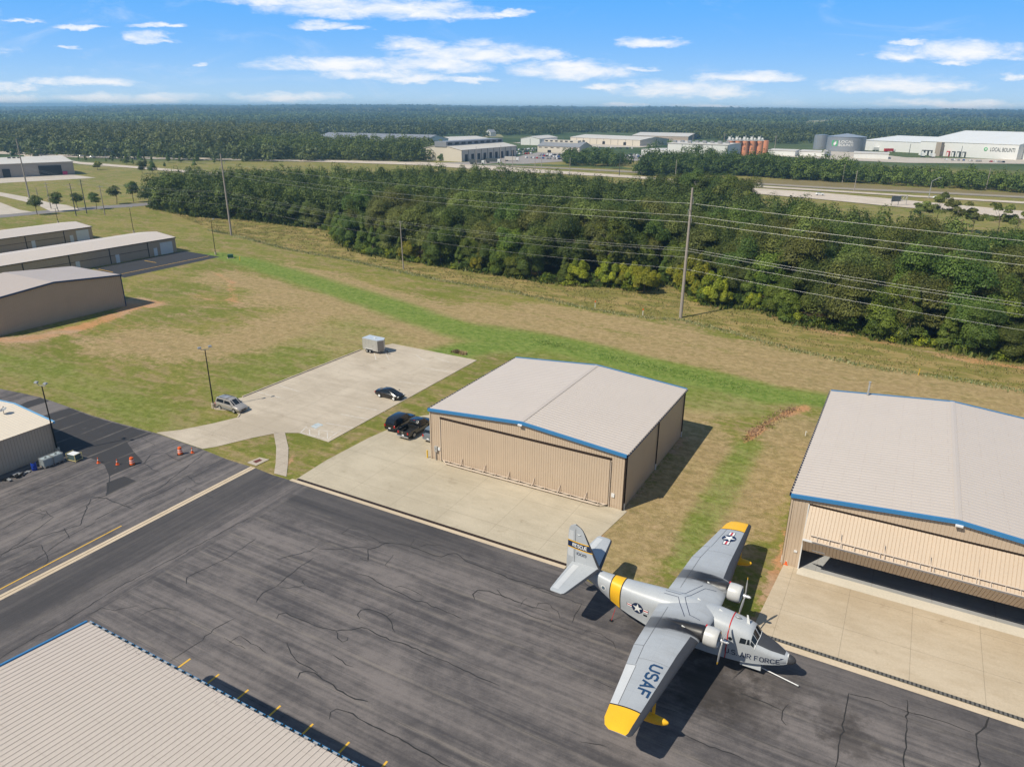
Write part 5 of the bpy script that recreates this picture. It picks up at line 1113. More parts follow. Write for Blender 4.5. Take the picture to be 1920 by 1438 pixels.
# ---- fin and rudder
fin_o = [(-16.55, 4.0), (-16.9, 4.45), (-18.30, 7.05), (-18.62, 7.55), (-18.95, 7.83), (-19.35, 7.93), (-19.72, 7.82), (-19.95, 7.45), (-20.0, 6.9), (-20.10, 3.9), (-20.08, 2.9), (-19.85, 2.55), (-19.4, 2.6), (-19.2, 3.3), (-18.4, 3.7), (-17.4, 3.8)]
def fth(x, z):                                                       # half thickness
    xle = np.interp(z, [4.0, 4.45, 7.05, 7.93], [-16.55, -16.9, -18.3, -19.2]); xte = -20.05; s_ = min(max((xle - x) / max(xle - xte, .1), 0), 1)
    m0 = np.interp(z, [4, 8], [.17, .07]); return max(.012, m0 * (math.sin(math.pi * s_ ** .6)) ** .7 if 0 < s_ < 1 else .012)
def fin_mesh(outline, nz=26):
    b = MB(); zs_ = np.linspace(2.56, 7.925, nz); rows = []
    P_ = outline + [outline[0]]
    for z in zs_:
        xsx = sorted([a[0] + (c[0] - a[0]) * (z - a[1]) / (c[1] - a[1]) for a, c in zip(P_[:-1], P_[1:]) if (a[1] > z) != (c[1] > z)])
        rows.append((z, xsx[-1], xsx[0]))
    rings = []
    for z, xf, xb in rows:
        up_ = [(xf + (xb - xf) * u, z) for u in (0, .02, .06, .12, .22, .35, .5, .65, .8, .92, 1)]
        rings.append([(x, fth(x, z), z) for x, z in up_] + [(x, -fth(x, z), z) for x, z in up_[::-1]])
    b.loft(rings, mif=lambda a, i: 1 if rows[a][0] > 4.0 and (i <= 1 or i >= 19) else 0); return b
b = fin_mesh(fin_o); fin = b.build('tail_fin', [M['ac'], M['boot']], plane, smooth=True, autosm=50)
for sg in (1, -1):
    def fq(name, m_, pts, off=.012):
        def f(u, v):
            x = (pts[0][0] * (1 - u) + pts[1][0] * u) * (1 - v) + (pts[3][0] * (1 - u) + pts[2][0] * u) * v; z = (pts[0][1] * (1 - u) + pts[1][1] * u) * (1 - v) + (pts[3][1] * (1 - u) + pts[2][1] * u) * v
            return Vector((x, sg * fth(x, z), z)), Vector((0, sg, 0))
        patch(name, m_, f, 12, 4, fin, off)
    xle = lambda z: float(np.interp(z, [4.45, 7.05], [-16.9, -18.3])) - .10
    fq('rescue_band', M['acy'], ((-20.02, 5.50), (xle(5.50), 5.50), (xle(6.26), 6.26), (-20.02, 6.26))); fq('rescue_band', M['mark'], ((-20.02, 5.59), (xle(5.59), 5.59), (xle(6.17), 6.17), (-20.02, 6.17)), .020)
    fq('rudder_trim_tab', M['silver'], ((-19.98, 4.6), (-19.45, 4.6), (-19.42, 5.45), (-19.98, 5.45))); fq('rudder_trim_tab', M['silver'], ((-19.98, 6.3), (-19.45, 6.3), (-19.48, 7.25), (-19.9, 7.25)))
    fq('rudder_gap', M['boot'], ((-19.30, 3.5), (-19.27, 3.5), (-19.27, 5.5), (-19.30, 5.5)), .014); fq('rudder_gap', M['boot'], ((-19.30, 6.27), (-19.27, 6.27), (-19.27, 7.5), (-19.30, 7.5)), .014)
    for text, xa, xb, z0, h_, mm, bo in (('RESCUE', -19.55, -18.08, 5.70, .37, 'markw', 1.3), ('10019', -19.08, -18.12, 4.98, .30, 'mark', .8)):
        L_ = xb - xa
        def f(u, v):
            u_ = u if sg < 0 else L_ - u; x = xa + u_; z = z0 + v; return Vector((x, sg * (fth(x, z) + .026), z))
        block_text(text, h_, L_, f, M[mm], fin, bo)
    b = MB()
    for k in range(8):
        a0_, a1_ = R(195 + k * 19), R(195 + (k + 1) * 19); b.tube((-18.93 + .17 * math.cos(a0_), sg * .14, 7.15 + .12 * math.sin(a0_)), (-18.93 + .17 * math.cos(a1_), sg * .14, 7.15 + .12 * math.sin(a1_)), .022, n=6)
    b.build('loop_antenna', M['markw'], fin)
# antennas and small fittings
b = MB(); b.hexa([(-4.0, -.03, 4.0), (-3.75, -.03, 4.0), (-3.75, .03, 4.0), (-4.0, .03, 4.0), (-4.1, -.015, 4.75), (-3.98, -.015, 4.75), (-3.98, .015, 4.75), (-4.1, .015, 4.75)]); b.build('mast_antenna', M['markw'], fus)
b = MB(); b.loft([[(x, .25 * 0 + r_ * math.cos(q), 4.25 + max(r_ * math.sin(q), -.02)) for q in np.linspace(0, 2 * math.pi, 13)[:-1]] for x, r_ in ((-4.45, .02), (-4.6, .10), (-4.85, .11), (-5.0, .02))]); b.build('antenna_fairing', M['grey'], fus, smooth=True)
for (x, y) in ((-6.0, .0), (-7.9, .3), (-7.9, -3.6), (-7.9, 2.9)):
    b = MB(); z_ = wtop(x, y); b.hexa([(x - .25, y - .02, z_), (x + .02, y - .02, z_), (x + .02, y + .02, z_), (x - .25, y + .02, z_), (x - .25, y - .01, z_ + .12), (x - .2, y - .01, z_ + .12), (x - .2, y + .01, z_ + .12), (x - .25, y + .01, z_ + .12)]); b.build('antenna_blade', M['markw'], fus)
# nose gear
b = MB()
for yy in (-.16, .16): b.tube((-2.75, yy - .09, .30), (-2.75, yy + .09, .30), .30, n=20)
nw = b.build('nose_wheel', M['rubber'], plane, bevel=.03)
b = MB(); b.tube((-2.75, 0, .3), (-2.9, 0, 1.3), .07); b.build('gear_leg', M['grey'], nw)
for sg in (1, -1):
    b = MB(); b.hexa([(-4.0, sg * .78, .55), (-2.35, sg * .72, .60), (-2.35, sg * .76, .60), (-4.0, sg * .82, .55), (-3.9, sg * .60, 1.05), (-2.4, sg * .55, 1.12), (-2.4, sg * .6, 1.12), (-3.9, sg * .65, 1.05)]); b.build('gear_door', M['ac'], plane)
# loose ground gear
tb = empty('tow_bar', PL, HD, 'white tow bar reaching out from under the aircraft nose', 'tow bar')
b = MB(); b.tube((-2.45, .0, .32), (.35, -.28, .18), .045, n=10); b.build('bar', M['white'], tb)
b = MB(); b.tube((.35, -.28, .18), (.5, -.30, .17), .07, n=10); b.build('tow_eye', M['grey'], tb)
b = MB(); b.box((-2.55, 0, .33), (.3, .7, .12)); b.build('tow_head', M['galv'], tb, bevel=.02)
o = empty('tie_down_strap', PL, HD, 'thin red tie-down rod from the tail hull to the pavement', 'strap')
b = MB(); b.tube((-14.9, -.55, 1.25), (-15.1, -.85, .02), .022); b.build('strap', M['red'], o)
b = MB(); b.box((-15.1, -.85, .03), (.3, .22, .06)); b.build('anchor_plate', M['black'], o)
# ---------------------------------------------------------------- vehicles
def carpaint(name, c, rough=.22, coat=.6, metal=.0): 
    return mat(name, c, rough, metal, .5, .04, 1.0, coat)
CARM = {'silver': carpaint('paint_champagne', (.40, .37, .34), .3, .4, .25), 'black': carpaint('paint_black', (.006, .006, .008)), 'slate': carpaint('paint_slate', (.16, .19, .22), .3, .5, .2), 'white': carpaint('paint_white', (.72, .72, .72)),
        'red': carpaint('paint_red', (.38, .02, .02)), 'blue': carpaint('paint_blue', (.03, .08, .25)), 'grey': carpaint('paint_grey', (.22, .23, .24))}
M['lampr'] = mat('tail_lamp', (.42, .01, .01), .25, spec=.5); M['lampw'] = mat('head_lamp', (.75, .75, .72), .15, spec=.6); M['chrome'] = mat('chrome', (.7, .7, .7), .15, metal=.9); M['plastic'] = mat('trim_black', (.02, .02, .02), .5)
def half_ring(s_):
    x, zb, zk, w, zbelt, wb, zr, wr = s_
    return [(0, zr + .015), (wr * .7, zr + .008), (wr, zr - .03), (wb, zbelt), (w, zbelt - .12), (w, zk), (w * .97, zb + .12), (w * .88, zb)]
def carmesh(secs):
    rings = []
    for s_ in secs:
        h = half_ring(s_); x = s_[0]; rings.append([(x, y, z) for y, z in h] + [(x, -y, z) for y, z in h[:0:-1]])
    return rings
def ringpt(secs, x, t, sg):
    for a, b_ in zip(secs[:-1], secs[1:]):
        if a[0] <= x <= b_[0]: f = (x - a[0]) / (b_[0] - a[0]); s_ = [p + (q - p) * f for p, q in zip(a, b_)]; break
    else: s_ = secs[0] if x < secs[0][0] else secs[-1]
    h = half_ring(s_); i = min(int(t), len(h) - 2); f = t - i; return Vector((x, sg * (h[i][0] + (h[i + 1][0] - h[i][0]) * f), h[i][1] + (h[i + 1][1] - h[i][1]) * f))
def car(kind, label, loc, hd, paint_, group=None, simple=False):
    P_ = {  # x from tail to nose: (x, bottom, widest z, half width, belt z, belt half w, roof z, roof half w)
     'minivan': (5.0, [(-2.5, .45, .8, .80, .95, .78, 1.0, .68), (-2.45, .30, .7, .90, 1.02, .86, 1.2, .72), (-2.3, .27, .7, .93, 1.05, .88, 1.68, .70), (-1.9, .25, .7, .95, 1.06, .90, 1.76, .72), (0, .22, .7, .96, 1.06, .91, 1.78, .73), (.55, .22, .7, .96, 1.04, .90, 1.73, .70), (1.45, .22, .7, .95, 1.03, .86, 1.08, .70), (2.1, .25, .65, .92, .90, .82, .93, .6), (2.42, .30, .6, .84, .72, .76, .76, .5), (2.5, .38, .55, .74, .62, .68, .66, .4)], (-1.5, 1.45), .33),
     'sedan': (4.6, [(-2.3, .45, .7, .72, .82, .7, .88, .55), (-2.2, .30, .65, .84, .95, .78, 1.0, .6), (-1.7, .24, .62, .89, .98, .80, 1.05, .6), (-1.0, .20, .62, .90, .96, .80, 1.38, .56), (-.3, .20, .62, .90, .94, .80, 1.44, .58), (.35, .20, .62, .90, .93, .80, 1.40, .56), (1.15, .20, .62, .89, .92, .78, .97, .62), (1.9, .24, .58, .85, .78, .74, .82, .55), (2.2, .28, .52, .78, .66, .68, .70, .45), (2.3, .35, .5, .66, .58, .6, .61, .35)], (-1.38, 1.35), .32),
     'suv': (5.1, [(-2.55, .55, .9, .84, 1.0, .80, 1.05, .66), (-2.5, .36, .8, .94, 1.12, .90, 1.25, .74), (-2.2, .32, .8, .98, 1.18, .92, 1.78, .72), (-1.7, .30, .8, 1.0, 1.18, .94, 1.86, .76), (0, .28, .8, 1.0, 1.15, .94, 1.86, .77), (.6, .28, .8, 1.0, 1.12, .94, 1.80, .74), (1.25, .28, .8, .99, 1.10, .90, 1.16, .74), (2.1, .32, .75, .97, 1.04, .88, 1.09, .7), (2.45, .38, .7, .92, .92, .84, .96, .6), (2.55, .45, .65, .82, .8, .78, .84, .5)], (-1.5, 1.5), .39),
     'pickup': (5.8, [(-.62, .40, .85, 1.0, 1.12, .95, 1.16, .80), (-.55, .36, .85, 1.01, 1.18, .95, 1.60, .74), (-.3, .36, .85, 1.01, 1.18, .95, 1.86, .74), (.9, .36, .85, 1.01, 1.15, .95, 1.88, .76), (1.1, .36, .85, 1.01, 1.14, .95, 1.80, .74), (1.75, .36, .85, 1.0, 1.12, .92, 1.18, .78), (2.5, .40, .82, .98, 1.08, .90, 1.14, .75), (2.82, .45, .8, .93, .98, .88, 1.02, .7), (2.9, .55, .75, .86, .9, .82, .94, .6)], (-1.75, 1.85), .42)}
    L_, secs, axles, wr = P_[kind]
    nm = {'minivan': 'minivan', 'sedan': 'sedan_car', 'suv': 'suv', 'pickup': 'pickup_truck'}[kind]
    cat = {'minivan': 'van', 'sedan': 'car', 'suv': 'suv', 'pickup': 'truck'}[kind]
    root = empty(nm, loc, hd, label, cat, group); pm = CARM[paint_]
    b = MB(); b.loft(carmesh(secs)); body = b.build('body', pm, root, smooth=True, autosm=32)
    def glass(name, x0, x1, x2, x3, t0, t1, sgs=(1, -1), m_=None, off=.012):
        for sg in sgs:
            b = MB()
            for i in range(7):
                for j in range(4):
                    v = j / 3; t_ = t0 + (t1 - t0) * v; xa = x0 + (x3 - x0) * v; xb = x1 + (x2 - x1) * v; x = xa + (xb - xa) * i / 6; p = ringpt(secs, x, t_, sg); b.v.append((p.x, p.y + sg * off, p.z + off * .5))
            for i in range(6):
                for j in range(3): k = i * 4 + j; b.f.append((k, k + 1, k + 5, k + 4)); b.mi.append(0)
            b.build(name, m_ or M['glass'], body)
    def across(name, x0, x1, w0, w1, m_=None, off=.02):              # windscreen or rear window between two stations
        b = MB()
        for i in range(5):
            x = x0 + (x1 - x0) * i / 4; wd_ = w0 + (w1 - w0) * i / 4
            for j in range(7):
                yy = wd_ * (j / 3 - 1); h = half_ring([*[0] * 8]) if False else None
                p0 = ringpt(secs, x, 0, 1); p2 = ringpt(secs, x, 2, 1); z = p0.z + (p2.z - p0.z) * abs(yy) / max(p2.y, .01) if abs(yy) < p2.y else p2.z
                b.v.append((x, yy, z + off))
        for i in range(4):
            for j in range(6): k = i * 7 + j; b.f.append((k, k + 1, k + 8, k + 7)); b.mi.append(0)
        b.build(name, m_ or M['glass'], body)
    if kind == 'minivan':
        glass('side_window', -2.2, -.62, -.66, -2.1, 2.88, 2.2); glass('side_window', -.5, .95, .52, -.5, 2.88, 2.25); across('windscreen', 1.40, .60, .80, .66); b = MB(); b.poly([(-2.475, -.65, 1.08), (-2.475, .65, 1.08), (-2.33, .6, 1.6), (-2.33, -.6, 1.6)]); b.build('rear_window', M['glass'], body)
        b = MB(); [b.tube((-2.0, s_ * .6, 1.83), (.2, s_ * .6, 1.83), .025) for s_ in (1, -1)]; [b.tube((x, -.6, 1.84), (x, .6, 1.84), .022) for x in (-1.5, -.3)]; b.build('roof_rack', M['plastic'], root)
        b = MB(); [b.box((0, s_ * .965, .42), (2.2, .03, .2)) for s_ in (1, -1)]; b.build('side_cladding', CARM['grey'], root)
    elif kind == 'sedan':
        glass('side_window', -1.35, -.38, -.40, -1.0, 2.88, 2.2); glass('side_window', -.28, .85, .38, -.30, 2.88, 2.2); across('windscreen', 1.12, .40, .72, .54); across('rear_window', -1.66, -1.04, .56, .54)
    elif kind == 'suv':
        glass('side_window', -2.1, -1.3, -1.3, -1.95, 2.88, 2.2); glass('side_window', -1.2, -.2, -.2, -1.2, 2.88, 2.2); glass('side_window', -.08, 1.0, .6, -.08, 2.88, 2.2); across('windscreen', 1.22, .64, .84, .70); b = MB(); b.poly([(-2.50, -.74, 1.24), (-2.50, .74, 1.24), (-2.25, .66, 1.76), (-2.25, -.66, 1.76)]); b.build('rear_window', M['glass'], body)
    else:
        glass('side_window', -.45, .22, .22, -.35, 2.88, 2.25); glass('side_window', .34, 1.45, 1.0, .34, 2.88, 2.25); across('windscreen', 1.72, 1.14, .86, .72); across('rear_window', -.60, -.32, .72, .68)
        b = MB(); X0, X1 = -2.9, -.60                                  # load bed with a real recess
        b.box(((X0 + X1) / 2, .96, .86), (X1 - X0, .09, .72)); b.box(((X0 + X1) / 2, -.96, .86), (X1 - X0, .09, .72)); b.box((X0 + .035, 0, .88), (.07, 1.84, .66)); b.box(((X0 + X1) / 2, 0, .58), (X1 - X0, 1.84, .08), 1); b.box((X1 - .04, 0, .9), (.06, 1.84, .6), 1)
        [b.box((-1.75, s_ * .76, .76), (.9, .30, .3), 1) for s_ in (1, -1)]
        b.build('load_bed', [pm, M['plastic']], root, bevel=.02); b = MB(); b.box((X0 - .12, 0, .48), (.18, 1.9, .2)); b.build('rear_bumper', M['chrome'], root, bevel=.04)
        b = MB(); b.box((X0 - .01, .1, 1.0), (.02, .16, .12)); b.build('tailgate_badge', M['chrome'], root)
        b = MB(); b.box((-.36, 0, 1.885), (.05, .34, .03)); b.build('brake_lamp', M['lampr'], root)
    xr, xf = secs[0][0] if kind != 'pickup' else -2.9, secs[-1][0]; zl = .95 if kind in ('suv', 'pickup') else .78
    for s_ in (1, -1):
        b = MB(); b.box((xr + .05, s_ * .80, zl), (.14, .22, .34 if kind != 'sedan' else .18)); b.build('tail_lamp', M['lampr'], root, bevel=.02)
        b = MB(); b.box((xf - .17, s_ * .66, zl - .14), (.16, .30, .15)); b.build('headlight', M['lampw'], root, bevel=.03)
        b = MB(); b.box(((1.3 if kind != 'pickup' else 1.65) - .25, s_ * 1.03, 1.08 if kind == 'sedan' else 1.18), (.14, .18, .13)); b.build('mirror', pm, root, bevel=.03)
    b = MB(); b.box((xr - .02, 0, .62), (.03, .34, .16)); b.build('number_plate', M['white'], root)
    if kind in ('minivan', 'sedan'): b = MB(); b.box((xf + .0, 0, .50), (.05, .9, .16)); b.build('grille', M['plastic'], root)
    if kind != 'pickup': b = MB(); b.box((xr - .01, 0, .46), (.12, 1.5, .14)); b.build('rear_bumper', M['plastic'] if paint_ != 'slate' else M['chrome'], root, bevel=.03)
    for ax in axles:
        for s_ in (1, -1):
            yw = s_ * (secs[4][3] - .10); b = MB(); b.tube((ax, yw - .12, wr), (ax, yw + .13 * 1, wr), wr, n=22); w_ = b.build('wheel', M['rubber'], root, bevel=.03)
            b = MB(); y2 = yw + s_ * .135; b.tube((ax, y2 - .02, wr), (ax, y2 + .02, wr), wr * .64, n=16); b.build('rim', M['galv' if kind != 'sedan' else 'markw'], w_)
            b = MB(); y3 = s_ * (secs[4][3] + .004); 
            b.v = [(ax, y3, wr + .02)] + [(ax + (wr + .06) * math.cos(q), y3, max(wr + (wr + .06) * math.sin(q), .24)) for q in np.linspace(0, math.pi, 13)]
            for i in range(12): b.f.append((0, i + 1, i + 2)); b.mi.append(0)
            b.build('wheel_arch', M['dark'], root)
    return root
def hdg(p, q): d = G(*q) - G(*p); return math.atan2(d.y, d.x)
def place(p, q, side, off):                                          # wheels of the side seen: rear p, front q
    a, c_ = G(*p), G(*q); d = (c_ - a).normalized(); n_ = Vector((-d.y, d.x, 0)) * side; l = (a + c_) / 2 + n_ * off; return Vector((l.x, l.y, .045)), math.atan2(d.y, d.x)
l, h = place((413.8, 767.3), (441.4, 775), 1, .80); car('minivan', 'silver champagne minivan with roof rack beside the lamp post', l, h, 'silver')
l, h = place((711.7, 745), (739.5, 751.6), 1, .8); car('sedan', 'small black sedan alone in the concrete parking lot', l, h, 'black')
bk = YAW + math.pi / 2
rc_ = G(756, 824); hp = bk - .02; car('pickup', 'black pickup truck with open load bed between the two SUVs', Vector((rc_.x, rc_.y, .045)) + Vector((math.cos(hp), math.sin(hp), 0)) * 2.9, hp, 'black')
rc_ = G(731, 811); hp = bk + .03; car('suv', 'shiny black SUV parked beside the grass edge', Vector((rc_.x, rc_.y, .045)) + Vector((math.cos(hp), math.sin(hp), 0)) * 2.55, hp, 'black')
rc_ = G(803, 831); hp = bk; car('suv', 'slate grey SUV half hidden behind the corner of the middle hangar', Vector((rc_.x, rc_.y, .045)) + Vector((math.cos(hp), math.sin(hp), 0)) * 2.5, hp, 'slate')
l = uvw(OR2, 21.2, 4.4, .05); car('suv', 'white vehicle parked inside the open right hangar', l, YAW - math.pi / 2 + .3, 'white')
# box trailer
tp_, th = place((683.7, 659.5), (706, 664.5), 1, 1.0); tp_ = tp_ + Vector((math.cos(th), math.sin(th), 0)) * .3
tr = empty('cargo_trailer', tp_ , th, 'enclosed silver box trailer with two axles at the back of the parking lot', 'trailer')
M['alu'] = mat('trailer_skin', (.52, .51, .49), .35, metal=.35, var=.08); b = MB()
out_ = [(-2.1, -1.05), (1.5, -1.05), (2.15, 0), (1.5, 1.05), (-2.1, 1.05)]
b.loft([[(x, y, z) for x, y in out_] for z in (.50, 2.55)]); body = b.build('body', M['alu'], tr)
b = MB(); b.loft([[(x * 1.01, y * 1.02, z) for x, y in out_] for z in (2.552, 2.62)]); rt_ = b.build('roof', mat('trailer_roof', (.56, .60, .64), .35, metal=.2), tr); b = MB(); b.box((.1, 0, 2.67), (.36, .36, .09)); b.build('roof_vent', M['white'], rt_, bevel=.02)
b = MB(); b.poly([(1.53, -1.03, .6), (2.14, -.04, .6), (2.14, -.04, 2.4), (1.53, -1.03, 2.4)]); b.v = [(x + .02, y - .02, z) for x, y, z in b.v]; b.build('front_panel', mat('trailer_dark', (.24, .22, .20), .4), body)
b = MB(); b.box((.75, -1.065, 1.45), (.78, .03, 1.7)); d_ = b.build('side_door', M['alu'], tr, bevel=.015); b = MB(); b.box((.45, -1.09, 1.4), (.05, .03, .18)); b.build('handle', M['black'], d_)
b = MB(); [b.box((x, -1.055, 1.5), (.03, .02, 2.0)) for x in (-2.05, -1.3, -.55, .2, 1.25)]; b.build('rib', M['galv'], body)
for x in (-.95, -.2):
    for s_ in (1, -1):
        b = MB(); b.tube((x, s_ * 1.02, .34), (x, s_ * 1.22, .34), .34, n=20); w_ = b.build('wheel', M['rubber'], tr, bevel=.03); b = MB(); b.tube((x, s_ * 1.22, .34), (x, s_ * 1.24, .34), .18, n=14); b.build('rim', M['galv'], w_)
for s_ in (1, -1): b = MB(); b.box((-.57, s_ * 1.14, .76), (1.75, .26, .06)); b.build('mudguard', M['alu'], tr, bevel=.02)
b = MB(); b.tube((1.5, .7, .5), (3.1, 0, .5), .05); b.tube((1.5, -.7, .5), (3.1, 0, .5), .05); b.tube((2.9, 0, .05), (2.9, 0, .8), .04); b.build('hitch', M['black'], tr)

# ---------------------------------------------------------------- cones, barrels, tanks, bollard
def cone(loc, label, group=None, z=.03):
    o = empty('traffic_cone', loc, rng.uniform(0, 1), label, 'traffic cone', group); o.location.z = z
    b = MB(); b.box((0, 0, .025), (.40, .40, .05)); b.build('base', M['orange'], o, bevel=.015); b = MB(); b.tube((0, 0, .05), (0, 0, .78), .15, .03, n=16); b.build('cone_body', M['orange'], o, smooth=True, autosm=40)
    b = MB(); b.tube((0, 0, .40), (0, 0, .52), .099, .079, n=16, caps=False); b.build('reflective_band', M['white'], o); return o
for px_, lb in (((185, 868.5), 'orange traffic cone nearest the yellow-framed unit'), ((220.5, 871.5), 'orange traffic cone just beside the lower striped barrel'), ((361, 849.5), 'orange traffic cone beside the upper striped barrel at the drive'), ((1473.5, 1058), 'orange traffic cone standing by the right hangar wall')):
    cone(G(*px_), lb, z=.045)
def barrel(loc, label, group='striped barrels'):
    o = empty('traffic_barrel', loc, 0, label, 'traffic barrel', group); o.location.z = .035
    b = MB(); b.loft([[(r_ * math.cos(q), r_ * math.sin(q), z) for q in np.linspace(0, 2 * math.pi, 21)[:-1]] for z, r_ in ((.06, .30), (.30, .295), (.32, .28), (.52, .275), (.54, .26), (.75, .255), (.77, .24), (.98, .235), (1.02, .18))]); b.build('drum', M['orange'], o, smooth=True, autosm=50)
    for z, r_ in ((.34, .284), (.60, .266)): b = MB(); b.tube((0, 0, z), (0, 0, z + .12), r_, r_ - .008, n=20, caps=False); b.build('reflective_band', M['white'], o)
    b = MB(); b.tube((0, 0, 0), (0, 0, .07), .42, .40, n=18); b.build('base', M['rubber'], o); b = MB(); b.box((0, 0, 1.06), (.16, .05, .1)); b.build('handle', M['orange'], o)
barrel(G(248.5, 871.5), 'orange and white striped barrel between cone and asphalt patch'); barrel(G(338.5, 852), 'orange and white striped barrel nearer the concrete drive')
wd4 = Vector((math.cos(YAW), math.sin(YAW), 0))
o = empty('plastic_drum', G(65.5, 881.5), 0, 'bright blue plastic drum against the shed wall', 'drum'); o.location.z = .035; bl = mat('blue_plastic', (.01, .045, .33), .4)
b = MB(); b.loft([[(r_ * math.cos(q), r_ * math.sin(q), z) for q in np.linspace(0, 2 * math.pi, 21)[:-1]] for z, r_ in ((0, .28), (.03, .30), (.3, .295), (.32, .31), (.35, .295), (.62, .295), (.64, .31), (.67, .295), (.95, .30), (.99, .28))]); b.build('drum_body', bl, o, smooth=True, autosm=40)
b = MB(); b.tube((0, 0, .985), (0, 0, 1.0), .25, n=18); b.tube((.12, 0, .99), (.12, 0, 1.03), .04, n=10); b.build('lid', M['dark'], o)
def tote(loc, label):
    o = empty('liquid_tote', loc, YAW, label, 'tote tank', 'caged tote tanks'); o.location.z = .035
    b = MB(); b.box((0, 0, .66), (.98, 1.14, .98)); b.build('tank', mat('tote_plastic', (.36, .42, .44), .5, var=.2), o, bevel=.09); b = MB()
    for i in range(6):
        t_ = -.5 + i * .2
        for s_ in (1, -1): b.box((t_, s_ * .59, .68), (.025, .025, 1.08)); b.box((s_ * .51, t_ * 1.16, .68), (.025, .025, 1.08))
    for z in (.2, .42, .64, .86, 1.08, 1.2): b.box((0, .6, z), (1.04, .02, .025)); b.box((0, -.6, z), (1.04, .02, .025)); b.box((.52, 0, z), (.02, 1.2, .025)); b.box((-.52, 0, z), (.02, 1.2, .025))
    [b.box((x, 0, 1.21), (.03, 1.2, .02)) for x in (-.3, .3)]; b.build('cage', M['galv'], o)
    b = MB(); [b.box((0, y, .06), (1.0, .12, .12)) for y in (-.5, 0, .5)]; b.box((0, 0, .14), (1.04, 1.2, .04)); b.build('pallet', M['wood'], o); b = MB(); b.tube((0, 0, 1.14), (0, 0, 1.2), .12, n=12); b.build('cap', M['black'], o)
tote(G(89, 874), 'caged tote tank nearest the blue drum'); tote(G(108, 866.5), 'caged tote tank nearest the yellow-framed unit')
o = empty('ground_unit', G(141, 862.5), YAW + .15, 'white box unit in a yellow tube frame beside the totes', 'power unit'); o.location.z = .035; yf = mat('pale_yellow', (.66, .56, .25), .5)
b = MB(); b.box((0, 0, .52), (1.25, .85, .72)); b.build('housing', mat('unit_side', (.08, .12, .12), .5), o, bevel=.04); b = MB(); b.box((0, 0, .905), (1.3, .9, .05)); b.build('lid', M['white'], o, bevel=.02)
b = MB()
for x in (-.72, .72):
    for y in (-.5, .5): b.tube((x, y, 0), (x, y, 1.0), .045)
    b.tube((x, -.5, .98), (x, .5, .98), .035); b.tube((x, -.5, .15), (x, .5, .15), .035)
b.tube((-.72, .5, .15), (.72, .5, .15), .035); b.tube((-.72, -.5, .15), (.72, -.5, .15), .035); b.build('frame', yf, o)
for px_, lb in (((42, 891), 'flat pile of dark scrap against the shed wall beside the drum'), ((24, 897), 'low dark scrap heap at the left end of the shed wall')):
    o = empty('scrap_pile', G(*px_), YAW, lb, 'scrap pile'); o.location.z = .03; b = MB()
    for i in range(9): b.box((rng.uniform(-.4, .4), rng.uniform(-.8, .8), .05 + i * .025), (rng.uniform(.2, .6), rng.uniform(.3, .9), .06), i % 2, rng.uniform(0, 3))
    b.build('scrap', [M['black'], M['grey']], o)
o = empty('bollard', G(801.5, 858.5), 0, 'yellow steel bollard at the corner of the middle hangar', 'bollard'); o.location.z = .04
b = MB(); b.tube((0, 0, 0), (0, 0, 1.05), .09, n=16); b.tube((0, 0, 1.05), (0, 0, 1.1), .09, .03, n=16); b.build('post', M['yellow'], o)
o = empty('utility_cabinet', G(432.5, 484), .3, 'small green utility cabinet on the grass by the pad', 'utility box'); b = MB(); b.box((0, 0, .55), (1.5, 1.3, 1.0)); b.build('cabinet', mat('utility_green', (.02, .08, .05), .5), o, bevel=.05); b = MB(); b.box((0, 0, .04), (1.9, 1.7, .1)); b.build('plinth', M['walk'], o)
o = empty('yard_hydrant', G(1510, 817), 0, 'small white pipe stub in the grass strip between the hangars', 'standpipe'); b = MB(); b.tube((0, 0, 0), (0, 0, .7), .05); b.tube((0, 0, .62), (.18, 0, .55), .035); b.build('pipe', M['markw'], o)
for (x, y, lb, mt) in ((1115.5, 577, 'orange-topped white marker stake farther from the tall pole', 'orange'), (1205, 592, 'orange-topped white marker stake closer to the tall pole', 'orange'), (1722, 703.5, 'yellow marker stake in the grass beyond the right hangar', 'yellow'), (450, 489, 'short yellow marker post beside the green cabinet', 'yellow')):
    o = empty('marker_stake', G(x, y), 0, lb, 'stake'); hh_ = 1.5 if mt == 'orange' else 1.2; b = MB(); b.box((0, 0, hh_ / 2), (.12, .05, hh_)); b.build('stake', M['markw' if mt == 'orange' else 'yellow'], o); b = MB(); b.box((.02, 0, hh_ - .1), (.26 if mt == 'orange' else .13, .06, .4 if mt == 'orange' else .1)); b.build('flag', M[mt], o)

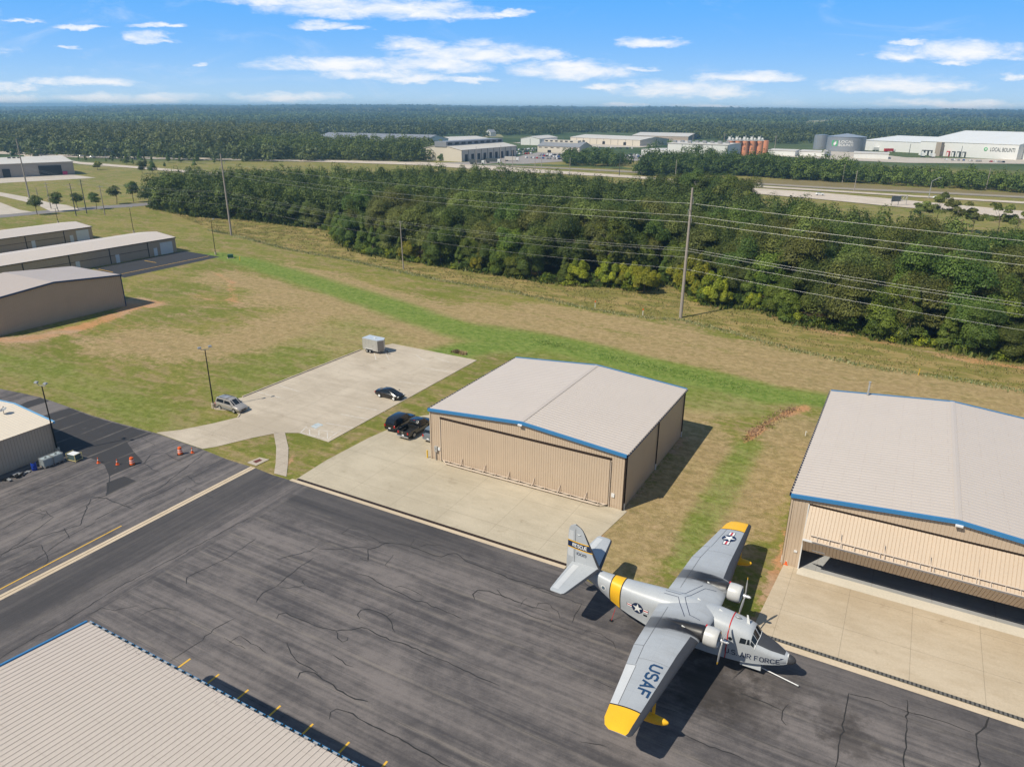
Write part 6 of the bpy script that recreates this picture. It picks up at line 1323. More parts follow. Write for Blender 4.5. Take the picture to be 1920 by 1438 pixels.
# ---------------------------------------------------------------- lamp posts
def lamp(base, top, label, heads=2, r_=.10, group='lamp posts', az=0.6, thin=False):
    g = G(*base); hh_ = HT(base, top[1]); o = empty('lamp_post', g, az, label, 'lamp post', group)
    b = MB(); b.tube((0, 0, .75), (0, 0, hh_), r_, r_ * .65, n=12); b.build('pole', M['black'] if not thin else M['galv'], o)
    b = MB(); b.tube((0, 0, -.1), (0, 0, .78), .30, n=16); b.build('footing', M['lot'], o)
    if heads:
        b = MB(); b.tube((-.5, 0, hh_ + .05), (.5, 0, hh_ + .05), .035); [b.tube((s_ * .5, 0, hh_ + .05), (s_ * .62, 0, hh_ + .30), .03) for s_ in (1, -1)]; b.build('bracket', M['grey'], o)
        for s_ in ((1, -1) if heads == 2 else (1,)):
            b = MB(); c_ = Vector((s_ * .72, -.05, hh_ + .42)); k = .20
            b.hexa([tuple(c_ + Vector(v)) for v in ((-.26, -.2, -.10), (.26, -.2, -.10), (.26, .2, .02), (-.26, .2, .02), (-.22, -.15, .08), (.22, -.15, .08), (.2, .12, .16), (-.2, .12, .16))]); b.build('flood_head', M['grey'], o, bevel=.03)
    return o
lamp((401, 765), (385, 656), 'black twin-headed lamp post standing behind the silver minivan')
lamp((109, 850), (81, 724), 'black twin-headed lamp post at the corner of the shed', az=-.3)
lamp((404.5, 478), (397.5, 414), 'black lamp post on a white footing beside the dark pad', heads=1, group='distant lamp posts'); lamp((251, 437), (243, 391), 'black lamp post rising behind the long hangar rows', heads=1, group='distant lamp posts'); lamp((109, 418), (104, 392), 'short black lamp post beside the farthest hangar row', heads=1, group='distant lamp posts')

# ---------------------------------------------------------------- power line
pts_ = [G(434, 442), G(1276, 596)]; dpl = pts_[1] - pts_[0]; 
poles = [pts_[0] - dpl, pts_[0], pts_[1], pts_[1] + dpl]
pdir = dpl.normalized(); pn = Vector((-pdir.y, pdir.x, 0))
PLB = ['tall pale utility pole beyond the row of small trees', 'tall pale utility pole at the left corner of the woods', 'tall pale utility pole in front of the yellow bushes']
ARM = [(24.0, 1.0), (21.8, -1.0), (20.2, .9)]; LOW = [(14.9, .25), (14.5, -.25), (13.1, .0), (10.6, .05)]
for i, lb in enumerate(PLB):
    o = empty('utility_pole', poles[i], math.atan2(pdir.y, pdir.x), lb, 'utility pole', 'tall utility poles'); b = MB(); lean = Vector((-.55, .2, 0)) if i == 1 else Vector((0, 0, 0))
    b.tube((0, 0, -.2), (0 + lean.x, lean.y, 27.2), .36, .20, n=16); b.build('pole', M['wood'], o)
    for z, s_ in ARM:
        b = MB(); b.tube((0, 0, z + .9), (0, s_ * .8, z + 1.2), .05); b.tube((0, s_ * .8, z + 1.2), (0, s_ * 1.0, z + .9), .05); b.tube((0, s_, z + .95), (0, s_, z), .06, n=6); b.build('insulator_arm', M['grey'], o)
for k, (z, s_) in enumerate(ARM + LOW):
    b = MB(); sag = 1.6 if k < 3 else 2.4; rad = .018 if k < 3 else .013
    for p, q in zip(poles[:-1], poles[1:]):
        prev = None
        for i in range(17):
            f = i / 16; c_ = p.lerp(q, f) + pn * s_ + Vector((0, 0, z - sag * 4 * f * (1 - f)))
            if prev is not None: b.tube(prev, c_, rad, n=5, caps=False)
            prev = c_
    o = b.build('power_line', M['galv']); names_ = ['topmost', 'second highest', 'third highest', 'outer middle', 'inner middle', 'second lowest', 'lowest and thinnest']
    tag(o, f'{names_[k]} of the seven wires strung between the tall pale poles', 'power line', 'wires between the tall poles')
o = empty('service_pole', G(756.5, 505), 0, 'thin pale wooden pole at the edge of the meadow', 'utility pole'); b = MB(); b.tube((0, 0, 0), (-.3, 0, 13.2), .17, .10, n=10); b.build('pole', M['wood'], o); b = MB(); b.tube((-.6, 0, 12.9), (.3, 0, 12.9), .05); b.build('insulator', M['grey'], o)
b = MB(); sp_ = G(756.5, 505) + Vector((0, 0, 13.1)); hp_ = [pts_[0] + Vector((0, 0, 14.8)), sp_, pts_[1] + Vector((0, 0, 14.3))]
# ---------------------------------------------------------------- roads and yards beyond the woods
def band(name, top, bot, m_, z=.12): return sheet(name, gp(*top) + gp(*bot)[::-1], z, m_)
band('highway', ((-60,279),(0,284),(120,291),(240,294.5),(480,298.5),(640,301.5),(800,305),(937,313),(1042,321),(1196,331),(1389,347),(1535,356),(1710,367),(1914,379),(2100,392)),
     ((-60,287),(0,289.5),(120,295.5),(240,298.5),(480,302),(640,305.5),(800,311),(937,322),(1042,326.5),(1196,335.5),(1389,350),(1535,359),(1710,370),(1914,382.5),(2100,396)), M['road'], .25)
band('highway', ((1250,340),(1389,352),(1535,362),(1651,372),(1797,385.5),(1920,397),(2100,416)), ((1250,350),(1389,362),(1535,374.5),(1651,386),(1797,399),(1920,412),(2100,434)), M['road'], .25)
band('frontage_road', ((930,310.5),(1064,315.5),(1196,322),(1389,342),(1564,352),(1768,361),(1914,368.5),(2100,377)), ((930,312.5),(1064,318),(1196,325),(1389,345),(1564,355.5),(1768,364.5),(1914,372),(2100,381)), mat('worn_road', (.30, .26, .21), .9), .2)
band('exit_ramp', ((45,291),(100,296),(150,304.5),(250,312),(357,321),(440,327)), ((45,294),(100,300),(150,308.5),(250,316),(357,325.5),(440,332)), M['road'], .2)
band('village_street', ((-60,411),(0,402.5),(100,393.5),(200,386),(285,380),(330,377)), ((-60,417),(0,409),(100,399.5),(200,391.5),(285,385.5),(330,382)), mat('street_asphalt', (.21, .195, .19), .9), .05)
yardm = concrete_mat('yard_concrete', (.46, .40, .33), (.54, .48, .41), None)
sheet('drive', gp((-40,360),(0,361),(50,370),(95,381),(125,385),(150,393),(95,397),(70,385),(40,377),(0,368),(-40,367)), .08, yardm)
sheet('drive', gp((-40,378),(0,380),(37,394),(62,398),(20,402),(0,403.5),(-40,405)), .08, yardm)
sheet('yard', gp((-60,331),(60,328),(139,328.5),(180,334),(120,337.5),(0,344),(-60,349)), .08, yardm)
sheet('yard', gp((790,306),(868,305),(968,294),(1010,286),(1085,289),(1200,291),(1245,296),(1240,301),(1140,303),(1060,303),(1000,307),(930,311),(860,312)), .12, mat('yard_asphalt', (.30, .27, .25), .9))
sheet('yard', gp((1010,272),(1100,276),(1200,277),(1290,268),(1290,262),(1100,262),(960,268)), .14, yardm)
sheet('yard', gp((1440,292),(1560,280),(1700,296),(1930,300),(1930,308),(1700,306),(1560,300)), .14, yardm)
sheet('grass_verge', gp((870,311.5),(930,307),(1020,309),(1160,312),(1196,319),(1064,312.8),(930,309.6)), .16, mat('verge', (.09, .12, .035), .9, var=.3, sc=.1))
GR1 = mat('dry_verge', (.20, .16, .07), .95, var=.3, sc=.05)
sheet('dry_verge', gp((1389,337),(1500,338),(1700,352),(1920,363),(2100,372),(2100,379),(1914,369),(1768,361.5),(1564,352.2),(1389,342)), .15, GR1)
FLD = mat('hay_field', (.27, .25, .12), .95, var=.25, sc=.02)
for pts, zz in ((((1508,238),(1515,232),(1548,230),(1560,231),(1550,237)), 9), (((478,256),(560,255),(560,261),(480,265)), .3), (((905,252.5),(938,252.5),(945,258),(905,258)), .3), (((1290,231),(1340,230),(1345,232),(1300,233)), 9)):
    sheet('hay_field', gp(*pts), zz, FLD)
# ---------------------------------------------------------------- far buildings
M['fw'] = mat('far_cream', (.62, .56, .47), .6, var=.06, sc=.1); M['fwh'] = mat('far_white', (.74, .74, .72), .5, var=.05, sc=.1); M['fg'] = mat('far_grey_roof', (.24, .25, .27), .5, var=.08, sc=.1); M['fr'] = mat('far_pale_roof', (.60, .56, .50), .5, var=.08, sc=.1)
M['ft'] = mat('far_tan', (.36, .30, .24), .6, var=.08, sc=.1); M['fdk'] = mat('far_dark_trim', (.08, .09, .09), .6); M['fgl'] = mat('far_dark_opening', (.02, .02, .024), .5)
def fb(name, label, pL, pR, h, depth, rise=1.0, wm_='fw', rm='fr', doors=0, dh=.5, gable='side', cat='warehouse', group=None, slots=0, trim=True, high=False, droof=True, segs=0):
    """front foot from pixel pL to pR on the ground, going back `depth` metres"""
    a, c_ = G(*pL), G(*pR); d = c_ - a; L_ = d.length; o = empty(name, a, math.atan2(d.y, d.x), label, cat, group); b = MB()
    if gable == 'side': q = [(0, 0), (L_, 0), (L_, depth), (0, depth)]; b.loft([[(x, y, z) for x, y in q] for z in (0, h)], cap=False); b.poly([(0, 0, h), (0, depth, h), (0, depth / 2, h + rise)]); b.poly([(L_, 0, h), (L_, depth / 2, h + rise), (L_, depth, h)])
    else: q = [(0, 0), (L_, 0), (L_, depth), (0, depth)]; b.loft([[(x, y, z) for x, y in q] for z in (0, h)], cap=False); b.poly([(0, 0, h), (L_, 0, h), (L_ / 2, 0, h + rise)]); b.poly([(0, depth, h), (L_ / 2, depth, h + rise), (L_, depth, h)])
    b.build('wall', M[wm_], o); b = MB(); e = .4
    if gable == 'side':
        for (ya, yb, za, zb) in ((-e, depth / 2, h, h + rise), (depth / 2, depth + e, h + rise, h)): b.hexa([(-e, ya, za), (L_ + e, ya, za), (L_ + e, yb, zb), (-e, yb, zb), (-e, ya, za + .3), (L_ + e, ya, za + .3), (L_ + e, yb, zb + .3), (-e, yb, zb + .3)])
    else:
        for (xa, xb, za, zb) in ((-e, L_ / 2, h, h + rise), (L_ / 2, L_ + e, h + rise, h)): b.hexa([(xa, -e, za), (xb, -e, zb), (xb, depth + e, zb), (xa, depth + e, za), (xa, -e, za + .3), (xb, -e, zb + .3), (xb, depth + e, zb + .3), (xa, depth + e, za + .3)])
    b.build('roof', M[rm], o)
    for i in range(doors):
        x = L_ * (i + .7) / (doors + .4); w_ = min(4.2, L_ / doors * .5); b = MB(); b.box((x, -.08, h * dh / 2), (w_, .16, h * dh)); b.build('door', M['fgl'], o)
    for i in range(slots):
        x = L_ * (i + .5) / slots; b = MB(); b.box((x, -.06, h * .8), (L_ / slots * .5, .12, h * .10)); b.build('window', M['fgl'], o)
    if segs:
        b = MB(); [b.box((L_ * i / segs, -.10, h / 2), (.28, .2, h)) for i in range(segs + 1)]; b.build('wall_post', M['fdk'], o)
    return o, L_
# cream shop with nine dark bays and a raised clerestory
o, L_ = fb('warehouse', 'cream workshop with nine dark bay doors and a dark clerestory', (866,304), (968,293.5), HT((866,304),282.5), 42, 4.0, doors=9, dh=.62, segs=9)
hh_ = HT((866,304),282.5); b = MB(); b.hexa([(-.5, 15, hh_ + 2.2), (L_ + .5, 15, hh_ + 2.2), (L_ + .5, 27, hh_ + 2.2), (-.5, 27, hh_ + 2.2), (-.5, 15, hh_ + 6.4), (L_ + .5, 15, hh_ + 6.4), (L_ + .5, 27, hh_ + 6.4), (-.5, 27, hh_ + 6.4)]); cl_ = b.build('clerestory', M['fg'], o)
for i in range(9): b = MB(); b.box((L_ * (i + .5) / 9, 14.9, hh_ + 4.6), (L_ / 16, .2, 1.6)); b.build('window', M['fgl'], cl_)
fb('warehouse', 'tall cream metal warehouse behind the workshop with dark bays', (845,277), (924,273), HT((845,277),265), 55, 3.0, wm_='fwh', segs=3, slots=0)
fb('warehouse', 'very long low grey-roofed shed half hidden by trees', (592,277), (796,284), 10.5, 50, 4.5, rm='fg', wm_='fwh')
fb('warehouse', 'small white warehouse left of the dark-roofed office', (976,272), (1012,273), HT((976,272),260), 60, 2.5, wm_='fwh', segs=2, gable='front')
o, L_ = fb('office_building', 'cream two-storey building with dark grey roof and slot windows', (1007.6,285.5), (1086,289), HT((1007,285),273.5), 26, 4.5, rm='fg', slots=7, doors=2, dh=.4, cat='building')
b = MB(); hq = HT((1007,285),273.5); b.box((L_ * .45, 13, hq + 4.6), (L_ * .8, 7, 2.6)); c2_ = b.build('clerestory', M['fw'], o); [(lambda b: (b.box((L_ * (.1 + .12 * i), 9.4, hq + 4.9), (L_ * .06, .2, 1.1)), b.build('window', M['fgl'], c2_)))(MB()) for i in range(6)]
fb('warehouse', 'long cream warehouse with two dark openings at its left part', (1069,268), (1200,274.5), HT((1115,271.6),261), 60, 3.0, doors=3, dh=.55, segs=10)
fb('warehouse', 'broad tan warehouse farthest back behind the cream ones', (1185,261), (1290,263.5), HT((1288,262.6),256), 90, 3.5, wm_='ft', rm='fr')
fb('factory', 'low white factory wing beside the taller white block', (1202,291), (1252,294), HT((1202,290),280), 40, .5, wm_='fwh', rm='fr', cat='factory')
o, L_ = fb('factory', 'tall white factory block with rooftop units left of the orange silos', (1250,294.5), (1362,299), HT((1250,294),269), 45, .5, wm_='fwh', rm='fr', cat='factory', segs=4)
hq = HT((1250,294),269)
for i in range(11): b = MB(); b.box((L_ * (.05 + .085 * i), 12 + (i % 3) * 7, hq + 1.6), (3.2, 3.0, 1.8)); b.build('rooftop_unit', M['grey'], o)
for i, (xa, xb, y_, ht_, lb) in enumerate(((1439,1490,291,4.5,'left'), (1493,1545,292,4,'middle'), (1600,1665,297,4.5,'right'))):
    o, L_ = fb('shed', ['long low white shed just right of the orange silos', 'low white shed with pale tanks in front of the small grey tank', 'low white shed in front of the large grey tank'][i], (xa, y_), (xb, y_ + 2), ht_, 30, .8, wm_='fwh', rm='fr', cat='shed')
# orange silos with letters
osil = mat('silo_orange', (.72, .30, .16), .6, var=.08, sc=.2)
SB = 292.0
for row, cxs, letters in ((0, (1367, 1380.5, 1394.5, 1408, 1422), ('NE' 'WLY')), ):
    for i, cx in enumerate(cxs):
        g = G(cx, SB); hh_ = HT((cx, SB), 264.5); rad = (G(cx + 6.3, SB) - g).length
        o = empty('silo', g, math.atan2(g.y, g.x) - math.pi / 2, ['orange silo lettered N, leftmost in the row', 'orange silo lettered E', 'orange silo lettered W, middle of the row', 'orange silo lettered L', 'orange silo lettered Y'][i], 'silo', 'orange silos')
        b = MB(); b.tube((0, 0, 0), (0, 0, hh_), rad, n=24); b.build('tank', osil, o, smooth=True, autosm=40)
        b = MB(); b.box((0, 0, hh_ + .5), (rad * 2.1, rad * 1.8, .5)); b.box((-rad * .4, 0, hh_ + 2.4), (rad * .6, rad * .6, 2.6)); b.box((rad * .5, 0, hh_ + 2.0), (rad * .45, rad * .5, 1.6)); b.tube((-rad, -rad * .8, hh_ + 1.9), (rad, -rad * .8, hh_ + 1.9), .14); b.tube((0, 0, hh_ + .5), (0, 0, hh_ + 5.2), .15); b.build('filter_deck', M['fwh'], o)
        for txt, zz in ((letters[i], .70), (('', '', 'D', 'S', '')[i] or '', .40)):
            if not txt: continue
            H_ = hh_ * .15
            lettering(txt, H_, H_ * .72, lambda u, v: Vector((u - H_ * .36, -math.sqrt(max(rad * rad - (u - H_ * .36) ** 2, .01)) - .08, hh_ * zz + v)), M['fdk'], o, .02)
g = G(1432.5, SB - 1.5); o = empty('silo', g, 0, 'plain orange silo at the right end, without a letter', 'silo', 'orange silos'); b = MB(); b.tube((0, 0, 0), (0, 0, HT((1432, SB), 264.8)), (G(1437.5, SB) - G(1432, SB)).length, n=24); b.build('tank', osil, o, smooth=True, autosm=40)
# grey water tanks
steel = mat('tank_steel', (.30, .32, .35), .45, metal=.3, var=.06, sc=.15); dome = mat('tank_dome', (.36, .39, .43), .4, metal=.3, var=.05)
def tank(cx, yb, half, ty, apex, label):
    g = G(cx, yb); rad = (G(cx + half, yb) - g).length; hh_ = HT((cx, yb), ty); ap_ = HT((cx, yb), apex) if apex else hh_ + 1
    o = empty('water_tank', g, math.atan2(g.y, g.x) - math.pi / 2, label, 'tank'); b = MB(); b.loft([[(rad * math.cos(q), rad * math.sin(q), z) for q in np.linspace(0, 2 * math.pi, 41)[:-1]] for z in (0, hh_ * .25, hh_ * .5, hh_ * .75, hh_)], cap=False); b.build('shell', steel, o, smooth=True)
    b = MB(); b.loft([[(r_ * math.cos(q), r_ * math.sin(q), z) for q in np.linspace(0, 2 * math.pi, 41)[:-1]] for r_, z in ((rad * 1.02, hh_), (.3, ap_))]); b.build('roof', dome, o); return o, rad, hh_
tank(1537, 280, 11.6, 253.5, 252.5, 'small grey steel tank without writing beside the lettered one')
o, rad, hh_ = tank(1584, 284, 31.5, 256.5, 250.7, 'wide grey steel tank with green square and white lettering')
grn_ = mat('logo_green', (.06, .42, .14), .5)
def onc(u, v, x0, z0): x = x0 + u; return Vector((x, -math.sqrt(max(rad * rad - x * x, .01)) - .12, z0 + v))
lettering('LOCAL', 2.7, 14.5, lambda u, v: onc(u, v, -7.2, hh_ * .60), M['fwh'], o, .02); lettering('BOUNTI', 2.7, 14.5, lambda u, v: onc(u, v, -7.2, hh_ * .60 - 3.4), M['fwh'], o, .02)
b = MB(); pts = [onc(x, z, -14, hh_ * .60 - 3.4) for x, z in ((.8, 0), (4.6, 0), (5.4, .8), (5.4, 5.3), (4.6, 6.1), (.8, 6.1), (0, 5.3), (0, .8))]; b.poly(pts); b.build('logo', grn_, o)
b = MB(); pts = [onc(x, z, -14, hh_ * .60 - 3.4) + Vector((0, -.15, 0)) for x, z in ((1.6, 1.2), (3.2, .9), (4.3, 2.4), (4.1, 4.9), (2.4, 4.1), (1.6, 2.8))]; b.poly(pts); b.build('logo', M['fwh'], o)
g = G(1603, 284.5); o = empty('white_tank', g, 0, 'slim white upright tank in front of the lettered grey one', 'tank'); b = MB(); b.tube((0, 0, 0), (0, 0, HT((1603, 284.5), 270)), 3.0, n=18); b.tube((0, 0, HT((1603, 284.5), 270)), (0, 0, HT((1603, 284.5), 268.5)), 3.0, 1.0, n=18); b.build('shell', M['fwh'], o, smooth=True, autosm=40)
# the long white greenhouse
o, L_ = fb('greenhouse', 'huge low white greenhouse wall with dock doors and grey lettering', (1722,291), (1905,300.5), HT((1800,294.5),268), 190, 9, wm_='fwh', rm='fwh', cat='greenhouse')
hh_ = HT((1800,294.5),268)
for i, fx in enumerate((.02, .06, .10, .29, .345, .40, .455)):
    b = MB(); b.box((L_ * fx + 3, -1.0, 2.6), (L_ * .030, 2.0, 5.2)); dk = b.build('dock_door', M['fdk' if i != 3 else 'red'], o); b = MB(); b.box((L_ * fx + 3, -2.1, 2.2), (L_ * .018, .3, 4.0)); b.build('door_panel', M['fwh'], dk)
tx = L_ * .735; lettering('LOCAL BOUNTI', 3.6, L_ * .235, lambda u, v: Vector((tx + u, -.15, hh_ * .50 + v)), M['fdk'], o, .01)
b = MB(); b.tube((tx - 4.0, -.05, hh_ * .5 + 1.8), (tx - 4.0, -.3, hh_ * .5 + 1.8), 1.6, n=20); b.build('logo', grn_, o); b = MB(); b.tube((tx - 3.8, -.3, hh_ * .5 + 1.8), (tx - 3.8, -.4, hh_ * .5 + 1.8), .9, n=6); b.build('logo', M['fwh'], o)
b = MB(); b.box((L_ * .232, -3, hh_ * .5), (5, 6, hh_)); b.build('stair_tower', M['ft'], o)
fb('greenhouse', 'low white hall joining the tanks to the greenhouse', (1618,282), (1730,288), HT((1650,284),265), 130, 4, wm_='fwh', rm='fwh', cat='greenhouse'); fb('greenhouse', 'white end block with roof machinery right of the lettered wall', (1912,299.5), (2010,305), HT((1912,299.5),274), 120, 3, wm_='fwh', rm='fwh', cat='greenhouse')
# yard building at the far left
M['ftw'] = mat('hall_wall', (.36, .32, .29), .6, var=.08, sc=.2)
o, L_ = fb('service_hall', 'tan hall with shaded open bays and a white roof at the left edge', (-60,337.5), (141,327.5), HT((70,331),306.5), 48, 2.5, wm_='ftw', rm='fr', cat='building'); hh_ = HT((70,331),306.5)
b = MB(); b.box((L_ * .765, -.2, hh_ * .42), (L_ * .22, .4, hh_ * .72)); b.build('open_bay', M['fgl'], o); b = MB(); b.box((L_ * .35, -.2, hh_ * .35), (L_ * .07, .4, hh_ * .6)); b.build('open_bay', M['fgl'], o); b = MB(); b.box((L_ * .90, -.5, 1.2), (L_ * .045, .8, 2.2)); b.build('awning', mat('magenta_awning', (.45, .03, .14), .6), o)
for i in range(3): b = MB(); b.box((L_ * (.47 + .045 * i), 20, hh_ + 2.2), (1.6, 1.6, 1.4)); b.build('roof_vent', M['black'], o)
fb('house', 'small grey-roofed house at the edge of the far woods', (920,256.5), (930,256.3), 6, 14, 4, rm='fg', wm_='fwh', cat='house')
# twin stacks on the horizon
for cx, lb in ((1781, 'left of two pale round towers on the horizon'), (1788.5, 'right of two pale round towers on the horizon')):
    g = G(cx, 216.6); g = g * 1.0; o = empty('storage_tower', (g.x, g.y, 10), 0, lb, 'tower', 'pale horizon towers'); b = MB(); b.tube((0, 0, 0), (0, 0, 46), 11, 9.5, n=16); b.build('shell', M['fw'], o); b = MB(); b.tube((0, 0, 46), (0, 0, 48), 10.5, n=16); b.build('rim', M['fwh'], o)
# ---------------------------------------------------------------- distant cars, trucks, trailers: one small car copied
def far_car(paint_):
    root = empty('parked_car', (0, 0, 0), 0, 'x', 'car', 'cars in the far yards'); b = MB()
    secs = [(-2.2, .3, .6, .8, .85, .75, .9, .6), (-2.0, .25, .6, .88, .95, .8, 1.0, .6), (-1.2, .2, .6, .9, .95, .8, 1.42, .6), (.3, .2, .6, .9, .95, .8, 1.42, .6), (1.1, .2, .6, .9, .9, .8, .95, .65), (2.1, .25, .5, .82, .7, .7, .74, .5), (2.2, .35, .5, .7, .6, .6, .62, .4)]
    b.loft(carmesh(secs)); b.build('body', CARM[paint_], root, smooth=True, autosm=35)
    b = MB(); b.box((-.45, 0, 1.18), (2.0, 1.56, .30)); b.build('window', M['glass'], root)
    for x in (-1.35, 1.35):
        for s_ in (1, -1): b = MB(); b.tube((x, s_ * .72, .32), (x, s_ * .92, .32), .32, n=10); b.build('wheel', M['rubber'], root)
    return root
protos = {k: far_car(k) for k in ('white', 'black', 'red', 'silver', 'blue', 'grey')}
CW = {'white': 'white', 'black': 'black', 'red': 'red', 'silver': 'silver', 'blue': 'blue', 'grey': 'dark grey'}
rows = [((962,288),(1008,283.5),9,'in the yard left of the dark-roofed office'), ((966,283),(1006,280),8,'in the rear row by the small white warehouse'), ((1012,291),(1060,293),9,'in the front row below the dark-roofed office'), ((1030,295),(1075,297),8,'in the lower row by the road, below the office'), ((1070,291),(1100,292),5,'at the right end of the office yard'),
        ((1182,291),(1200,293.5),4,'beside the low white factory wing'), ((1170,296),(1202,299),6,'in the yard right of the dark hedge of trees'), ((1815,303),(1840,304),4,'in front of the greenhouse wall'), ((1855,304.5),(1885,306),4,'below the greenhouse lettering'), ((806,292),(816,296),3,'between the trees and the cream workshop')]
rows += [((985,297),(1060,300),12,'in the dense rows nearest the far road'), ((1010,293),(1055,296),9,'in the middle rows of the office yard'), ((1095,294),(1125,297),5,'between the office yard and the hedge of trees'), ((1168,293),(1205,296),7,'in the second row right of the hedge'), ((960,291),(1000,289),7,'behind the flatbed trailers'), ((1770,301),(1812,302.5),5,'left of the cars at the greenhouse wall'), ((1040,279),(1100,280),6,'behind the dark-roofed office'), ((1120,278),(1190,280),7,'before the long cream warehouse')]
used_p = set()
for (p, q, n_, where) in rows:
    a, c_ = G(*p), G(*q)
    for i in range(n_):
        k = rng.choice(['white', 'white', 'white', 'silver', 'black', 'grey', 'silver', 'red', 'blue', 'silver', 'black']); o = protos[k] if k not in used_p else copy_tree(protos[k]); used_p.add(k)
        f = (i + .5) / n_; o.location = a.lerp(c_, f) + Vector((rng.uniform(-1, 1), rng.uniform(-1.5, 1.5), .15)); o.rotation_euler = (0, 0, 1.2 + rng.uniform(-.2, .2)); o['label'] = f'{CW[k]} car parked {where}'; o['group'] = f'{CW[k]} cars {where}'
for (px_, hd_, k, lb) in (((1537,367.5), -.35, 'white', 'white car driving on the near highway carriageway right of the woods'), ((1757,374), -.4, 'white', 'white car on the highway behind the thin-crowned trees'), ((226,296), .0, 'white', 'white car on the far left highway'), ((174,297), .1, 'white', 'white car on the left ramp by the round bush'), ((154,295), .1, 'grey', 'grey car on the left ramp beside the white one'), ((72,328.5), .2, 'black', 'black car parked in the open bay of the left hall')):
    o = copy_tree(protos[k]); g = G(*px_); o.location = (g.x, g.y, .26); o.rotation_euler = (0, 0, hd_); o['label'] = lb; del o['group']
for k in protos:
    if k not in used_p: 
        for c_ in list(protos[k].children): bpy.data.objects.remove(c_)
        bpy.data.objects.remove(protos[k])
def truck(px_, hd_, lb, col='fwh'):
    g = G(*px_); o = empty('box_truck', (g.x, g.y, .2), hd_, lb, 'truck'); b = MB(); b.box((-1.5, 0, 2.3), (9.5, 2.5, 2.8)); b.build('box', M[col], o); b = MB(); b.box((4.6, 0, 1.6), (2.3, 2.3, 2.4)); cb_ = b.build('cab', M['fwh'], o, bevel=.2); b = MB(); b.box((5.5, 0, 2.2), (.6, 2.0, .8)); b.build('windscreen', M['glass'], cb_)
    for x in (-5, -3.8, 4.4):
        b = MB(); b.tube((x, -1.2, .5), (x, 1.2, .5), .5, n=12); b.build('wheel', M['rubber'], o)
truck((1729,294.5), 1.2, 'white truck at the first greenhouse dock'); truck((1747,296), 1.3, 'white truck at the third greenhouse dock'); truck((1668,286), .1, 'red trailer parked before the joining hall', 'red'); truck((1645,283.5), .2, 'long white trailer near the slim white tank'); truck((895,308.5), -.1, 'dark trailer on the strip below the workshop', 'fdk'); truck((925,306.5), -.1, 'second dark trailer on the strip below the workshop', 'fdk'); truck((960,303), -.1, 'pale flatbed truck beyond the dark trailers', 'fr')
# highway sign
g = G(1678, 387); o = empty('overhead_sign', g, .35, 'dark back of a large highway sign on a lattice post by the near carriageway', 'road sign'); hh_ = HT((1678, 387), 367)
b = MB(); b.box((0, 0, hh_ * .70), (5.6, .25, hh_ * .5)); b.build('sign_board', mat('sign_back', (.12, .14, .15), .5, metal=.4), o)
for x in (-2, 2, 7): b = MB(); b.tube((x, .3, 0), (x, .3, hh_ * .95), .14); b.build('post', M['galv'], o)
b = MB(); [b.tube((2 + i, .3, hh_ * .5 + (i % 2) * 2.2), (3 + i, .3, hh_ * .5 + ((i + 1) % 2) * 2.2), .08) for i in range(5)]; b.tube((2, .3, hh_ * .5), (7, .3, hh_ * .5), .1); b.tube((2, .3, hh_ * .5 + 2.2), (7, .3, hh_ * .5 + 2.2), .1); b.build('lattice', M['galv'], o)
for (x, y, t_, lb) in ((207, 294.5, 290.5, 'small dark road sign over the left highway'),):
    g = G(x, y); o = empty('road_sign', g, .1, lb, 'road sign'); b = MB(); b.box((0, 0, 6), (9, .2, 3.4)); b.build('sign_board', M['fdk'], o); b = MB(); [b.tube((s_ * 4, .2, 0), (s_ * 4, .2, 7.5), .15) for s_ in (1, -1)]; b.build('post', M['galv'], o)
# guard rail along the left highway
b = MB(); gl = [(240,299.5),(330,300.8),(420,302),(480,303),(560,304.5)]; pv = None
for (x0, y0), (x1, y1_) in zip(gl[:-1], gl[1:]):
    a, c_ = G(x0, y0), G(x1, y1_); n_ = int((c_ - a).length / 4)
    for i in range(n_): p = a.lerp(c_, i / n_); b.box((p.x, p.y, .45), (.15, .15, .9))
    dv = (c_ - a).normalized(); nv = Vector((dv.y, -dv.x, 0)) * .06; b.hexa([(a + nv) + Vector((0, 0, .6)), (c_ + nv) + Vector((0, 0, .6)), (c_ - nv) + Vector((0, 0, .6)), (a - nv) + Vector((0, 0, .6)), (a + nv) + Vector((0, 0, 1.0)), (c_ + nv) + Vector((0, 0, 1.0)), (c_ - nv) + Vector((0, 0, 1.0)), (a - nv) + Vector((0, 0, 1.0))])
tag(b.build('guard_rail', M['galv']), 'grey steel guard rail along the left highway', 'guard rail')
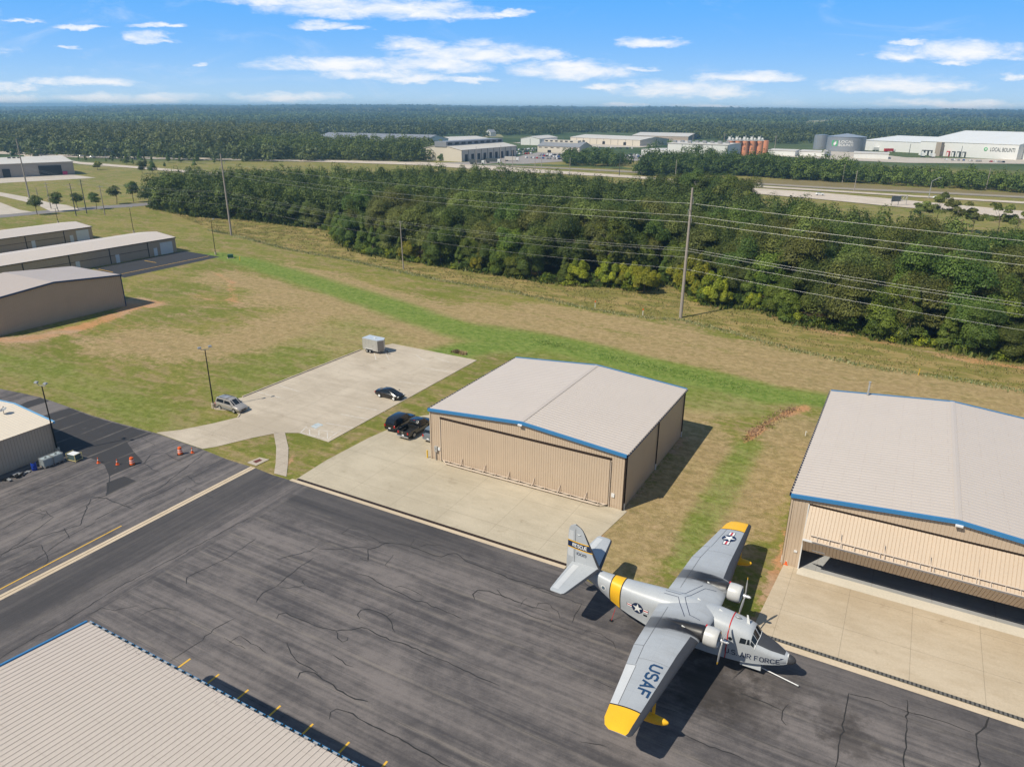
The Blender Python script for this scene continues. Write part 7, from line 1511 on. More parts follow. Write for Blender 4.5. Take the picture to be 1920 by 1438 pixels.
# thin poles and street lights along the far roads
PP = [((1264,358),300,'thin pale pole before the tree belt near the tall pole',0), ((1206,329),308,'curved-arm street light by the frontage road',1), ((1601,360),320,'bright white pole between frontage road and highway',0), ((1579,343),308,'wooden pole in front of the long tree belt',0), ((1848,357),316,'wooden pole near the right end of the tree belt',0), ((1357,318),296,'thin pole standing inside the tree belt',0),
      ((1068,330),296,'white pole in the middle of the far crossing',0), ((1015,320),291,'thin pole left of the white crossing pole',0), ((1003,322),292,'slim light pole beside the junction',0), ((893,313),275,'light pole in front of the workshop at its left half',0), ((939,311),272,'light pole in front of the workshop near its right end',0), ((961,312),281,'light pole right of the workshop',0), ((947,318),297,'short pole near the junction box',0), ((1161,330),287,'tall light pole right of the dark hedge',0), ((1179,268),260,'pole by the long cream warehouse',0),
      ((1451,290),254,'pole with cross-arm right of the orange silos',2), ((1356,283),250,'pole with cross-arm left of the orange silos',2), ((1299,264),251,'pole with cross-arm beyond the white factory',2), ((1766,298),273,'dark pole by the greenhouse dock',0), ((1800,297),274,'slanted dark pole before the greenhouse wall',0), ((1704,290),270,'dark pole beside the joining hall',0),
      ((143,405),344,'pale cross-armed pole left of the dark one by the street',2), ((163,401),337,'dark cross-armed pole by the street trees',2), ((197,404),348,'thin cross-armed pole between two street trees',2), ((96,392),342,'cross-armed pole behind the second street tree',2), ((70,366),352,'short wooden pole in the left meadow',0), ((22,301),285,'thin pole at the far left highway',0), ((58,298),290,'short thin pole by the left ramp',0), ((1741,372),340,'curved-arm light by the highway among the thin-crowned trees',1)]
for base, ty, lb, kind in PP:
    g = G(*base); hh_ = HT(base, ty); o = empty('light_pole' if kind == 1 else 'utility_pole', g, rng.uniform(-.4, .4), lb, 'pole'); dist = g.length; r_ = .13 + dist * .00022
    b = MB(); b.tube((0, 0, 0), (0, 0, hh_), r_, r_ * .6, n=8); b.build('pole', M['wood'] if kind != 1 and 'dark' not in lb else (M['fdk'] if 'dark' in lb else M['galv']), o)
    if kind == 2: b = MB(); [b.tube((-1.3, 0, hh_ - .6 - k_), (1.3, 0, hh_ - .6 - k_), .10) for k_ in (0, 1.3)]; b.build('cross_arm', M['wood'], o)
    if kind == 1: b = MB(); b.tube((0, 0, hh_), (3.2, 0, hh_ + 1.6), .14); b.box((3.8, 0, hh_ + 1.7), (1.4, .5, .3)); b.build('light_arm', M['galv'], o)
# ---------------------------------------------------------------- trees
def leaf_mat(name, lo, hi, tip=None, ov=.18):
    t = NT(name); a = t.n('ShaderNodeAttribute'); a.attribute_name = 'rnd'; oi = t.n('ShaderNodeObjectInfo')
    c = t.mix(t.rng(a.outputs['Fac'], .15, .95), lo, hi)
    if tip: c = t.mix(t.rng(a.outputs['Fac'], .86, 1.0), c, tip)
    hs = t.n('ShaderNodeHueSaturation'); t.L(c, hs.inputs['Color'])
    t.L(t.m_('ADD', .5 - ov * .12, t.m_('MULTIPLY', oi.outputs['Random'], ov * .24)), hs.inputs['Hue'])
    t.L(t.m_('ADD', 1 - ov * 1.3, t.m_('MULTIPLY', oi.outputs['Random'], ov * 2.6)), hs.inputs['Value']); hs.inputs['Saturation'].default_value = 1.0
    t.col(hs.outputs[0]); t.set(.55, spec=.25)
    tr_ = t.n('ShaderNodeBsdfTranslucent'); t.L(hs.outputs[0], tr_.inputs[0]); mx = t.n('ShaderNodeMixShader'); mx.inputs[0].default_value = .22
    out = t.t.nodes['Material Output']; t.L(t.b.outputs[0], mx.inputs[1]); t.L(tr_.outputs[0], mx.inputs[2]); t.L(mx.outputs[0], out.inputs[0]); return t.m
LM = {'oak': leaf_mat('leaves_oak', (.075, .094, .018), (.225, .255, .058), (.30, .29, .11)), 'dark': leaf_mat('leaves_dark', (.046, .078, .014), (.165, .215, .038)), 'green': leaf_mat('leaves_bright', (.07, .11, .014), (.21, .26, .035)),
      'yellow': leaf_mat('leaves_yellow', (.12, .15, .012), (.40, .40, .03), (.52, .44, .035)), 'cedar': leaf_mat('leaves_cedar', (.07, .115, .018), (.20, .255, .04)), 'rust': leaf_mat('leaves_rust', (.10, .045, .03), (.22, .11, .07)), 'far': leaf_mat('leaves_far', (.050, .072, .022), (.165, .195, .055))}
BARK = mat('bark', (.16, .13, .10), .9, var=.3, sc=2)
def mesh_np(name, V_, F_, attr, m_):
    me = bpy.data.meshes.new(name); n = len(F_); me.vertices.add(len(V_)); me.vertices.foreach_set('co', V_.astype(np.float32).ravel()); me.loops.add(n * 4); me.loops.foreach_set('vertex_index', F_.astype(np.int32).ravel())
    me.polygons.add(n); me.polygons.foreach_set('loop_start', np.arange(0, n * 4, 4, dtype=np.int32)); me.update(calc_edges=True)
    a = me.attributes.new('rnd', 'FLOAT', 'FACE'); a.data.foreach_set('value', attr.astype(np.float32))
    if m_: me.materials.append(m_)
    return me
def leaves(P_, N_, size, r, jit=.55):
    """a leaf clump (bent diamond quad) at each point, facing roughly along N_"""
    n = len(P_); N_ = N_ + r.normal(0, jit, (n, 3)); N_ /= np.linalg.norm(N_, axis=1)[:, None] + 1e-9
    a = np.cross(N_, r.normal(0, 1, (n, 3))); a /= np.linalg.norm(a, axis=1)[:, None] + 1e-9; b_ = np.cross(N_, a); s_ = (size * r.uniform(.6, 1.35, n))[:, None] if np.isscalar(size) else (size * r.uniform(.6, 1.35, n))[:, None]
    q = r.uniform(.45, 1.0, (n, 1)); V_ = np.stack([P_ - a * s_, P_ - b_ * s_ * q + N_ * s_ * .25, P_ + a * s_, P_ + b_ * s_ * q + N_ * s_ * .2], 1).reshape(-1, 3)
    return V_, np.arange(4 * n).reshape(n, 4)
def crown_pts(r, kind, n, H_, R_, base=.25):
    """points and normals over many overlapping leaf masses"""
    if kind == 'cedar': nl = 26; t_ = r.uniform(.05, 1, nl) ** .9; rad = R_ * (1.02 - t_) * r.uniform(.5, .95, nl); ang = r.uniform(0, 6.283, nl); C_ = np.stack([rad * np.cos(ang), rad * np.sin(ang), H_ * (.08 + .84 * t_)], 1); S_ = np.stack([R_ * (.20 + .30 * (1 - t_))] * 2 + [H_ * .12 * np.ones(nl)], 1)
    elif kind == 'tall': nl = 34; t_ = r.uniform(0, 1, nl); rad = R_ * np.sin(np.clip(t_ * 2.6 + .4, 0, 3.1)) ** .7 * r.uniform(.3, .95, nl); ang = r.uniform(0, 6.283, nl); C_ = np.stack([rad * np.cos(ang), rad * np.sin(ang), H_ * (.18 + .76 * t_)], 1); S_ = np.stack([R_ * .30 * np.ones(nl)] * 2 + [H_ * .09 * np.ones(nl)], 1)
    elif kind == 'bush': nl = 16; ang = r.uniform(0, 6.283, nl); rad = R_ * np.sqrt(r.uniform(0, .7, nl)); C_ = np.stack([rad * np.cos(ang), rad * np.sin(ang), H_ * r.uniform(.25, .72, nl)], 1); C_[:, 2] *= (1.15 - .5 * rad / R_); S_ = np.stack([R_ * r.uniform(.22, .42, nl)] * 2 + [H_ * r.uniform(.16, .28, nl)], 1)
    elif kind == 'thin': nl = 13; ang = r.uniform(0, 6.283, nl); rad = R_ * r.uniform(.25, 1, nl); C_ = np.stack([rad * np.cos(ang), rad * np.sin(ang), H_ * r.uniform(.45, .95, nl)], 1); S_ = np.stack([R_ * r.uniform(.20, .34, nl)] * 2 + [H_ * r.uniform(.09, .16, nl)], 1)
    else:
        nl = 24; u = r.normal(0, 1, (nl, 3)); u /= np.linalg.norm(u, axis=1)[:, None]; k = r.uniform(.35, .82, nl)[:, None]; C_ = u * k * np.array([R_, R_, H_ * (1 - base) / 2]); C_[:, 2] += H_ * (1 + base) / 2; s_ = r.uniform(.28, .48, nl); S_ = np.stack([R_ * s_, R_ * s_, H_ * (1 - base) * .5 * s_ * 1.05], 1)
    lob = r.integers(0, nl, n); u = r.normal(0, 1, (n, 3)); u[:, 2] = np.abs(u[:, 2]) * .9 + u[:, 2] * .35; u /= np.linalg.norm(u, axis=1)[:, None]
    P_ = C_[lob] + u * S_[lob] * r.uniform(.72, 1.08, n)[:, None]; N_ = u * .8 + (P_ - np.array([0, 0, H_ * .5])) / np.array([R_, R_, H_ * .6]) * .5 + np.array([0, 0, .25])
    P_[:, 2] = np.maximum(P_[:, 2], .15); lr = r.uniform(0, 1, nl)[lob]; return P_, N_, np.clip(.5 * lr + .5 * r.uniform(0, 1, n), 0, 1), C_
def trunk_mb(H_, R_, C_, r, r0=.22, few=7, base=0.0):
    b = MB(); top = Vector((r.normal(0, .3), r.normal(0, .3), H_ * .72)); mid_ = Vector((r.normal(0, .2), r.normal(0, .2), H_ * .35)); b.tube((0, 0, -.2), mid_, r0, r0 * .72, n=7, caps=False); b.tube(mid_, top, r0 * .72, r0 * .3, n=6, caps=False)
    for c_ in C_[np.argsort(-C_[:, 2])[:: max(1, len(C_) // few)]]:
        s0 = mid_.lerp(top, float(r.uniform(0, .9))); b.tube(s0, Vector(c_), r0 * .38, r0 * .10, n=5, caps=False)
    return b
PROTO = {}
def proto(key, mkey, kind, H_, R_, n, size, seed, base=.25, r0=.22, jit=.55):
    r = np.random.default_rng(seed); P_, N_, at_, C_ = crown_pts(r, kind, n, H_, R_, base); V_, F_ = leaves(P_, N_, size, r, .42); me = mesh_np('crown_' + key, V_, F_, at_, LM[mkey])
    b = trunk_mb(H_, R_, C_, r, r0); tm = bpy.data.meshes.new('trunk_' + key); tm.from_pydata(b.v, [], b.f); tm.materials.append(BARK); tm.polygons.foreach_set('use_smooth', [True] * len(b.f)); tm.update(); PROTO[key] = (me, tm, H_, R_)
for i in range(6): proto(f'oak{i}', 'oak', 'oak', 14 + i * .5, 5.9 + .3 * (i % 3), 23000, .16, 10 + i, base=.06)
for i in range(4): proto(f'dark{i}', 'dark', 'oak', 14 + i * .5, 5.6, 23000, .16, 30 + i, base=.03)
for i in range(2): proto(f'green{i}', 'green', 'oak', 13, 4.2, 17000, .155, 40 + i, base=.03)
for i in range(3): proto(f'cedar{i}', 'cedar', 'cedar', 9.0 + i, 2.9, 11000, .125, 50 + i, r0=.16)
for i in range(3): proto(f'yellow{i}', 'yellow', 'bush', 6.5 + i, 3.2, 10000, .14, 60 + i, r0=.12)
proto('tall', 'green', 'tall', 19.5, 4.6, 9000, .20, 70); proto('rust', 'rust', 'oak', 11, 3.0, 1800, .2, 71); proto('rust2', 'yellow', 'oak', 12, 3.4, 4200, .18, 72)
for i in range(3): proto(f'thin{i}', 'oak', 'thin', 10 + i, 5.0, 4200, .22, 80 + i, r0=.16)
for i in range(2): proto(f'street{i}', 'dark', 'oak', 8.4, 3.3, 3000, .19, 90 + i, base=.30, r0=.17)
NAMES = {'oak': 'oak_tree', 'dark': 'oak_tree', 'green': 'leafy_tree', 'cedar': 'cedar_tree', 'yellow': 'yellow_bush', 'tall': 'tall_tree', 'rust': 'dead_tree', 'thin': 'thin_tree', 'street': 'street_tree'}
def tree(key, x, y, s_, rz, label, group, sz=None):
    cm, tm, H_, R_ = PROTO[key]; st_ = key.rstrip('0123456789'); o = empty(NAMES[st_], (x, y, 0), rz, label, 'bush' if st_ == 'yellow' else 'tree', group); o.scale = (s_, s_, sz or s_)
    c_ = bpy.data.objects.new('crown', cm); C.objects.link(c_); c_.parent = o; t_ = bpy.data.objects.new('trunk', tm); C.objects.link(t_); t_.parent = o; return o
# fill the near woods
R2 = random.Random(11)
def scatter(poly, step, seed, jitter=.38):
    r = random.Random(seed); xs__ = [p[0] for p in poly]; ys__ = [p[1] for p in poly]; out = []; y = min(ys__); k = 0
    while y < max(ys__):
        x = min(xs__) + (k % 2) * step / 2
        while x < max(xs__): out.append((x + r.uniform(-jitter, jitter) * step, y + r.uniform(-jitter, jitter) * step)); x += step
        y += step * .87; k += 1
    P_ = np.array(out); return P_[inpoly(P_, poly)]
edge_front = [tuple(G(x, y)[:2]) for x, y in WOODS_A[:30]]
ed = [(q, 1.0) for q in edge_front]
inner = scatter(poly_a, 7.0, 5)
dfe = seg_dist(inner, ed); inner = inner[dfe > 2.2]; dfe = seg_dist(inner, ed)
pxy = np.array([PJ((x, y, 8)) for x, y in inner]); vis = (pxy[:, 0] > -60) & (pxy[:, 0] < 2400); inner, dfe = inner[vis], dfe[vis]
# an edge row walked along the outline
front = []; rr = random.Random(21)
for (x0, y0), (x1, y1_) in zip(edge_front[:-1], edge_front[1:]):
    L_ = math.hypot(x1 - x0, y1_ - y0); n_ = max(1, int(L_ / 5.4))
    for i in range(n_): f = (i + rr.uniform(.2, .8)) / n_; front.append((x0 + (x1 - x0) * f, y0 + (y1_ - y0) * f))
cand = [(x, y, 0.0) for x, y in front] + [(x, y, d) for (x, y), d in zip(inner, dfe)]
LAND = [(380, 405, 'at the left end of the woods beside the leaning pale pole'), (560, 420, 'in the left half of the woods'), (700, 470, 'behind the thin pale wooden pole'), (860, 500, 'in the middle of the woods'), (1010, 525, 'where the edge turns yellow-green'), (1145, 530, 'around the tall bright tree'), (1290, 550, 'behind the tall pale pole in front of the woods'), (1450, 590, 'just right of the tall pale pole'), (1600, 620, 'above the right hangar'), (1760, 650, 'beyond the yellow marker stake'), (1900, 680, 'at the right edge of the woods')]
def kind_for(px, d):
    u = R2.random()
    if d < 3.5:
        if px < 620: return R2.choice(['dark', 'dark', 'oak', 'green'])
        if px < 1000: return R2.choice(['cedar', 'cedar', 'cedar', 'yellow', 'green', 'dark']) if u < .85 else 'oak'
        if px < 1440: return R2.choice(['yellow', 'yellow', 'yellow', 'cedar', 'yellow'])
        return R2.choice(['dark', 'green', 'dark', 'oak', 'dark', 'oak', 'dark', 'cedar']) if u > .12 else 'green'
    if d < 11:
        if 620 < px < 1440: return R2.choice(['cedar', 'yellow', 'dark', 'green', 'oak', 'oak'])
        return R2.choice(['dark', 'green', 'oak', 'dark'])
    return 'oak' if u < .60 else ('dark' if u < .93 else 'green')
DESC = {'oak': 'dull olive oak', 'dark': 'dark green oak', 'green': 'fresh green leafy tree', 'cedar': 'bushy pointed cedar', 'yellow': 'yellow-green bush'}
items = []
for x, y, d in cand:
    p = PJ((x, y, 6)); dist = math.hypot(x, y); k = kind_for(p[0], d)
    items.append((dist + min(d, 60) * 1.2 + (0 if -20 < p[0] < 1940 else 500), x, y, d, k, p))
items.sort(key=lambda q: q[0]); LIM = 268; keep, rest = items[:LIM], items[LIM:]
nv = {'oak': 6, 'dark': 4, 'green': 2, 'cedar': 3, 'yellow': 3}
for _, x, y, d, k, p in keep:
    lm = min(LAND, key=lambda q: abs(q[0] - p[0])); row = 'front-row' if d < 3.5 else ('second-row' if d < 11 else 'deeper')
    s_ = R2.uniform(.70, 1.16) * (1.0 if d > 3.5 else .86); lb = f'{row} {DESC[k]} {lm[2]}'
    tree(f'{k}{R2.randrange(nv[k])}', x, y, s_, R2.uniform(0, 6.28), lb, lb.replace('front-row', 'front row').replace('second-row', 'second row'), s_ * R2.uniform(.85, 1.12)).location.z = -1.5 if d < 8 and k in ('oak', 'dark', 'green') else -.3
g = G(1141, 531); tree('tall0' if 'tall0' in PROTO else 'tall', g.x, g.y, .95, .4, 'tall bright green conical tree rising above the yellow bushes', 'bright tree')
for px_, key, s_, lb in (((1885, 560), 'rust', 1.0, 'rust-brown dying tree near the right edge of the woods'), ((962, 505), 'rust2', .9, 'golden-topped tree in the middle of the woods'), ((1207, 549), 'yellow1', 1.0, 'round yellow-green bush standing out in front of the woods near the tall pole'), ((1192, 541), 'yellow0', .9, 'bright yellow bush touching the round one in front of the woods'), ((1337, 570), 'yellow2', 1.0, 'large yellow-green bush just right of the tall pole'), ((1300, 545), 'yellow2', 1.15, 'bright yellow tree behind the tall pole')):
    g = G(*px_); tree(key, g.x, g.y, s_, 1.0, lb, None)
for i, (x, y, s_) in enumerate(((1722, 398, .95), (1752, 402, 1.1), (1790, 408, 1.0), (1822, 412, .9), (1868, 418, 1.0), (1902, 424, .9), (1345, 405, .9), (1362, 408, 1.1))):
    g = G(x, y + 26); lb = ['thin-crowned tree just right of the highway sign', 'second thin-crowned tree from the highway sign', 'third thin-crowned tree from the highway sign', 'fourth thin-crowned tree from the highway sign', 'thin-crowned tree above the rust-brown one', 'thin-crowned tree at the right edge before the highway', 'open-crowned dark tree at the back of the woods by the carriageway', 'taller open-crowned tree where the carriageway disappears'][i]
    tree(f'thin{i % 3}', g.x, g.y, s_ * (1.0 if i < 6 else 1.2), i * 1.3, lb, None)
for i, (x, y, s_) in enumerate(((1215,396,1.0),(1240,398,1.1),(1268,401,1.15),(1292,402,1.2),(1318,406,1.2),(1345,410,1.25),(1368,414,1.25),(1392,420,1.15))):
    g = G(x, y); tree(f'dark{i % 4}', g.x, g.y, s_, i * 1.7, 'tall dark tree at the back of the woods hiding the carriageway', 'tall dark trees at the back edge of the woods')
STR = [(70, 403, .95, 'leftmost street tree, in front of the tall pale pole'), (110, 397, .92, 'second street tree from the left'), (147, 393, .86, 'third street tree, behind the pale cross-armed pole'), (181, 393, .84, 'fourth street tree, right of the dark cross-armed pole'), (219, 383, 1.0, 'fifth street tree, right of the thin cross-armed pole'), (251, 380, 1.1, 'largest double-crowned street tree'), (280, 384, .9, 'street tree nearest the woods')]
for i, (x, y, s_, lb) in enumerate(STR): g = G(x, y); tree(f'street{i % 2}', g.x, g.y, s_, i * 1.1, lb, 'trees along the street')
SH = [(183, 319, 1.0, 'yellow0', 'large round bush beside the left ramp'), (267, 326, .55, 'dark2', 'dark wide bush below the ramp, left one'), (287, 327, .5, 'dark1', 'dark bush below the ramp, right one'), (161, 302, .5, 'cedar0', 'small pine by the ramp beside the cars'), (148, 301, .35, 'cedar1', 'tiny pine left of the one by the cars'), (230, 306, .62, 'cedar2', 'pine left of the pair on the highway verge'), (238, 309, .9, 'cedar0', 'tallest pine of the highway verge'), (249.5, 310, .5, 'cedar1', 'short round pine on the highway verge'), (264, 304, .85, 'cedar2', 'pine standing beside the highway edge'), (273, 311, .6, 'cedar0', 'narrow pine below the one at the highway edge'), (285, 310, .55, 'cedar1', 'lower pine of the stacked pair on the verge'), (285, 302, .4, 'cedar2', 'upper pine of the stacked pair on the verge'),
      (309, 314, .40, 'cedar0', 'small dark pine low on the verge'), (316, 306, .75, 'cedar1', 'yellowish pine on the verge'), (338, 306, .55, 'cedar2', 'dark pine right of the yellowish one'), (365, 313, .6, 'cedar0', 'low pine of the right verge group'), (370, 307, .85, 'cedar1', 'tall pine of the right verge group'), (402, 307, .45, 'cedar2', 'last small pine on the verge before the woods'), (211, 303, .3, 'cedar0', 'tiny pine near the small road sign'), (199, 304, .3, 'cedar1', 'tiny pine at the top of the ramp'),
      (27, 298, .5, 'dark0', 'small dark bush by the far left highway'), (69, 302, .45, 'dark1', 'dark bush left of the tiny one behind the hall'), (80, 303, .4, 'cedar2', 'pointed bush behind the hall roof')]
for x, y, s_, key, lb in SH: g = G(x, y); tree(key, g.x, g.y, s_ * 1.05, x * .7, lb, None)
# ---- the rest of the woods and all far woods: masses of leaves, one object each
def mass(name, centers, n_per, size, kindH, m_, seed, Rr=4.3, label=None):
    r = np.random.default_rng(seed); n = len(centers); Cc = np.asarray(centers); N = n * n_per; idx = np.repeat(np.arange(n), n_per)
    nl = 11; u = r.normal(0, 1, (n, nl, 3)); u /= np.linalg.norm(u, axis=2)[:, :, None]; LC = u * r.uniform(.3, .8, (n, nl, 1)); lr = r.uniform(0, 1, (n, nl)); tr1 = r.uniform(0, 1, n); q_ = np.array([pnoise(Vector((c_[0] * .0035, c_[1] * .0018, 1.7))) for c_ in Cc]); tr1 = np.clip(tr1 * .65 + .2 + q_ * .9, 0, 1.2)
    li = r.integers(0, nl, N); v = r.normal(0, 1, (N, 3)); v[:, 2] = np.abs(v[:, 2]) * .45 + .55 * v[:, 2]; v /= np.linalg.norm(v, axis=1)[:, None]
    P_ = LC[idx, li] + v * .36 * r.uniform(.7, 1.1, N)[:, None]
    Rt, Ht = Cc[:, 3] if Cc.shape[1] > 3 else np.full(n, Rr), Cc[:, 4] if Cc.shape[1] > 3 else np.full(n, kindH)
    sc = np.stack([Rt[idx], Rt[idx], Ht[idx] * .56], 1); W_ = P_ * sc; W_[:, 2] = np.maximum(W_[:, 2] + Ht[idx] * .44, .1); W_ += Cc[idx, :3]
    sz = (np.full(N, size) if np.isscalar(size) else np.asarray(size)[idx]); V_, F_ = leaves(W_, v + P_ * .6 + np.array([0, 0, .25]), sz, r, .36)
    at_ = np.clip(.36 * lr[idx, li] + .48 * tr1[idx] + .28 * r.uniform(0, 1, N) - .04, 0, 1); me = mesh_np(name, V_, F_, at_, m_); o = bpy.data.objects.new(name, me); C.objects.link(o); tag(o, kind='stuff')
    if label: o['label'] = label
    return o
rr2 = random.Random(31)
cen = [(x, y, 0, 6.0 * rr2.uniform(.75, 1.2), 14.6 * rr2.uniform(.75, 1.15)) for _, x, y, d, k, p in rest if -30 < p[0] < 2400]
oaks = [c_ for i, c_ in enumerate(cen) if i % 3]; darks = [c_ for i, c_ in enumerate(cen) if not i % 3]
mass('woodland', oaks, 1900, .30, 12, LM['oak'], 1, label='dense olive oak woods stretching back to the highway'); mass('woodland', darks, 1900, .30, 12, LM['dark'], 2, label='darker trees mixed through the woods in front of the highway')
sk = np.array(along_edge := [(x + rr2.gauss(0, 1.4), y + rr2.gauss(.8, 1.4)) for (x0, y0), (x1, y1_) in zip(edge_front[:-1], edge_front[1:]) for x, y in [(x0 + (x1 - x0) * f, y0 + (y1_ - y0) * f) for f in np.arange(rr2.uniform(.1, .5) / max(1, math.hypot(x1 - x0, y1_ - y0) / 1.6), 1, 1.6 / max(1.7, math.hypot(x1 - x0, y1_ - y0)))]])
mass('undergrowth', [(x, y, -.3, rr2.uniform(1.1, 2.4), rr2.uniform(1.6, 4.6)) for x, y in sk[::2]], 420, .15, 3, LM['cedar'], 12, label='leafy undergrowth filling the foot of the woods'); mass('undergrowth', [(x, y, -.3, rr2.uniform(1.1, 2.2), rr2.uniform(1.4, 4.0)) for x, y in sk[1::2]], 420, .15, 3, LM['yellow'], 13, label='yellow-green undergrowth filling the foot of the woods')
def polyw(*px): return [tuple(G(x, y)[:2]) for x, y in px]
BELT = polyw((1192,330),(1240,332),(1300,330),(1380,330),(1500,339),(1640,347),(1760,353),(1920,363),(2080,371),(2080,361),(1920,352),(1760,343),(1640,337),(1500,329),(1380,320),(1300,318),(1240,320),(1200,322))
BELT2 = polyw((440,300.5),(560,301.5),(700,304),(792,307.5),(800,303),(790,292),(700,286),(580,284),(430,285),(330,286),(200,284),(110,283),(0,282),(-120,278),(-120,262),(0,268),(240,270),(460,268),(560,275),(640,276),(760,282),(440,288)) 
BELT2 = polyw((452,299.5),(560,300.5),(700,303),(795,306),(802,300),(790,290),(700,284),(600,281),(500,280),(445,283))
LEFTW = polyw((-120,278),(0,282.5),(120,287.5),(240,291),(400,296),(450,297),(470,280),(520,270),(590,268),(590,255),(300,252),(0,250),(-120,250))
BELT_L = polyw((1192,330),(1240,332),(1300,330),(1380,330),(1500,339),(1600,344),(1600,336),(1500,328),(1380,318),(1300,316),(1240,318),(1200,321))
HEDGE = polyw((1063,312),(1090,313),(1130,313.5),(1158,313),(1168,307),(1150,301),(1110,299),(1075,300),(1060,304))
SM = [((1231,283), 1.5), ((1222,284), 1.2), ((1258,279), 1.2), ((1284,300), 1.3), ((1296,299), 1.6), ((1310,298), 1.5), ((1215,312), 1.4), ((1228,312), 1.4), ((1242,313), 1.2), ((1180,312), 1.1), ((1150,317), 1.0), ((1330,298), 1.2), ((820,300), .5), ((828,302), .7)]
def cent(poly, step, seed, Rr, Hh):
    r = random.Random(seed); return [(x, y, 0, Rr * r.uniform(.8, 1.2), Hh * r.uniform(.72, 1.2)) for x, y in scatter(poly, step, seed)]
c1_ = cent(BELT, 6.5, 3, 4.8, 11.0) + cent(BELT_L, 6.5, 8, 5.2, 15.0); c2_ = cent(BELT2, 9.5, 4, 8.0, 16); c3_ = cent(LEFTW, 12, 5, 10, 20); c4_ = cent(HEDGE, 7.5, 6, 6, 11) + [(G(*p).x, G(*p).y, 0, 5.5 * s_, 10 * s_) for p, s_ in SM]
mass('tree_belt_woods', c1_, 420, .45, 12, LM['dark'], 3, label='long tree belt between the highway and the white greenhouse'); mass('roadside_woods', c2_, 480, .62, 14, LM['dark'], 4, label='tree block beyond the left highway beside the cream workshop'); mass('left_woods', c3_, 300, .9, 15, LM['far'], 5, label='dark woods behind the far left highway'); mass('hedge_woods', c4_, 320, .55, 10, LM['dark'], 6, label='dark groups of trees standing around the industrial yards')
# far canopy to the horizon
keepout = [polyw((590,272),(800,283),(860,312),(1060,318),(1200,330),(1240,332),(1300,328),(2080,372),(2080,266),(1740,263),(1620,267),(1500,271),(1440,270),(1300,261),(1290,251),(1060,249),(1040,255),(940,254),(900,258),(850,254),(800,260),(590,252)),
           polyw((915,258),(935,258),(935,252),(915,252)), polyw((1503,240),(1552,240),(1566,229),(1512,230)), polyw((1285,234),(1345,234),(1345,229),(1285,229)), polyw((470,266),(560,262),(562,254),(480,256)), polyw((960,270),(985,270),(985,262),(900,258),(900,262)), polyw((700,208.9),(1105,213.2),(1105,211),(860,207.4))]
r = np.random.default_rng(77); far_c = []; sizes = []
def ring_(d0, d1, step, Rr, Hh, leaf, npk, seed):
    r = np.random.default_rng(seed); area = (d1 ** 2 - d0 ** 2) * .5 * 1.36; n = int(area / step ** 2); d = np.sqrt(r.uniform(d0 ** 2, d1 ** 2, n)); a = r.uniform(-.68, .68, n); P_ = np.stack([d * np.sin(a), d * np.cos(a)], 1)
    ok = np.ones(n, bool)
    for k in keepout + [LEFTW, BELT2, BELT]: ok &= ~inpoly(P_, k)
    hgts = polyw((-200,292),(0,290),(240,300),(480,304),(640,308),(800,313),(940,325),(1200,340),(1200,600),(-200,600)); ok &= ~inpoly(P_, hgts)
    P_ = P_[ok]; P_ = P_[P_[:, 1] > 380]
    gz = np.array([hgt(x, y) for x, y in P_]); gz = np.where(np.hypot(*P_.T) > 1500, gz, 0)
    c_ = np.column_stack([P_, gz - .5, Rr * r.uniform(.75, 1.3, len(P_)), Hh * r.uniform(.7, 1.25, len(P_))]); return mass('far_woods', c_, npk, leaf, Hh, LM['far'], seed)
for i, a_ in enumerate(((640, 1100, 11, 8.5, 15, 1.05, 130), (1100, 1900, 15, 11, 15, 1.6, 55), (1900, 3600, 22, 16, 16, 2.7, 26), (3600, 6500, 40, 28, 18, 8, 9), (6500, 12500, 85, 60, 22, 18, 7))):
    o = ring_(*a_, 100 + i); o['label'] = 'unbroken dark woods running to the hazy horizon'
# lake glimpse
sheet('lake', [(G(x, y).x, G(x, y).y) for x, y in ((880,211.6),(980,213.2),(1100,213.4),(1100,210.4),(1000,209.6),(900,209.4))], 24.0, mat('lake_water', (.45, .55, .62), .2))
# ---------------------------------------------------------------- rough grass, weeds, brush (uncountable)
def tufts(name, pts, h, w, m_, seed, n_per=1):
    r = np.random.default_rng(seed); P_ = np.repeat(np.asarray(pts), n_per, 0); n = len(P_); a = r.uniform(0, math.pi, n); hh = h * r.uniform(.5, 1.4, n); ww = w * r.uniform(.5, 1.3, n)
    dx, dy = np.cos(a) * ww, np.sin(a) * ww; lx, ly = r.normal(0, .35, n) * hh, r.normal(0, .35, n) * hh; z = np.full(n, -.02)
    V_ = np.stack([np.column_stack([P_[:, 0] - dx, P_[:, 1] - dy, z]), np.column_stack([P_[:, 0] + dx, P_[:, 1] + dy, z]), np.column_stack([P_[:, 0] + dx * .5 + lx, P_[:, 1] + dy * .5 + ly, hh]), np.column_stack([P_[:, 0] - dx * .3 + lx, P_[:, 1] - dy * .3 + ly, hh * .8])], 1).reshape(-1, 3)
    me = mesh_np(name, V_, np.arange(4 * n).reshape(n, 4), r.uniform(0, 1, n), m_); o = bpy.data.objects.new(name, me); C.objects.link(o); return tag(o, kind='stuff')
def along(line, n, spread, seed):
    r = np.random.default_rng(seed); out = []; segs = list(zip(line[:-1], line[1:])); L_ = [math.dist(a[0], b_[0]) for a, b_ in segs]; tot = sum(L_)
    for (a, b_), l in zip(segs, L_):
        k = int(n * l / tot); t_ = r.uniform(0, 1, k)[:, None]; q = np.array(a[0]) * (1 - t_) + np.array(b_[0]) * t_; w_ = (a[1] + (b_[1] - a[1]) * t_[:, 0]); out.append(q + r.normal(0, 1, (k, 2)) * (spread * w_)[:, None])
    return np.concatenate(out)
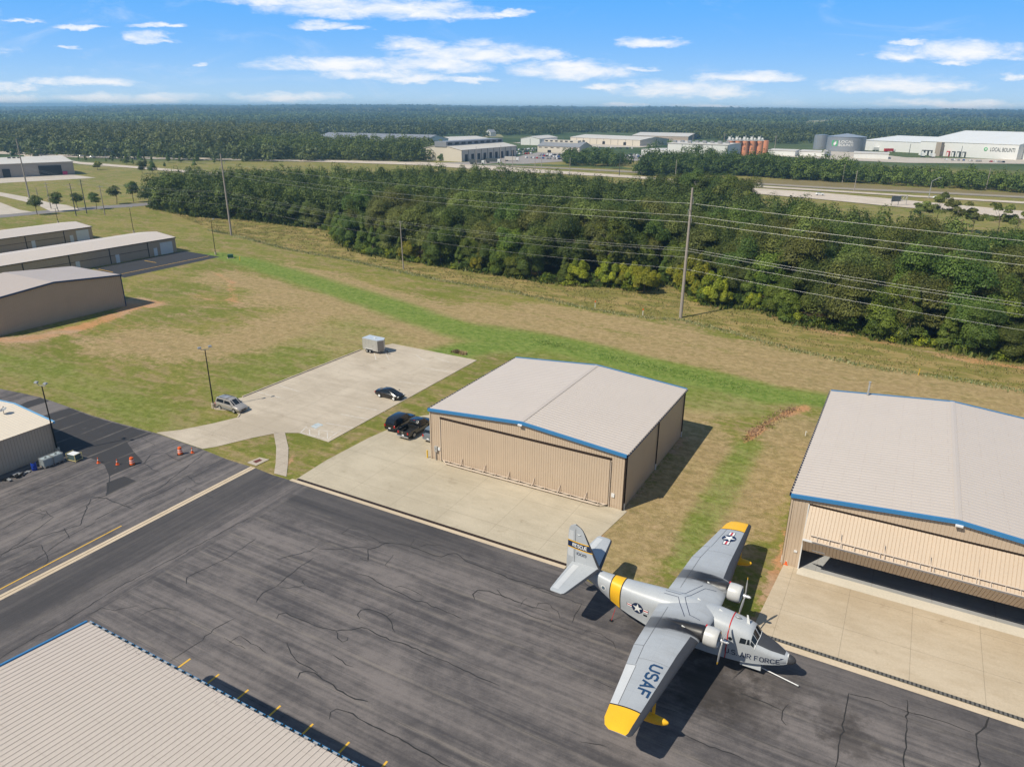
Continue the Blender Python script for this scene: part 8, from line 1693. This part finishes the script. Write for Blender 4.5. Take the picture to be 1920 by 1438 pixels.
gm = leaf_mat('meadow_blades', (.17, .185, .05), (.33, .27, .12)); gl_ = leaf_mat('lush_blades', (.10, .17, .03), (.20, .27, .06)); gb = leaf_mat('brush_brown', (.20, .12, .08), (.38, .25, .16)); gw = leaf_mat('weed_blades', (.17, .19, .07), (.36, .32, .18))
mp = polyw((300,392),(395,430),(455,445),(540,467),(640,485),(730,504),(830,526),(960,547),(1110,580),(1200,594),(1280,600),(1380,625),(1500,659),(1640,689),(1760,705),(1920,733),(1960,742),(1960,690),(1865,669),(1752,647),(1657,637),(1515,612),(1435,578),(1340,574),(1250,530),(1210,548),(1110,536),(985,522),(840,500),(690,476),(642,455),(628,430),(480,413),(330,398))
r = np.random.default_rng(9); bx = np.array(mp); Q = np.column_stack([r.uniform(bx[:, 0].min(), bx[:, 0].max(), 260000), r.uniform(bx[:, 1].min(), bx[:, 1].max(), 260000)]); Q = Q[inpoly(Q, mp)]
clump = np.array([pnoise(Vector((x * .25, y * .25, 0))) for x, y in Q]); Q = Q[clump > -.15]
tufts('meadow_grass', Q, .20, .13, gm, 1)['label'] = 'tall dry meadow grass between the mown field and the woods'
tufts('ditch_weeds', along(path, 7000, .8, 2), .28, .13, gw, 2)['label'] = 'pale weeds along the edge of the mown field'
tufts('swale_grass', np.concatenate([along(swale, 6000, .7, 3), along(swale2, 700, .5, 4)]), .06, .10, gl_, 3)['label'] = 'lush green grass along the wet swale'
sw_r = pl([1.2, 1.2, 1.4, 1.4], (1010,640),(1150,672),(1300,706),(1420,735)); tufts('swale_grass', along(sw_r, 1500, .9, 5), .11, .12, leaf_mat('rank_blades', (.085, .155, .025), (.15, .24, .05)), 5)['label'] = 'rank dark green grass in the deepest part of the swale'
tufts('dry_brush', along(pl([.5, .9, 1.0, .8], (1398,826),(1420,806),(1450,786),(1492,766)), 650, .6, 6), .22, .07, gb, 6)['label'] = 'dead reddish brown brush in the ditch between the hangars'
tufts('dry_brush', along(pl([.5, .5], (852,660),(872,665)), 500, .5, 7), .4, .12, leaf_mat('straw', (.20, .12, .07), (.38, .26, .16)), 7)['label'] = 'heap of straw at the back corner of the parking lot'
tufts('edge_weeds', along([(q, 1.6) for q in edge_front], 9000, .8, 8), .9, .28, leaf_mat('under_leaves', (.05, .09, .015), (.17, .19, .04)), 8)['label'] = 'low undergrowth along the foot of the woods'

# ---------------------------------------------------------------- the air
b = MB(); b.box((0, 6400, 55), (20000, 16500, 118)); hz_ = b.build('haze', []) if False else None
bb = MB(); bb.box((0, 5200, 14.5), (21000, 17000, 95)); hm = bpy.data.materials.new('air'); hm.use_nodes = True; nt = hm.node_tree; nt.nodes.clear(); pv_ = nt.nodes.new('ShaderNodeVolumePrincipled'); om = nt.nodes.new('ShaderNodeOutputMaterial'); nt.links.new(pv_.outputs[0], om.inputs['Volume'])
pv_.inputs['Color'].default_value = (.42, .74, 1.0, 1); pv_.inputs['Density'].default_value = 1.9e-4; pv_.inputs['Anisotropy'].default_value = .2
hz_ = bb.build('haze', hm); tag(hz_, kind='stuff')
